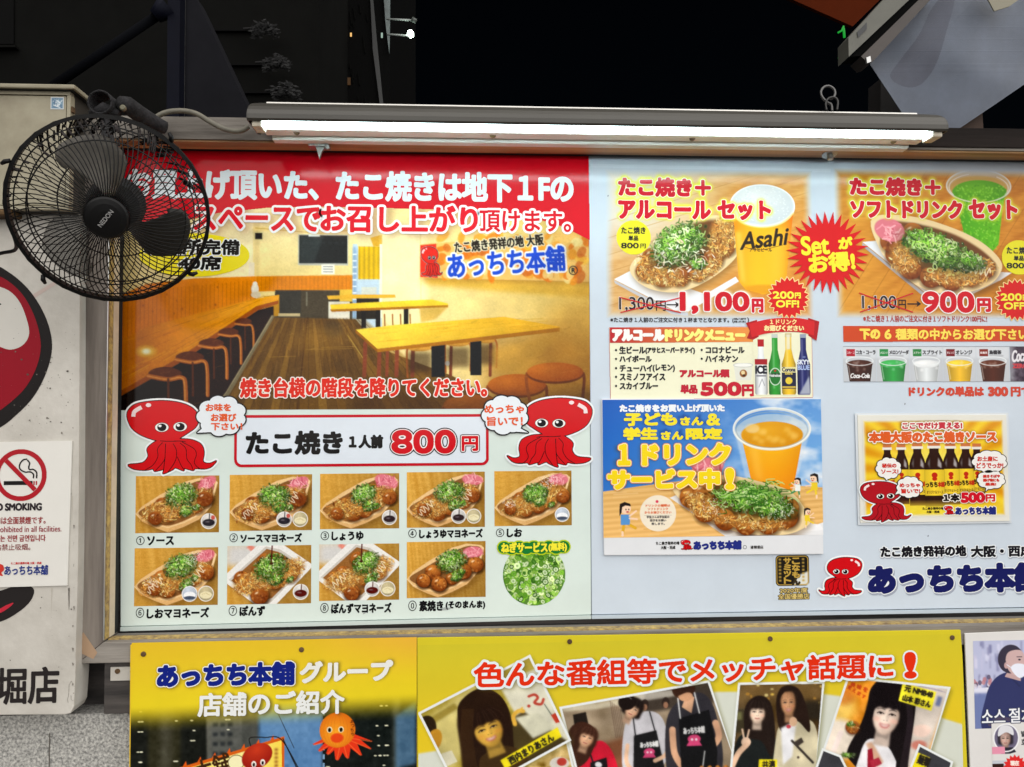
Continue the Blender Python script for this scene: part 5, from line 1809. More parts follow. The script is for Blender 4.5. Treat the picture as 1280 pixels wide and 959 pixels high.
# uneven room light as the photograph was taken: glow on the ceiling side, dim corners
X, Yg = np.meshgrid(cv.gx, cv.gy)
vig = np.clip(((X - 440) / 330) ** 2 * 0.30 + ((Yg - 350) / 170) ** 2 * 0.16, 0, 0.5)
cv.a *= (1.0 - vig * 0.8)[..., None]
mott = fnoise(cv.h, cv.w, 26, 34, R, 4)
cv.a *= (1 + 0.03 * mott)[..., None]
for k in range(260):
    x, y = R.uniform(150, 736), R.uniform(400, 511)
    l = R.uniform(4, 16)
    cv.stroke([(x, y), (x + l * 0.6, y - l * 0.2)], R.uniform(0.5, 1.1), [(255, 226, 150), (40, 22, 8)][R.randint(2)], 0.10)
g_ = cv.a.mean(2, keepdims=True)
cv.a = np.clip(g_ + (cv.a - g_) * 1.12, 0, 255)
cv.a = np.clip(120 + (cv.a - 120) * 1.14, 0, 255)
for q in range(3):
    cv.a[..., q] = 0.75 * cv.a[..., q] + 0.25 * blur(cv.a[..., q], 1)
cv.a += fnoise(cv.h, cv.w, 2, 2, R)[..., None] * 3
# glow behind the headline (printed soft shadow)
cv.glow(fit_polys('スペースでお召し上がり', 243, 596, 259, 293), 4, (150, 90, 60), 0.5, 4)
room = cv.mesh('room_photo', bl)
room['label'] = 'photo of a wooden dining room with counter, tables and stools'

# --- red banner
ban = [(150.6, 182), (736, 188), (736.6, 298), (728, 294), (712, 286), (690, 277), (650, 268), (600, 263), (540, 261), (470, 260), (400, 259), (330, 261), (270, 268), (226, 279), (200, 288), (150.6, 292)]
banner = shape(bl, [ban], [(0, (214, 8, 30))], 0.0, 'red_banner', 0.0006, 2)
WR = [(4.2, (244, 240, 240)), (1.0, (222, 14, 34))]
text(bl, 'お買上げ頂いた、たこ焼きは地下１Fの', (160, 715, 215, 250), [(1.3, (230, 240, 246))], name='headline_lettering', lift=0.0010, s=4.5)
text(bl, 'スペースで', (243, 399, 260, 288), WR, name='headline_lettering', s=4.5, lift=0.0012, sl=0.02)
text(bl, 'お召し上がり', (402, 596, 258, 290), WR, name='headline_lettering', s=4.5, lift=0.0012)
text(bl, '頂けます。', (600, 713, 264, 290), [(3.4, (244, 240, 240)), (0.5, (216, 14, 34))], name='headline_lettering', s=4.5, lift=0.0012)
ye = shape(bl, [ellipse_pts(243, 319, 69, 27, 70)], [(0, (244, 226, 34))], 0.0, 'yellow_oval', 0.0008)
text(ye, '喫煙所完備', (182, 299, 300, 318), [(2.2, (240, 242, 240)), (0.7, (30, 28, 26))], lift=0.0012)
text(ye, '40席', (224, 276, 321, 337), [(2.2, (240, 242, 240)), (0.7, (30, 28, 26))], lift=0.0012)
text(bl, '焼き台横の階段を降りてください。', (301, 608, 473, 496), [(2.3, (246, 234, 224)), (0.75, (222, 36, 14))], name='direction_lettering', lift=0.0012)

# --- price box
pb = shape(bl, [rrect(293, 611, 518.5, 583, 9)], [(0, (196, 16, 34))], 0.0, 'price_box', 0.0005)
shape(pb, [rrect(296.5, 607.5, 522, 579.5, 6)], [(0, (222, 230, 240))], 0.0, 'box_ground', 0.0008)
text(pb, 'たこ焼き', (309, 427, 540, 567), [(1.2, (18, 16, 16))], lift=0.0012, s=4)
text(pb, '１人前', (437, 478, 544.5, 559.5), [(0.8, (22, 20, 20))], lift=0.0012)
text(pb, '800', (491, 568, 539, 565.5), [(4.2, (24, 16, 18)), (2.9, (244, 236, 236)), (1.4, (206, 18, 30))], lift=0.0012)
text(pb, '円', (578, 597, 546, 563), [(3.0, (24, 16, 18)), (2.0, (244, 236, 236)), (0.7, (206, 18, 30))], lift=0.0012)
octopus(bl, 159, 271, 501, 592, s=4)
octopus(bl, 634, 740, 498, 584, flip=True)
bubble(bl, 277, 520, 31.5, 26, [('お味を', (258, 289, 505, 514)), ('お選び', (264.5, 295.5, 517.5, 526.5)), ('下さい！', (264.5, 303, 529, 537.5))], [(262, 528), (247, 541), (266, 540)], seed=2)
bubble(bl, 631, 518.5, 30, 25, [('めっちゃ', (606, 654.5, 506.5, 516.5)), ('旨いで！', (609, 653, 521, 532))], [(640, 530), (660, 541), (636, 539)], seed=3)

# --- ten dishes
CAP = [(0.45, (22, 22, 24))]
items = [
    ((169.5, 274, 594.8, 666), '①ソース', (170.5, 217, 670.5, 681), dict(dips=('sauce',), sauce=0.5, label='dish photo with dark sauce and one dip circle')),
    ((287, 390, 593.3, 663.3), '②ソースマヨネーズ', (287, 377, 667, 677.5), dict(dips=('sauce', 'mayo'), sauce=0.6, may=True, label='dish photo with dark sauce, mayonnaise and two dip circles')),
    ((400, 499, 592, 661), '③しょうゆ', (401, 454, 664.5, 675), dict(dips=('soy',), sauce=0.15, label='dish photo with plain brown balls and soy dip')),
    ((508.5, 606, 590, 659.3), '④しょうゆマヨネーズ', (510.5, 603, 661.5, 672), dict(dips=('soy', 'mayo'), sauce=0.25, may=True, flk=1.4, label='dish photo with soy, mayonnaise and many flakes')),
    ((618, 714.5, 588.7, 657.2), '⑤しお', (620, 652, 661, 671), dict(dips=('salt',), sauce=0.05, pow_=True, flk=0.5, label='dish photo with white salt powder')),
    ((168, 272.5, 684.8, 757), '⑥しおマヨネーズ', (170, 261, 760, 772), dict(dips=('salt', 'mayo'), sauce=0.1, pow_=True, may=True, label='dish photo with salt, mayonnaise and pink ginger')),
    ((284, 389, 682, 755), '⑦ぽんず', (286, 331, 757.5, 769.5), dict(dips=('ponzu',), tray='box', gin=False, stream=True, flk=1.3, label='dish photo in a white box with ponzu poured')),
    ((399, 499, 680, 750.5), '⑧ぽんずマヨネーズ', (400.5, 489, 754, 766), dict(dips=('ponzu', 'mayo'), tray='box', gin=False, stream=True, may=True, flk=1.2, label='dish photo in a white box with ponzu and mayonnaise')),
    ((508.5, 607, 677, 747), '⓪素焼き', (510.5, 553.5, 751, 763.5), dict(sauce=0.0, flk=0.0, plain=True, label='dish photo of plain grilled balls with ginger')),
]
for i, (r, cap, bb, kw) in enumerate(items):
    o = dish(*r, 'dish_photo', bl, 40 + i, **kw)
    text(o, cap[0], (bb[0], bb[0] + 10.2, bb[2] - 0.2, bb[3] + 0.2), [(0.08, (22, 22, 24))], s=6, name='caption_lettering', lift=0.0004)
    text(o, cap[1:], (bb[0] + 14, bb[1], bb[2] + 0.3, bb[3]), CAP, s=4, name='caption_lettering', lift=0.0004)
    if cap.startswith('⓪'):
        text(o, '(そのまんま)', (557.5, 606, 751.5, 761.5), [(0.4, (22, 22, 24))], s=4, name='caption_lettering', lift=0.0004)

# --- free onion
cv = Canvas(624, 711, 674, 760, 3.0, WHITE_L, 77)
cv.ell(667.5, 718, 39, 39, (86, 132, 52))
for k in range(520):
    a, t = cv.R.rand() * 6.283, cv.R.rand() ** 0.5
    x, y = 667.5 + math.cos(a) * 37 * t, 718 + math.sin(a) * 37 * t
    g = np.array(GREENS[cv.R.randint(len(GREENS))], dtype=float) * (0.8 + 0.35 * cv.R.rand())
    r = 1.6 + 2.4 * cv.R.rand()
    w = r * (0.5 + 0.5 * cv.R.rand())
    ro = cv.R.rand() * 3
    if k % 3 == 0:
        cv.ell(x, y, r, w, (54, 88, 30), ro, 0.6)
    cv.ell(x, y, r, w, (226, 240, 206) if k % 2 else g * 1.15, ro, 0.8)
    cv.ring(x, y, r, w, 1.1, g, ro, 0.95)
    cv.ell(x, y, r * 0.4, w * 0.4, (90, 130, 60), ro, 0.5)
o = cv.mesh('onion_photo', bl, 0.0, 0.0002, keep=lambda X, Y: ((X - 667.8) / 39.2) ** 2 + ((Y - 718.5) / 38.6) ** 2 < 1)
o['label'] = 'round photo of chopped green onion'
pill = [orient_ for orient_ in [ellipse_pts(630 + k * 9.3, 684.5 + (0.8 if k % 2 else -0.6), 8.2, 8.0, 26) for k in range(9)]]
gl = shape(bl, pill, [(0.8, (186, 206, 30)), (-0.6, (26, 120, 50))], 0.0, 'green_label', 0.0008)
text(gl, 'ねぎサービス', (627, 684, 678.5, 690), [(0.5, (242, 230, 60))], lift=0.0012, s=4)
text(gl, '(無料)', (686, 708, 678.5, 689.5), [(0.4, (242, 230, 60))], lift=0.0012, s=4)
# scuffs near the lower edge
shape(bl, [[(548, 764), (556, 762), (566, 763), (560, 765.5), (551, 766)], [(452, 768), (456, 766), (457, 767), (453, 769)], [(226, 786.5), (233, 785.6), (231, 787), (227, 787.2)]], [(0, (170, 178, 176))], 0.0, 'scuff_marks', 0.0004, 5)
# =================================================================== right drinks board
WHITE_R = (204, 215, 227)
br_ = ink_panel('drinks_board', 0, 0, 0, 0, 0.0, 0.006, WHITE_R, pts=[(735.9, 190), (1408, 200), (1408, 757), (739.7, 768.3)])
tag(br_, 'white set menu board with beer, green soda and drink prices', 'menu board')
ink_panel('edge_strip', 0, 0, 0, 0, -0.003, 0.008, (188, 200, 210), br_, pts=[(739.7, 769.6), (1408, 758.4), (1408, 763), (739.7, 774.0)], bevel=0.0004)
# faint film overlap near the top
shape(br_, [[(738, 207), (1075, 210), (1075, 214.5), (738, 211.5)]], [(0, (214, 224, 235))], 0.0, 'film_seam', 0.00008, 2)

def boat_food(cv, outline, inner, balls, br, on, gin=None, may=None, fl=(), s=1.3, sauce=0.3):
    cv.poly(spline(outline, 5, True), (120, 80, 30), 0.0)
    o = spline(outline, 6, True)
    cv.poly(o + np.array((2.0, 4.0)), (96, 60, 20), 0.5, 3)
    cv.poly(o, (238, 212, 160))
    cv.poly(spline(inner, 6, True), (112, 66, 30), 1, 1)
    for x, y in balls:
        takoyaki(cv, x, y, br, sauce)
    if gin:
        ginger(cv, *gin)
    for (x, y, rx, ry, n, rot) in fl:
        flakes(cv, x, y, rx, ry, n, s, rot)
    if may:
        for q in may:
            mayo(cv, *q)
    for (x, y, rx, ry, n, rot) in on:
        onions(cv, x, y, rx, ry, n, s, rot)

# --- set photo 1: dish with beer
cv = Canvas(757, 1017, 212, 398, 1.6, WHITE_R, 21)
cv.wood((232, 176, 96), (214, 144, 58), 2.7, 26, 0.8)
X, Yg = np.meshgrid(cv.gx, cv.gy)
tl = np.clip((925 - X) / 120, 0, 1)[..., None] * np.clip((350 - Yg) / 80, 0.25, 1)[..., None]
cv.a += (np.array((226, 226, 222)) - cv.a) * tl * 0.85
tl = np.clip((X - 900) / 100, 0, 1)[..., None] * np.clip((Yg - 250) / 120, 0, 1)[..., None]
cv.a += (np.array((226, 128, 30)) - cv.a) * tl * 0.6
for k in range(7):
    y = 262 + k * 21
    cv.stroke([(760, y + 16), (1015, y - 66)], 0.8, (190, 124, 46), 0.5)
cv.poly([(768, 353), (790, 341), (884, 372), (940, 350), (930, 372), (864, 394), (842, 393)], (150, 110, 60), 0.35, 4)
cv.poly([(767, 350), (790, 338), (880, 368), (918, 346), (922, 352), (858, 390), (840, 388)], (240, 240, 244))
cv.poly([(767, 351), (840, 389), (858, 391), (858, 395), (838, 393), (768, 355)], (196, 194, 200))
boat_food(cv, [(787, 334), (793, 350), (812, 362), (842, 366), (872, 357), (902, 338), (921, 318), (920, 300), (905, 272), (870, 272), (840, 288), (806, 312)],
          [(795, 336), (803, 348), (826, 357), (860, 352), (892, 334), (915, 312), (912, 290), (896, 276), (868, 280), (826, 304)],
          [(806, 340), (826, 348), (848, 346), (870, 340), (890, 324), (906, 308), (900, 288), (814, 322)], 12,
          [(848, 306, 36, 24, 620, -0.5), (872, 330, 10, 7, 60, 0)], None, None,
          [(826, 346, 30, 12, 330, 0.2), (902, 296, 17, 28, 330, 0.2), (880, 338, 22, 10, 200, -0.5), (808, 332, 14, 14, 120, 0)], 1.25, 0.35)
flakes(cv, 850, 322, 44, 24, 60, 1.5, 0, [(240, 220, 190), (250, 240, 214)])
# beer in a clear plastic cup
cv.poly([(916, 268), (922, 352), (930, 362), (952, 368), (972, 364), (981, 354), (992, 264)], lambda X, Y: np.array((252, 186, 24)) + (np.abs(X - 950) / 40)[..., None] ** 2 * np.array((-22, -60, -14)) + ((Y - 300) / 70)[..., None] * np.array((0, 14, 4)))
cv.poly([(960, 290), (986, 284), (979, 350), (962, 360)], (255, 214, 60), 0.5, 5)
cv.poly([(918, 290), (924, 350), (930, 356), (926, 290)], (255, 230, 120), 0.5, 2)
cv.ell(952, 362, 26, 6, (226, 140, 10), 0, 0.6, 3)
cv.ell(953, 257, 41, 27, (222, 226, 228))
cv.ell(953, 256, 38.5, 24.5, (234, 235, 232), 0, 1, 1.5, (204, 210, 214), (-0.2, -0.4))
cv.ring(953, 257, 40.5, 26.5, 1.3, (250, 250, 250), 0, 0.9)
for k in range(200):
    a, t = cv.R.rand() * 6.28, cv.R.rand() ** 0.5
    cv.ell(953 + math.cos(a) * 36 * t, 256 + math.sin(a) * 23 * t, 0.9, 0.6, [(208, 214, 218), (244, 246, 244)][cv.R.randint(2)], 0, 0.6)
cv.stroke(spline([(914, 268), (930, 280), (953, 284), (976, 279), (992, 266)], 6), 2.0, (250, 222, 130), 0.8)
cv.text('Asahi', (923, 981, 288, 309), [(0.7, (40, 30, 16))], rot=-0.12, sl=0.3)
cv.text('アサヒビール', (936, 964, 310, 314.5), [(0.15, (60, 44, 14))])
cv.stroke(spline([(926, 308), (948, 312.5), (978, 306)], 6), 0.7, (70, 50, 14), 0.8)
cv.fade(762, 1010, 218, 393, 14, WHITE_R)
ti = [fit_polys('たこ焼き＋', 774, 887, 223.5, 245), fit_polys('アルコール', 774, 887, 252, 273), fit_polys('セット', 898, 962, 252, 274)]
for q in ti:
    cv.glow(q, 1.2, (236, 238, 60), 1.0, 4.4)
cv.glow(fit_polys('1,100', 851, 935, 366, 391.5), 1.5, (250, 244, 236), 0.9, 3)
ph1 = cv.mesh('set_photo', br_)
ph1['label'] = 'photo of takoyaki boat beside a cup of beer'
TL = [(2.4, (250, 246, 226)), (1.15, (208, 10, 36))]
text(ph1, 'たこ焼き＋', (774, 887, 223.5, 245), TL, name='title_lettering', lift=0.0007)
text(ph1, 'アルコール', (774, 887, 252, 273), TL, name='title_lettering', lift=0.0007)
text(ph1, 'セット', (898, 962, 252, 274), TL, name='title_lettering', lift=0.0007)
def yellow_dot(par, cx, cy, r):
    o = shape(br_, [ellipse_pts(cx, cy, r, r, 60)], [(0, (234, 226, 40))], 0.0, 'yellow_disc', 0.0007)
    text(o, 'たこ焼き', (cx - 15.5, cx + 14.5, cy - 13, cy - 4.5), [(0.3, (40, 40, 32))], s=4, lift=0.0011)
    text(o, '単品', (cx - 6.5, cx + 5.5, cy - 2, cy + 4), [(0.25, (40, 40, 32))], s=4, lift=0.0011)
    text(o, '800', (cx - 15.5, cx + 6, cy + 7, cy + 13.5), [(0.3, (40, 40, 32))], s=4, lift=0.0011)
    text(o, '円', (cx + 8.5, cx + 15, cy + 8, cy + 13.5), [(0.2, (40, 40, 32))], s=4, lift=0.0011)
yellow_dot(ph1, 792, 297, 21.5)

def price(old, ob, new, nb, yen, yb, xs_):
    text(br_, old, ob, [(0.75, (226, 226, 228)), (0.25, (44, 30, 30))], name='old_price', lift=0.0007, s=4)
    a, b, c, d = xs_
    shape(br_, [[(a, d), (b, c), (b + 0.6, c + 1.1), (a + 0.6, d + 1.1)], [(a, c), (b, d), (b - 0.6, d + 1.1), (a - 0.6, c + 1.1)]], [(0.1, (206, 30, 44))], 0.0, 'price_cross', 0.0011)
    text(br_, new, nb, [(3.0, (246, 238, 236)), (1.25, (206, 10, 34))], name='new_price', lift=0.0009)
    text(br_, yen, yb, [(2.4, (246, 238, 236)), (0.9, (206, 14, 40))], name='new_price', lift=0.0009)
def arrow(x0, x1, y):
    shape(br_, [[(x0, y - 0.6), (x1 - 4, y - 0.6), (x1 - 4, y + 0.6), (x0, y + 0.6)], [(x1 - 5.5, y - 3.6), (x1, y), (x1 - 5.5, y + 3.6), (x1 - 3.8, y)]], [(0.15, (40, 28, 30))], 0.0, 'arrow', 0.0007, 4)
price('1,300', (774, 817, 371.5, 389.5), '1,100', (851, 935, 366.5, 391), '円', (940.5, 953, 374.5, 390), (775, 851, 371.5, 390.5))
text(br_, '円', (820, 832, 376, 388.5), [(0.2, (44, 30, 30))], name='old_price', lift=0.0008, s=4)
arrow(833, 849.5, 381)
price('1,100', (1077.5, 1120, 370, 388), '900', (1154, 1216, 366, 389.5), '円', (1222, 1237, 374, 389), (1074, 1141, 366, 390))
text(br_, '円', (1123, 1132, 375, 387), [(0.2, (44, 30, 30))], name='old_price', lift=0.0008, s=4)
arrow(1134, 1151, 380)

def burst(cx, cy, r1, r2, n, rot=0.1, rim=None):
    ly = [(1.0, rim), (0, (216, 22, 24))] if rim else [(0, (216, 22, 24))]
    return shape(br_, [star(cx, cy, r1, r2, n, 1.0, rot)], ly, 0.0, 'starburst', 0.0010)
YL = (250, 236, 70)
for bx_, by_ in ((985, 372.5), (1269.5, 375)):
    o = burst(bx_, by_, 26, 21, 22, 0.1, (250, 220, 150))
    text(o, '200', (bx_ - 19, bx_ + 6.5, by_ - 7.5, by_ + 0.8), [(0.4, YL)], lift=0.0016, s=4)
    text(o, '円', (bx_ + 8.5, bx_ + 15, by_ - 6, by_ + 0.4), [(0.4, YL)], lift=0.0016, s=4)
    text(o, 'OFF!', (bx_ - 15, bx_ + 13, by_ + 3.6, by_ + 11.6), [(0.4, YL)], lift=0.0016, s=4)

text(br_, '※たこ焼き１人前のご注文に付き１杯までとなります。(', (763, 917, 397, 404), [(0.22, (52, 52, 58))], name='note_lettering', s=4)
text(br_, '定価より200円引', (917.5, 932, 397.5, 400), [(0.1, (62, 62, 66))], name='note_lettering', s=5)
text(br_, '飲物１杯に限る', (917.5, 932, 401, 403.5), [(0.1, (62, 62, 66))], name='note_lettering', s=5)
text(br_, ')', (934, 936, 397, 404), [(0.2, (52, 52, 58))], name='note_lettering', s=4)

# --- set photo 2: dish with green soda
cv = Canvas(1040, 1420, 212, 398, 1.4, WHITE_R, 22)
cv.wood((222, 150, 48), (190, 112, 22), 2.55, 22, 0.9)
X, Yg = np.meshgrid(cv.gx, cv.gy)
tl = np.clip((1140 - X) / 100, 0, 1)[..., None] * np.clip((Yg - 230) / 100, 0, 1)[..., None]
cv.a += (np.array((240, 178, 72)) - cv.a) * tl * 0.6
for k in range(12):
    x = 1040 + k * 30
    cv.stroke([(x, 400), (x + 120, 212)], 0.9, (156, 86, 14), 0.45)
# cup
cv.ell(1223, 234, 41, 21, (206, 206, 196), 0, 0.55, 1.2)
cv.ell(1223, 236, 36, 16, (196, 150, 60), 0, 0.7, 1.2)
cv.poly([(1190, 238), (1197, 262), (1206, 308), (1214, 315), (1238, 315), (1246, 306), (1252, 262), (1258, 236)], lambda X, Y: np.array((88, 176, 12)) + ((X - 1224) / 30)[..., None] * np.array((14, 10, 4)) + ((Y - 270) / 50)[..., None] * np.array((0, 8, 4)))
cv.ell(1224, 241, 34, 15.5, (108, 184, 22), 0, 1, 1, (70, 150, 6), (-0.2, -0.3))
for k in range(420):
    x, y = cv.R.uniform(1194, 1254), cv.R.uniform(232, 312)
    if abs(x - 1224) < 32 - (y - 240) * 0.17:
        cv.ell(x, y, 1.4, 1.0, [(140, 214, 50), (66, 140, 4), (170, 230, 90)][cv.R.randint(3)], cv.R.rand() * 3, 0.45)
cv.ring(1223, 233, 40, 20.5, 1.6, (232, 232, 226), 0, 0.85)
cv.ring(1223, 235, 37, 17.5, 1.0, (244, 244, 240), 0, 0.7, 2.6, 4.4)
cv.ring(1223, 235, 37, 17.5, 1.0, (244, 244, 240), 0, 0.7, -0.9, 0.5)
# plate and boat
cv.poly([(1080, 308), (1104, 304), (1190, 366), (1250, 345), (1266, 346), (1250, 356), (1180, 386)], (110, 66, 16), 0.5, 4)
cv.poly([(1077, 304), (1100, 302), (1180, 358), (1240, 340), (1262, 341), (1248, 350), (1200, 374), (1160, 372)], (232, 234, 240))
cv.poly([(1077, 305), (1160, 373), (1200, 375), (1200, 378), (1158, 377), (1077, 309)], (176, 178, 188))
boat_food(cv, [(1090, 274), (1098, 312), (1118, 338), (1152, 362), (1192, 368), (1230, 358), (1247, 342), (1248, 326), (1226, 304), (1190, 286), (1140, 272)],
          [(1096, 280), (1104, 308), (1122, 332), (1154, 354), (1192, 360), (1226, 352), (1240, 338), (1240, 328), (1220, 310), (1186, 292), (1138, 280)],
          [(1118, 320), (1136, 338), (1160, 348), (1186, 352), (1210, 346), (1228, 336), (1140, 292), (1112, 304)], 13,
          [(1172, 314, 46, 20, 760, 0.42), (1212, 326, 18, 10, 120, 0.4)], (1111, 289, 19, 14, 0.3), [(1219, 338, 16, 5, 0.2, 1.2, 5)],
          [(1130, 322, 20, 20, 240, 0.6), (1190, 346, 40, 12, 420, 0.1), (1226, 334, 16, 10, 140, 0)], 1.3, 0.4)
for _ in range(12):
    cv.ring(1172 + cv.R.randn() * 20, 314 + cv.R.randn() * 9, 3.6, 2.4, 1.1, (206, 232, 150), cv.R.rand() * 3, 0.9)
cv.fade(1049, 1410, 218, 393, 13, WHITE_R)
t2 = [(('たこ焼き＋'), (1063, 1174, 223.5, 244)), ('ソフトドリンク', (1064, 1201, 251.5, 272)), ('セット', (1212, 1270, 251, 273.5))]
for q, bb in t2:
    cv.glow(fit_polys(q, *bb), 1.2, (230, 232, 60), 1.0, 4.2)
ph2 = cv.mesh('set_photo', br_)
ph2['label'] = 'photo of takoyaki boat beside a cup of green soda'
for q, bb in t2:
    text(ph2, q, bb, TL, name='title_lettering', lift=0.0007)
yellow_dot(ph2, 1273.5, 322, 21.5)
text(br_, '※たこ焼き１人前のご注文に付き１ソフトドリンク100円に!', (1079, 1233.5, 394.5, 402.5), [(0.2, (176, 60, 54))], name='note_lettering', s=4)

o = shape(br_, [star(1034, 316, 52, 36, 30, 1.0, 0.05)], [(0, (214, 14, 22))], 0.0, 'starburst', 0.0014)
o['label'] = 'big red starburst between the two set photos'
text(o, 'Set', (1001.5, 1035, 296, 318), [(0.8, (246, 226, 50))], lift=0.0020, rot=-0.06)
text(o, 'が', (1048, 1064, 297, 311), [(0.8, (246, 226, 50))], lift=0.0020)
text(o, 'お得!', (1011, 1067, 317, 339.5), [(0.95, (246, 226, 50))], lift=0.0020, rot=-0.08)

# --- alcohol menu box
mb = shape(br_, [[(762, 410), (1015, 408.5), (1015, 497), (763, 499)]], [(0.5, (196, 60, 50)), (0, (240, 238, 208))], 0.0, 'drink_menu_box', 0.0006)
hd = shape(mb, [[(762.4, 410), (944, 409), (944, 427.5), (762.4, 429)]], [(0, lambda x, y: np.stack([np.interp(x, (762, 930), (lin((190, 26, 40))[k], lin((238, 150, 70))[k])) for k in range(3)], 1))], 0.0, 'header_strip', 0.0010)
text(hd, 'アルコール', (766, 829, 413, 425.5), [(1.1, (248, 244, 240))], lift=0.0014)
text(hd, 'ドリンクメニュー', (832, 930, 412.5, 425.5), [(1.1, (250, 238, 130))], lift=0.0014)
DK = [(0.35, (34, 34, 36))]
for body, bb in (('・生ビール', (769, 806, 433.5, 442)), ('(アサヒスーパードライ)', (807, 868, 434.5, 442.5)), ('・ハイボール', (769, 814, 445, 452.5)), ('・チューハイ', (769, 815, 456.5, 464.5)), ('(レモン)', (816, 843, 456, 465)),
                 ('・スミノフアイス', (769, 831, 467, 475.5)), ('・スカイブルー', (769, 822, 478, 486.5)), ('・コロナビール', (876, 930, 433.5, 441.5)), ('・ハイネケン', (876, 922, 444.5, 452.5))):
    text(mb, body, bb, DK, s=4, lift=0.0011)
text(mb, 'アルコール類', (850, 911, 462.5, 471.5), [(0.6, (190, 24, 50))], s=4, lift=0.0011)
text(mb, '単品', (851, 871, 481.5, 491.5), [(0.6, (190, 24, 50))], s=4, lift=0.0011)
text(mb, '500', (877, 925, 479, 493.5), [(1.2, (196, 14, 44))], lift=0.0011)
text(mb, '円', (928, 942, 481.5, 494.5), [(0.8, (196, 14, 44))], lift=0.0011)

def bottle(name, cx, w, yt, yb, glass, neck, layers, lab):
    cvb = Canvas(cx - w / 2 - 1, cx + w / 2 + 1, yt - 1, yb + 1, 3.0, (240, 238, 208), int(cx))
    h = yb - yt
    nk = w * 0.2
    prof_ = [(-nk, 0), (-nk, 0.26), (-w * 0.32, 0.40), (-w * 0.46, 0.50), (-w * 0.46, 0.97), (-w * 0.40, 1.0)]
    pts = [(cx + a, yt + b * h) for a, b in prof_] + [(cx - a, yt + b * h) for a, b in reversed(prof_)]
    g = np.array(glass, float)
    cvb.poly(pts, lambda X, Y: g * (1.08 - 0.55 * (np.abs(X - cx) / (w * 0.5))[..., None] ** 2))
    cvb.rect(cx - nk - 0.3, cx + nk + 0.3, yt, yt + h * 0.06, neck)
    cvb.rect(cx - nk * 0.7, cx - nk * 0.2, yt + h * 0.08, yt + h * 0.9, (255, 255, 255), 0.35, 0.8)
    cvb.rect(cx + w * 0.28, cx + w * 0.34, yt + h * 0.5, yt + h * 0.95, (255, 255, 255), 0.3, 0.8)
    for fn in lab:
        fn(cvb)
    o = cvb.mesh(name, mb, 0.0, 0.0009 + 0.00006 * (int(cx) % 7))
    o['label'] = layers
bottle('bottle_photo', 951, 17, 424.5, 493.5, (226, 228, 230), (186, 20, 36), 'clear bottle with red neck and ICE label',
       [lambda c: c.rect(947, 955, 424.5, 433.5, (180, 14, 30)), lambda c: c.rect(943.2, 958.8, 449, 456, (168, 24, 36)), lambda c: c.text('ICE', (944.2, 957.8, 457.5, 467), [(0.6, (26, 26, 40))]),
        lambda c: c.rect(945, 957, 469, 471, (120, 120, 130), 0.8), lambda c: c.stroke([(948, 484), (952, 474), (955, 482)], 0.8, (150, 150, 160))])
bottle('bottle_photo', 968.5, 18, 418, 493.5, (38, 146, 44), (200, 206, 200), 'green beer bottle with oval label',
       [lambda c: c.ell(968.5, 471, 7.6, 11, (226, 236, 226)), lambda c: c.ell(968.5, 471, 6.6, 9.8, (30, 120, 44)), lambda c: c.rect(960.6, 976.4, 467, 472, (20, 60, 28)), lambda c: c.text('Heineken', (961, 976, 467.6, 471.2), [(0.15, (236, 240, 236))]), lambda c: c.poly(star(968.5, 463.6, 2, 0.9, 5, 1, -1.57), (200, 30, 30))])
bottle('bottle_photo', 985.5, 19, 417, 493.5, (230, 186, 40), (196, 176, 120), 'pale beer bottle with blue lettered label',
       [lambda c: c.rect(983, 988, 418, 437, (236, 232, 214), 0.9, 0.5), lambda c: c.rect(976.6, 994.4, 459, 486, (28, 30, 60)), lambda c: c.rect(976.6, 994.4, 459, 466, (236, 226, 160)), lambda c: c.text('Corona', (977.4, 993.6, 459.6, 464.6), [(0.25, (30, 34, 80))]), lambda c: c.text('Extra', (981, 990, 465.3, 468.3), [(0.2, (226, 200, 90))]), lambda c: c.ell(985.5, 476, 4.4, 4.4, (236, 206, 60)), lambda c: c.rect(977, 994, 483, 485, (206, 176, 70))])
bottle('bottle_photo', 1004, 18, 418, 493.5, (24, 30, 96), (150, 160, 180), 'dark blue bottle',
       [lambda c: c.text('SKYY', (996.4, 1011.6, 450, 455.6), [(0.35, (226, 232, 244))]), lambda c: c.text('BLUE', (996.8, 1011.4, 457, 462.4), [(0.3, (170, 190, 236))]), lambda c: c.poly([(998, 493), (1011, 470), (1012.4, 493)], (190, 196, 206), 0.85, 0.6), lambda c: c.ell(1005, 446.5, 2.0, 1.2, (170, 190, 230), 0, 0.5)])
cvb = Canvas(915, 943, 454, 477, 3.0, (240, 238, 208), 3)
cvb.poly([(917, 456), (940.5, 456), (938.5, 475.5), (919.5, 475.5)], (228, 228, 216))
cvb.ell(928.8, 456.5, 12, 2.6, (246, 246, 240))
cvb.ring(928.8, 456.5, 12, 2.6, 0.8, (196, 196, 190))
cvb.ell(929, 467, 4.6, 4.8, (150, 90, 40))
cvb.ell(928.6, 466, 2.4, 2.6, (236, 214, 160))
cvb.ell(929.6, 469.4, 2.0, 1.4, (70, 40, 20))
cvb.mesh('cup_photo', mb, 0.0, 0.0009)
rb = shape(mb, [[(932, 404), (946, 400), (948, 421), (941, 425), (933, 423), (937, 414)], [(1024, 402), (1010, 397.5), (1010, 420), (1020, 426), (1022, 415)]], [(0, (176, 18, 28))], 0.0, 'ribbon_tail', 0.0013)
rb2 = shape(mb, [np.vstack((spline([(936, 405), (958, 399.5), (980, 397.5), (1000, 398), (1018, 402)], 6), spline([(1017, 420), (1000, 415.5), (980, 415), (958, 417), (939, 422)], 6)))], [(0, (212, 30, 36))], 0.0, 'ribbon', 0.0016)
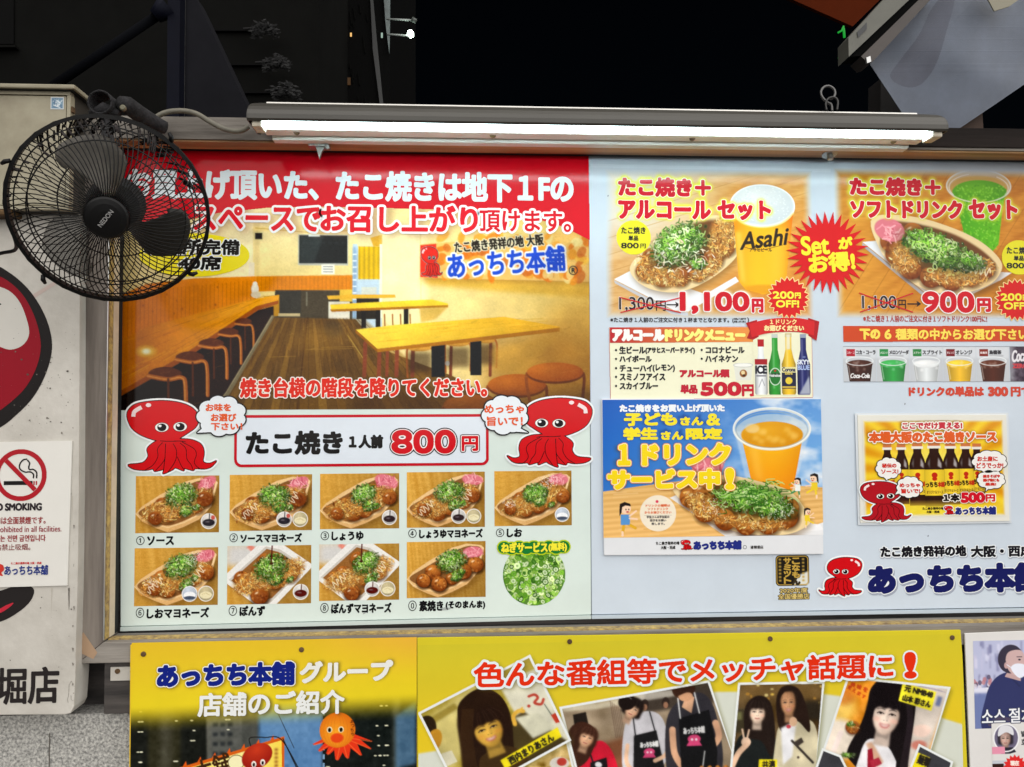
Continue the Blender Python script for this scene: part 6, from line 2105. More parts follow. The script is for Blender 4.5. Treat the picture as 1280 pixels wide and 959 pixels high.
text(rb2, '１ドリンク', (962, 995, 399.5, 405.5), [(0.3, (250, 220, 150))], lift=0.0020, s=4)
text(rb2, 'お選びください', (955, 1004, 407.3, 413.6), [(0.35, (250, 226, 160))], lift=0.0020, s=4)

# --- soft drink strip
ob_ = shape(br_, [[(1054, 408), (1420, 407), (1420, 426.5), (1054, 427.5)]], [(0, (206, 70, 28))], 0.0, 'orange_bar', 0.0006)
text(ob_, '下の', (1075, 1099, 412, 424), [(0.7, (250, 222, 90))], lift=0.0010)
text(ob_, '6', (1106, 1113, 412.5, 423.5), [(0.6, (250, 222, 90))], lift=0.0010)
text(ob_, '種類の中からお選び下さい。', (1119.5, 1290, 411.5, 424.5), [(0.45, (250, 222, 90))], lift=0.0010)
cells = [('コカ・コーラ', (176, 20, 40), (58, 22, 12), 'cola'), ('メロンソーダ', (40, 140, 70), (44, 152, 66), 'melon soda'), ('スプライト', (40, 130, 60), (214, 218, 220), 'clear soda'), ('オレンジ', (120, 20, 30), (226, 178, 40), 'orange juice'), ('烏龍茶', (130, 40, 30), (76, 30, 14), 'oolong tea')]
for k, (nm, mk_, dr, lb) in enumerate(cells):
    xa = 1054 + 41.6 * k
    cvb = Canvas(xa, xa + 41.2, 433.5, 477, 2.2, (196, 200, 206), 60 + k)
    cvb.rect(xa, xa + 41.2, 433.5, 448, (214, 218, 224), 1, 1)
    cvb.rect(xa + 4.2, xa + 14.8, 436.5, 445.5, mk_)
    cvb.text(nm[:4], (xa + 5, xa + 14, 439.6, 442.4), [(0.1, (236, 230, 230))])
    cvb.text(nm, (xa + 16.4, xa + 16.4 + min(24, 5 * len(nm)), 438, 443), [(0.3, (50, 50, 56))])
    cvb.rect(xa + 16.4, xa + 34, 444.4, 445.4, (110, 110, 116), 0.7, 0.4)
    cx = xa + 20.5
    d = np.array(dr, float)
    cvb.poly([(cx - 17, 451), (cx + 17, 451), (cx + 13.6, 477), (cx - 13.6, 477)], (212, 216, 220))
    cvb.poly([(cx - 16, 455), (cx + 16, 455), (cx + 13, 477), (cx - 13, 477)], lambda X, Y: d * (1.1 - 0.35 * (np.abs(X - cx) / 16)[..., None]))
    cvb.ell(cx, 455, 16, 5, tuple(np.minimum(d * 1.2 + 18, 255)), 0, 1, 0.7, tuple(d), (-0.3, -0.2))
    for _ in range(9):
        x, y = cx + cvb.R.uniform(-12, 12), 455 + cvb.R.uniform(-3, 8)
        cvb.poly([(x, y - 2), (x + 3, y - 1), (x + 2.4, y + 2), (x - 1, y + 1.4)], tuple(np.minimum(d * 0.6 + 110, 255)), 0.55, 0.4)
    cvb.ring(cx, 451.5, 17, 5.5, 1.0, (236, 240, 242), 0, 0.9)
    cvb.stroke([(cx - 14, 458), (cx - 11.6, 474)], 1.4, (255, 255, 255), 0.4)
    if k == 0:
        cvb.text('Coca-Cola', (cx - 12, cx + 12, 467, 472.5), [(0.3, (236, 236, 236))], sl=0.2)
    o = cvb.mesh('drink_photo', br_)
    o['label'] = 'small photo of a glass of ' + lb
cvb = Canvas(1262.4, 1303, 433.5, 477, 2.2, (70, 56, 72), 70)
cvb.noise(5, 14)
cvb.rect(1262, 1268, 433, 477, (180, 184, 190), 0.6, 2)
cvb.text('Coca-Cola', (1264, 1300, 437, 451), [(0.6, (230, 226, 232))], sl=0.2, rot=-0.1)
cvb.text('ZERO', (1266, 1284, 455, 460), [(0.4, (206, 60, 70))])
o = cvb.mesh('drink_photo', br_)
o['label'] = 'dark cola photo at the right end of the drink row'
shape(br_, [[(1054, 433), (1304, 433), (1304, 433.6), (1054, 433.6)], [(1054, 477), (1304, 477), (1304, 477.6), (1054, 477.6)]], [(0, (120, 124, 134))], 0.0, 'strip_edge', 0.0006, 4)
text(br_, 'ドリンクの単品は', (1136.5, 1229, 484, 495), [(0.6, (206, 66, 44))], name='note_lettering')
text(br_, '300', (1236, 1259, 484.5, 494.5), [(0.8, (206, 66, 44))], name='note_lettering')
text(br_, '円です', (1264, 1301, 484, 495), [(0.6, (206, 66, 44))], name='note_lettering')

# --- lower logo
text(br_, 'たこ焼き発祥の地', (1101, 1207, 683, 695.5), [(2.0, (232, 236, 240)), (0.6, (26, 24, 30))], name='logo_lettering', shadow=(0.8, 1.2, 2.2, (170, 178, 192)))
text(br_, '大阪・西成', (1214, 1290, 682.5, 695.5), [(2.0, (232, 236, 240)), (0.6, (26, 24, 30))], name='logo_lettering', shadow=(0.8, 1.2, 2.2, (170, 178, 192)))
text(br_, 'あっちち本舗', (1087, 1303, 707, 739), [(4.0, (234, 238, 242)), (2.1, (26, 30, 92))], name='logo_lettering', shadow=(1.4, 2.2, 4.2, (160, 168, 184)))
octopus(br_, 1023, 1077, 697, 745, flip=True, white=3.0, lw=0.8)
# award badge
cv = Canvas(967, 1014, 692, 750, 3.0, WHITE_R, 9)
GOLD = (196, 160, 70)
cv.poly(rrect(969.5, 1011.5, 694, 732.5, 5), (34, 30, 24))
cv.poly([(996, 720), (1011, 714), (1011, 732), (990, 732)], (222, 222, 214), 1, 0.5)
p_ = rrect(971, 1010, 695.5, 731, 4)
cv.stroke(np.vstack((p_, p_[:1])), 1.1, GOLD)
for i, ch in enumerate('こなもん'):
    cv.text(ch, (990.5, 999.5, 697.5 + i * 8.6, 705 + i * 8.6), [(1.0, (34, 30, 24)), (0.5, GOLD if i < 3 else (60, 50, 30))])
for i, ch in enumerate('サミット'):
    cv.text(ch, (980, 988.5, 697.5 + i * 8.2, 704.6 + i * 8.2), [(0.5, GOLD)])
for i in range(7):
    cv.rect(973.4, 976.6, 698 + i * 4.4, 700.6 + i * 4.4, GOLD, 0.8, 0.3)
    cv.rect(1002.6, 1005.6, 698 + i * 4.4, 700.6 + i * 4.4, GOLD, 0.8, 0.3)
cv.text('2020年度', (974.5, 1009, 735, 741), [(0.9, (54, 46, 28)), (0.15, (222, 196, 120))])
cv.text('全国優勝店', (972.5, 1011, 742, 749), [(0.9, (54, 46, 28)), (0.15, (222, 196, 120))])
cv.mesh('award_badge', br_, 0.0, 0.0003)
for x, y in ((1131, 505), (1149, 764), (760, 245), (1160, 670)):
    shape(br_, [ellipse_pts(x, y, 0.8, 1.3, 10, 0.4)], [(0, (140, 146, 158))], 0.0, 'speck', 0.0004, 5)
# =================================================================== children's free drink poster
Yk = -0.0045
kp = ink_panel('drink_poster', 0, 0, 0, 0, Yk, 0.0035, (226, 228, 232), pts=[(751.8, 498.6), (1026, 498.2), (1029.6, 692.8), (755, 694.4)], m=INK)
tag(kp, 'blue sky poster offering children and students a free orange drink', 'poster')
cv = Canvas(753.6, 1027.6, 499.4, 670.5, 1.6, (60, 130, 214), 31)
X, Yg = np.meshgrid(cv.gx, cv.gy)
t = np.clip((X - 760) / 250 * 0.75 + (Yg - 500) / 110 * 0.35, 0, 1)[..., None]
cv.a[:] = np.array((22, 92, 188)) * (1 - t) + np.array((112, 168, 226)) * t
n = fnoise(cv.h, cv.w, 34, 60, cv.R, 4)
c_ = np.clip((X - 880) / 110, 0, 1) * np.clip(n * 0.45 + 0.35, 0, 1)
cv.a += (np.array((238, 242, 248)) - cv.a) * c_[..., None]
tb = [(750, 614), (800, 607), (860, 600), (930, 604), (1030, 611), (1030, 674), (750, 674)]
cv.poly(tb, lambda X, Y: np.array((228, 180, 108)) + ((Y - 610) / 60)[..., None] * np.array((14, 10, 6)) + (np.sin(Y * 0.9 + X * 0.06)[..., None]) * np.array((6, 8, 8)))
for k in range(60):
    x, y = cv.R.uniform(752, 1024), cv.R.uniform(612, 668)
    l = cv.R.uniform(10, 40)
    cv.stroke([(x, y), (x + l, y - l * 0.05)], cv.R.uniform(0.6, 1.6), [(206, 152, 78), (242, 206, 146)][cv.R.randint(2)], 0.5)
# plastic cup of orange drink
cv.poly([(918, 540), (931, 600), (945, 622), (980, 632), (992, 612), (1013, 540)], (214, 226, 236), 0.5, 0.8)
cv.poly([(926, 546), (937, 598), (950, 616), (984, 628), (992, 606), (1004, 546)], lambda X, Y: np.array((246, 164, 24)) + (np.abs(X - 962) / 40)[..., None] ** 2 * np.array((-16, -30, -8)) + ((Y - 590) / 50)[..., None] * np.array((0, -26, 4)))
cv.poly([(936, 556), (944, 600), (952, 606), (946, 556)], (255, 206, 96), 0.55, 4)
cv.ell(965, 541, 46, 23, (222, 226, 218), 0, 0.55, 1)
cv.ell(965, 544, 39, 16.5, (232, 168, 28), 0, 1, 0.8, (214, 140, 10), (-0.2, -0.4))
for _ in range(14):
    x, y = 965 + cv.R.uniform(-28, 28), 544 + cv.R.uniform(-9, 9)
    cv.poly([(x, y - 4), (x + 7, y - 2), (x + 5, y + 4), (x - 3, y + 3)], (248, 206, 110), 0.4, 1)
cv.ell(940, 536, 9, 6, (240, 214, 160), 0, 0.6, 2)
cv.ring(965, 537, 48, 25.5, 3.0, (232, 232, 222), 0, 0.85)
cv.ring(965, 538, 45, 22.5, 1.2, (160, 172, 176), 0, 0.6)
cv.ring(965, 536, 48.5, 26, 1.0, (250, 250, 246), 0, 0.9)
# tray, boat and food
cv.poly([(836, 622), (850, 616), (930, 668), (1000, 664), (1030, 654), (1030, 671), (905, 671)], (236, 236, 238))
cv.poly([(994, 652), (1024, 658), (1028, 664), (990, 668)], (246, 246, 248))
boat_food(cv, [(842, 606), (852, 628), (876, 648), (922, 666), (976, 670), (1006, 660), (1010, 648), (990, 618), (960, 606), (900, 594)],
          [(850, 610), (860, 626), (884, 642), (926, 658), (974, 662), (996, 654), (994, 640), (976, 620), (900, 602)],
          [(862, 622), (880, 640), (904, 650), (930, 656), (958, 656), (982, 648), (878, 616), (984, 636)], 14,
          [(940, 624, 48, 19, 620, 0.18), (966, 636, 26, 12, 160, 0.2)], (884, 584, 20, 12, -0.2), [(962, 646, 12, 4, 0.2, 1.6, 3), (984, 642, 9, 4, -0.6, 1.6, 3)],
          [(878, 632, 26, 14, 240, 0.5), (940, 654, 44, 9, 260, 0.1)], 1.25, 0.1)
for k in range(120):
    x, y = 940 + cv.R.randn() * 22, 620 + cv.R.randn() * 9
    b = cv.R.rand() * 6.28
    q = spline([(x, y), (x + math.cos(b) * 8, y + math.sin(b) * 5), (x + math.cos(b + 0.9) * 14, y + math.sin(b + 0.9) * 7)], 4)
    cv.stroke(q, 1.1, [(70, 130, 40), (120, 176, 70), (186, 220, 140), (44, 96, 26)][cv.R.randint(4)], 0.9)
powder(cv, 890, 634, 16, 80)
powder(cv, 975, 640, 16, 60)

def child(cv, x, y, h, shirt, trousers, flip=1):
    """small drawn child with raised arms"""
    k = h / 40.0
    sk = (250, 214, 184)
    T = lambda u, v: (x + u * k * flip, y + v * k)
    cv.stroke([T(-2, 26), T(-4, 38)], 3.4 * k, trousers)
    cv.stroke([T(3, 26), T(12, 31)], 3.4 * k, trousers)
    cv.stroke([T(-4, 36), T(-4, 40)], 3 * k, sk)
    cv.poly([T(-6, 14), T(6, 14), T(5, 27), T(-6, 27)], shirt)
    cv.stroke([T(5, 16), T(13, 10)], 2.2 * k, sk)
    cv.stroke([T(5, 19), T(14, 20)], 2.2 * k, sk)
    cv.ell(*T(0, 7), 6.6 * k, 6.4 * k, sk)
    cv.poly([T(q[0], q[1]) for q in [(-7.5, 9), (-7, 1), (-1, -1.5), (6, 1), (6.5, 4), (0, 3), (-4, 5), (-5, 12), (-7.5, 16)]], (36, 28, 28))
    cv.ell(*T(0.5, 8), 0.7 * k, 0.9 * k, (30, 20, 20))
    cv.ell(*T(4, 8), 0.7 * k, 0.9 * k, (30, 20, 20))
    cv.ell(*T(2.5, 11), 1.8 * k, 0.9 * k, (200, 60, 60))
child(cv, 781, 628, 40, (90, 150, 214), (226, 170, 40))
child(cv, 996, 599, 24, (240, 244, 240), (50, 140, 90), -1)
child(cv, 1017, 594, 30, (240, 206, 50), (240, 206, 50), -1)
child(cv, 1008, 637, 24, (240, 206, 50), (240, 206, 50))
cv.ell(821, 641, 22.4, 22.4, (246, 240, 226), 0, 0.86)
cv.ell(820, 626.5, 1.8, 1.8, (220, 60, 90))
for i, (b_, c2) in enumerate((('ドリンクの種類は', (214, 90, 50)), ('ソフトドリンク', (214, 90, 50)), ('からお選びください', (214, 90, 50)), ('学生さんは学生証の', (60, 56, 56)), ('提示をお願い', (60, 56, 56)), ('致します。', (60, 56, 56)))):
    wd = (15, 12.5, 16.5, 14, 10, 8)[i]
    yy = 630 + i * 4.2 + (1.5 if i > 2 else 0)
    cv.text(b_, (821 - wd, 821 + wd, yy, yy + 3), [(0.12, c2)])
cv.rect(804, 838, 643.4, 644, (190, 180, 170), 0.8)
for q, bb in (('１ドリンク', (770, 911, 556, 580)), ('サービス中!', (761, 918, 587, 611))):
    cv.glow(fit_polys(q, *bb), 1.8, (90, 60, 30), 0.5, 3)
for q, bb in (('子どもさん&', (781, 898, 518, 531)), ('学生さん限定', (780, 902, 536, 549))):
    cv.glow(fit_polys(q, *bb), 1.4, (10, 50, 120), 0.7, 1)
pp = cv.mesh('drink_photo', kp, Yk, 0.0003)
pp['label'] = 'blue sky photo with orange drink and a boat of takoyaki'
text(pp, 'たこ焼きをお買い上げ頂いた', (775, 905, 506, 514.5), [(0.55, (238, 242, 246))], Yk, lift=0.0008, s=4)
YY = (246, 226, 44)
for q, bb, g in (('子ども', (781, 845, 517, 531.5), 0.9), ('さん', (851, 878, 522, 531), 0.7), ('&', (884, 899, 518, 531), 0.9), ('学生', (780, 821, 535.5, 549), 0.9), ('さん', (827, 853, 540, 549), 0.7), ('限定', (858, 902, 536, 548.5), 0.9)):
    text(pp, q, bb, [(g, YY)], Yk, lift=0.0008)
for q, bb in (('１', (774, 786, 557, 580)), ('ドリンク', (804, 911, 556, 580)), ('サービス中', (761, 898, 588, 610.5)), ('!', (908, 916, 587, 610.5))):
    text(pp, q, bb, [(3.7, (238, 150, 40)), (2.9, (250, 244, 214)), (1.6, (246, 216, 30))], Yk, lift=0.0009, name='slogan_lettering')
text(kp, 'たこ焼き発祥の地', (820, 849, 677, 681), [(0.15, (44, 40, 40))], Yk, s=5)
text(kp, '大阪・西成', (826, 844, 682.5, 686.5), [(0.15, (44, 40, 40))], Yk, s=5)
octopus(kp, 851, 866, 675, 687.5, white=0, lw=0.35, Y=Yk, lift=0.0004, s=6)
text(kp, 'あっちち本舗', (867.5, 926, 676.5, 686.5), [(0.7, (38, 48, 130))], Yk, s=4)
kp_r = [ellipse_pts(931, 684, 2.4, 2.4, 24), ellipse_pts(931, 684, 1.9, 1.9, 24)[::-1]]
shape(kp, kp_r, [(0, (60, 60, 60))], Yk, 'registered_mark', 0.0004, 6)
text(kp, '道頓堀店', (938, 954, 682, 686), [(0.1, (70, 66, 66))], Yk, s=5)

# =================================================================== laminated sauce notice
Ys = -0.0035
M_film = mat('laminate_film', (214, 220, 226), 0.15, noise=0.05, nscale=8)
sn = ink_panel('sauce_notice', 0, 0, 0, 0, Ys, 0.0025, (228, 226, 216), pts=[(1072, 519), (1258, 518.4), (1262, 651.5), (1075.5, 653.6)], m=INK, bevel=0.0003)
tag(sn, 'laminated yellow notice selling seven bottles of takoyaki sauce', 'notice')
bm = bmesh.new()
prism(bm, [(P(x, y, Ys)[0], P(x, y, Ys)[2]) for x, y in ((1069, 516.6), (1261, 516), (1265, 654), (1073, 656.6))], Ys + 0.0012, Ys + 0.0016)
bm_obj('laminate_border', bm, M_film, sn)
cv = Canvas(1079, 1256.5, 525, 646, 2.2, (228, 226, 216), 51)
X, Yg = np.meshgrid(cv.gx, cv.gy)
a_ = np.arctan2(Yg - 590, X - 1168)
r_ = np.sqrt((Yg - 590) ** 2 + (X - 1168) ** 2)
t = (0.5 + 0.5 * np.sin(a_ * 26))[..., None] * np.clip(r_ / 90, 0, 1)[..., None]
cv.a[:] = np.array((244, 206, 44)) * (1 - t) + np.array((222, 148, 16)) * t
t = np.clip(1 - r_ / 75, 0, 1)[..., None]
cv.a += (np.array((244, 232, 110)) - cv.a) * t
def sauce_bottle(cv, cx, w, yt, yb, lab=True, big=False):
    h = yb - yt
    pts = [(cx - w * 0.24, yt), (cx + w * 0.24, yt), (cx + w * 0.24, yt + h * 0.12), (cx + w * 0.42, yt + h * 0.24), (cx + w * 0.5, yt + h * 0.34), (cx + w * 0.5, yb), (cx - w * 0.5, yb), (cx - w * 0.5, yt + h * 0.34), (cx - w * 0.42, yt + h * 0.24), (cx - w * 0.24, yt + h * 0.12)]
    cv.poly(pts, lambda X, Y: np.array((40, 20, 14)) * (1.25 - 0.6 * (np.abs(X - cx) / w)[..., None]) + (np.clip((Y - yb + 10) / 12, 0, 1))[..., None] * np.array((40, 22, 12)))
    cv.rect(cx - w * 0.3, cx + w * 0.3, yt - 3.2, yt + 1.0, (206, 118, 66))
    cv.rect(cx - w * 0.34, cx + w * 0.34, yt + 1.0, yt + 4.2, (236, 230, 220))
    cv.poly([(cx + w * 0.2, yt + h * 0.2), (cx + w * 0.36, yt + h * 0.3), (cx + w * 0.36, yt + h * 0.38), (cx + w * 0.16, yt + h * 0.34)], (220, 220, 224), 0.7, 0.6)
    cv.poly([(cx - w * 0.34, yt + h * 0.3), (cx - w * 0.22, yt + h * 0.2), (cx - w * 0.24, yt + h * 0.38)], (150, 150, 156), 0.6, 0.6)
    if lab:
        cv.poly([(cx - w * 0.5, yt + h * 0.40), (cx + w * 0.5, yt + h * 0.40), (cx + w * 0.5, yt + h * 0.82), (cx - w * 0.5, yt + h * 0.82)], lambda X, Y: np.array((242, 206, 50)) * (1.05 - 0.3 * (np.abs(X - cx) / w)[..., None]))
        k = w / 24.0
        cv.ell(cx, yt + h * 0.49, 3.6 * k, 3.4 * k, (190, 40, 20))
        cv.ell(cx, yt + h * 0.55, 3.0 * k, 2.4 * k, (190, 40, 20))
        cv.text('っちち', (cx - 11 * k, cx + 3 * k, yt + h * 0.60, yt + h * 0.68), [(0.4, (40, 24, 16))])
        cv.text('本舗', (cx + 4 * k, cx + 11.6 * k, yt + h * 0.60, yt + h * 0.68), [(0.4, (190, 50, 20))])
        cv.text('オリジナルソース', (cx - 10 * k, cx + 10 * k, yt + h * 0.74, yt + h * 0.79), [(0.1, (90, 60, 20))])
for cx, w, yt, yb in ((1109, 17, 558, 628), (1221, 18, 558, 628), (1126.5, 18, 558, 630), (1207, 20, 557.5, 630), (1146.5, 21, 557, 632), (1188, 21, 557, 631), (1167.5, 24.5, 556.5, 633.5)):
    sauce_bottle(cv, cx, w, yt, yb)
cv.rect(1128, 1254, 630, 646, (240, 218, 60), 0.85, 3)
cv.fade(1081.5, 1253.5, 527, 643.5, 5, (228, 226, 216))
for q, bb in (('本場大阪のたこ焼きソース', (1086.5, 1244.5, 540, 552.5)), ('ここでだけ買える!', (1128, 1202, 528.5, 536)), ('500', (1202, 1229.5, 616.5, 627.5))):
    cv.glow(fit_polys(q, *bb), 1.2, (70, 40, 20), 0.7, 2.4)
sp_ = cv.mesh('sauce_photo', sn, Ys, 0.0003)
W2 = (246, 240, 230)
text(sp_, 'ここでだけ買える!', (1128, 1202, 528.5, 536), [(1.8, W2), (0.4, (196, 44, 60))], Ys, s=5, lift=0.0007)
text(sp_, '本場大阪のたこ焼きソース', (1086.5, 1244.5, 540, 552.5), [(2.2, W2), (0.8, (220, 92, 34))], Ys, s=4, lift=0.0007)
text(sp_, '１本', (1179.5, 1198.5, 618, 626.5), [(1.8, W2), (0.6, (30, 22, 22))], Ys, s=4, lift=0.0007)
text(sp_, '500', (1202, 1229.5, 616.5, 627.5), [(2.0, W2), (1.0, (206, 20, 40))], Ys, s=4, lift=0.0007)
text(sp_, '円', (1232.5, 1243, 618.5, 626.5), [(1.8, W2), (0.5, (206, 20, 40))], Ys, s=4, lift=0.0007)
text(sp_, 'たこ焼き発祥の地', (1153, 1179, 634, 637.2), [(0.15, (50, 36, 24))], Ys, s=6, lift=0.0007)
text(sp_, '大阪・西成', (1158, 1174, 638.4, 641.4), [(0.15, (50, 36, 24))], Ys, s=6, lift=0.0007)
text(sp_, 'あっちち本舗', (1194.5, 1244, 634, 643), [(1.5, W2), (0.55, (36, 44, 120))], Ys, s=5, lift=0.0007)
octopus(sp_, 1180, 1193, 632.5, 643.5, white=1.2, lw=0.3, Y=Ys, lift=0.0007, s=6)
octopus(sp_, 1075.5, 1138, 602, 652.5, white=2.2, lw=0.7, Y=Ys, lift=0.0008, s=5, red=(176, 22, 34))
def bub2(cx, cy, rx, ry, lines, tail, seed):
    o = shape(sp_, cloud(cx, cy, rx, ry, 9, 0.36, seed, tail), [(0.9, (30, 22, 22)), (0, (240, 238, 234))], Ys, 'speech_bubble', 0.0016, 5)
    for q, bb in lines:
        text(o, q, bb, [(0.3, (206, 50, 40))], Ys, s=6, lift=0.0020)
bub2(1110, 585.5, 15.5, 13, [('秘伝の', (1102, 1119.5, 579.5, 584.5)), ('ソース!', (1101, 1122, 587, 592))], [(1105, 596), (1107, 600.5), (1112, 596)], 1)
bub2(1136.5, 609, 16, 13, [('めっちゃ', (1124, 1149, 604, 609)), ('旨いで!', (1126, 1149, 611, 616.5))], [(1122, 612), (1118, 618), (1126, 616)], 2)
bub2(1236, 577, 21.5, 13.5, [('お土産に', (1221, 1246, 570.5, 576.5)), ('どうでっか!', (1220, 1253, 578.5, 585))], [(1222, 582), (1217, 587), (1226, 586)], 3)
bub2(1238, 599.5, 17, 11.5, [('焼きそばや', (1228, 1249, 593.5, 597)), ('揚げ物にも', (1228, 1248, 598.5, 602)), ('最高!', (1231, 1244, 603.5, 607))], [(1232, 608), (1231, 614), (1237, 609)], 4)

# =================================================================== yellow posters along the bottom
Yp = -0.0595
Zlow = P(600, 1120, Yp)[2]
def hole(par, x, y):
    c = P(x, y, Yp)
    lathe('screw', [(0.0042, 0), (0.0042, 0.0008), (0.0022, 0.0014)], (c[0], Yp - 0.0006, c[2]), (0, -1, 0), M_rust, par, 14)
shops = ink_panel('shop_poster', 0, 0, 0, 0, Yp, 0.0035, (226, 190, 50), pts=[(162.8, 806.2), (521, 797.6), (521, 1110), (160, 1110)], m=INK, bevel=0.0005)
tag(shops, 'yellow poster fading into a night city with a lantern banner', 'poster')
cv = Canvas(163.5, 520.8, 800, 1010, 1.25, (230, 196, 46), 71)
X, Yg = np.meshgrid(cv.gx, cv.gy)
yy = Yg + (X - 163) * 0.024 - 6
t = np.clip((yy - 872) / 36, 0, 1)[..., None]
t = t * t * (3 - 2 * t)
yel = np.array((228, 190, 44)) + np.clip((yy - 800) / 70, 0, 1)[..., None] * np.array((2, 16, -6)) + np.clip((X - 380) / 140, 0, 1)[..., None] * np.clip((850 - yy) / 50, 0, 1)[..., None] * np.array((4, -14, 18))
night = np.array((20, 22, 20)) + np.zeros_like(cv.a)
cv2 = Canvas(163.5, 520.8, 800, 1010, 1.25, (22, 24, 20), 72)
cv2.rect(185, 225, 860, 1010, (46, 44, 26), 0.9, 2)
cv2.rect(200, 214, 860, 1010, (84, 82, 70), 0.6, 3)
cv2.poly([(256, 880), (300, 876), (302, 960), (258, 964)], (104, 104, 96), 0.9, 1)
cv2.poly([(262, 880), (322, 880), (322, 1010), (262, 1010)], (86, 88, 84), 0.8, 1)
for i in range(3):
    for j in range(5):
        cv2.rect(265 + i * 9, 271 + i * 9, 902 + j * 12, 907 + j * 12, (40, 44, 46), 0.9, 0.4)
cv2.rect(322, 402, 860, 1010, (84, 128, 176), 1, 2)
cv2.rect(330, 395, 880, 930, (104, 146, 190), 0.6, 8)
cv2.rect(402, 520, 860, 1010, (16, 22, 20))
cv2.rect(490, 500, 860, 1010, (70, 76, 70), 0.8, 2)
cv2.poly([(494, 900), (520, 880), (520, 960), (494, 966)], (80, 120, 156), 0.8, 1.5)
for _ in range(60):
    gx = [174, 176, 218, 240, 284, 408, 470, 474, 482][cv2.R.randint(9)] + cv2.R.randn() * 1.5
    gy_ = cv2.R.uniform(884, 1000)
    gy_ = 886 + round((gy_ - 886) / 12.5) * 12.5
    cv2.ell(gx, gy_, 1.9, 0.9, (226, 224, 196), 0, 0.9)
for j in range(10):
    cv2.rect(402, 404.5, 890 + j * 11, 896 + j * 11, (130, 170, 206), 0.9)
cv2.stroke([(340, 880), (366, 936)], 0.7, (30, 34, 40))
cv2.noise(6, 4)
cv.a[:] = yel * (1 - t) + cv2.a * t
# night lantern banner
bn = [(235, 954), (353, 922), (380, 1010), (225, 1010)]
cv.poly([(222, 957), (354, 921), (354, 1010), (220, 1010)], (216, 96, 20))
cv.poly([(226, 960), (350.5, 926), (352, 1010), (222, 1010)], lambda X, Y: np.array((250, 214, 60)) + (np.exp(-((X - 290) / 50) ** 2))[..., None] * np.array((0, 24, 90)))
for k in range(7):
    x = 228 + k * 18
    cv.poly([(x, 957 - (x - 222) * 0.272), (x + 4, 950 - (x - 222) * 0.272), (x + 5, 956 - (x - 222) * 0.272)], (226, 90, 20))
cv.text('本舗', (243, 288, 944, 975), [(0.6, (60, 36, 16))], rot=-0.26)
cv.ell(294, 952, 10, 9, (246, 240, 190))
cv.ring(294, 952, 10, 9, 0.8, (90, 70, 30))
cv.ell(320, 945, 20, 15, (206, 60, 30), -0.5, 1, 1, (150, 24, 14), (0.2, -0.5))
cv.ell(316, 955, 3, 4, (250, 244, 236))
cv.ell(327, 953, 3, 4, (250, 244, 236))
cv.ell(316, 955.6, 1.6, 2.4, (20, 10, 10))
cv.ell(327, 953.6, 1.6, 2.4, (20, 10, 10))
for k in range(5):
    cv.rect(342, 346, 936 + k * 5, 939 + k * 5, (120, 50, 20), 0.8, 0.4)
cv.stroke(spline([(312, 932), (311, 922), (330, 922), (350, 925), (372, 962)], 6), 1.2, (24, 22, 20))
cv.stroke([(352, 924), (388, 1000)], 1.2, (20, 18, 16))
# lit octopus lantern
for (a_, l) in ((2.9, 36), (2.55, 34), (2.2, 30), (1.75, 34), (1.35, 32), (0.85, 36), (0.45, 40), (0.15, 38)):
    ex, ey = 426 + math.cos(a_) * l, 926 + abs(math.sin(a_)) * l * 0.8
    cv.poly([(414, 920), (440, 920), (ex + 2, ey), (ex - 2, ey - 1)], (226, 54, 24))
    cv.stroke([(426, 924), (ex, ey)], 1.2, (250, 110, 50), 0.7)
cv.ell(420.5, 915, 22.5, 22, (250, 170, 40), 0, 1, 1, (216, 96, 14), (-0.1, 0.2))
for k in range(5):
    cv.ring(420.5, 915, 4 + k * 4.4, 22, 0.5, (206, 110, 20), 0, 0.5)
cv.ell(420, 925, 8, 6, (226, 60, 20), 0, 0.9, 2)
for ex in (410.5, 425):
    cv.ell(ex, 914.5, 3.4, 3.8, (250, 240, 200))
    cv.ell(ex, 914.8, 2.2, 2.8, (24, 14, 10))
for i, ch in enumerate('あっちち'):
    cv.text(ch, (437 + (i % 2) * 0.6, 441 + (i % 2) * 0.6, 903 + i * 5.2, 907 + i * 5.2), [(0.1, (90, 36, 10))])
for q, bb in (('グループ', (376, 490, 827, 851.5)), ('店舗のご紹介', (248, 430, 865, 893))):
    cv.glow([p + np.array((1.3, 1.6)) for p in fit_polys(q, *bb)], 1.2, (80, 70, 40), 0.8, 1.4)
cv.glow(fit_polys('あっちち本舗', 198, 367, 830, 856), 1.2, (120, 96, 20), 0.7, 4)
so = cv.mesh('night_photo', shops, Yp, 0.0002)
# the photo grid starts above the panel's slanted edge: keep to the panel
text(shops, 'あっちち本舗', (198, 367, 830, 856.5), [(3.1, (238, 238, 232)), (1.4, (22, 36, 128))], Yp, name='logo_lettering', lift=0.0007)
text(shops, 'グループ', (376, 490, 827, 851.5), [(1.1, (232, 232, 226))], Yp, lift=0.0007)
text(shops, '店舗のご紹介', (248, 430, 865, 893), [(0.8, (232, 234, 232))], Yp, lift=0.0007)
for x, y in ((179.5, 817.5), (377, 812)):
    hole(shops, x, y)

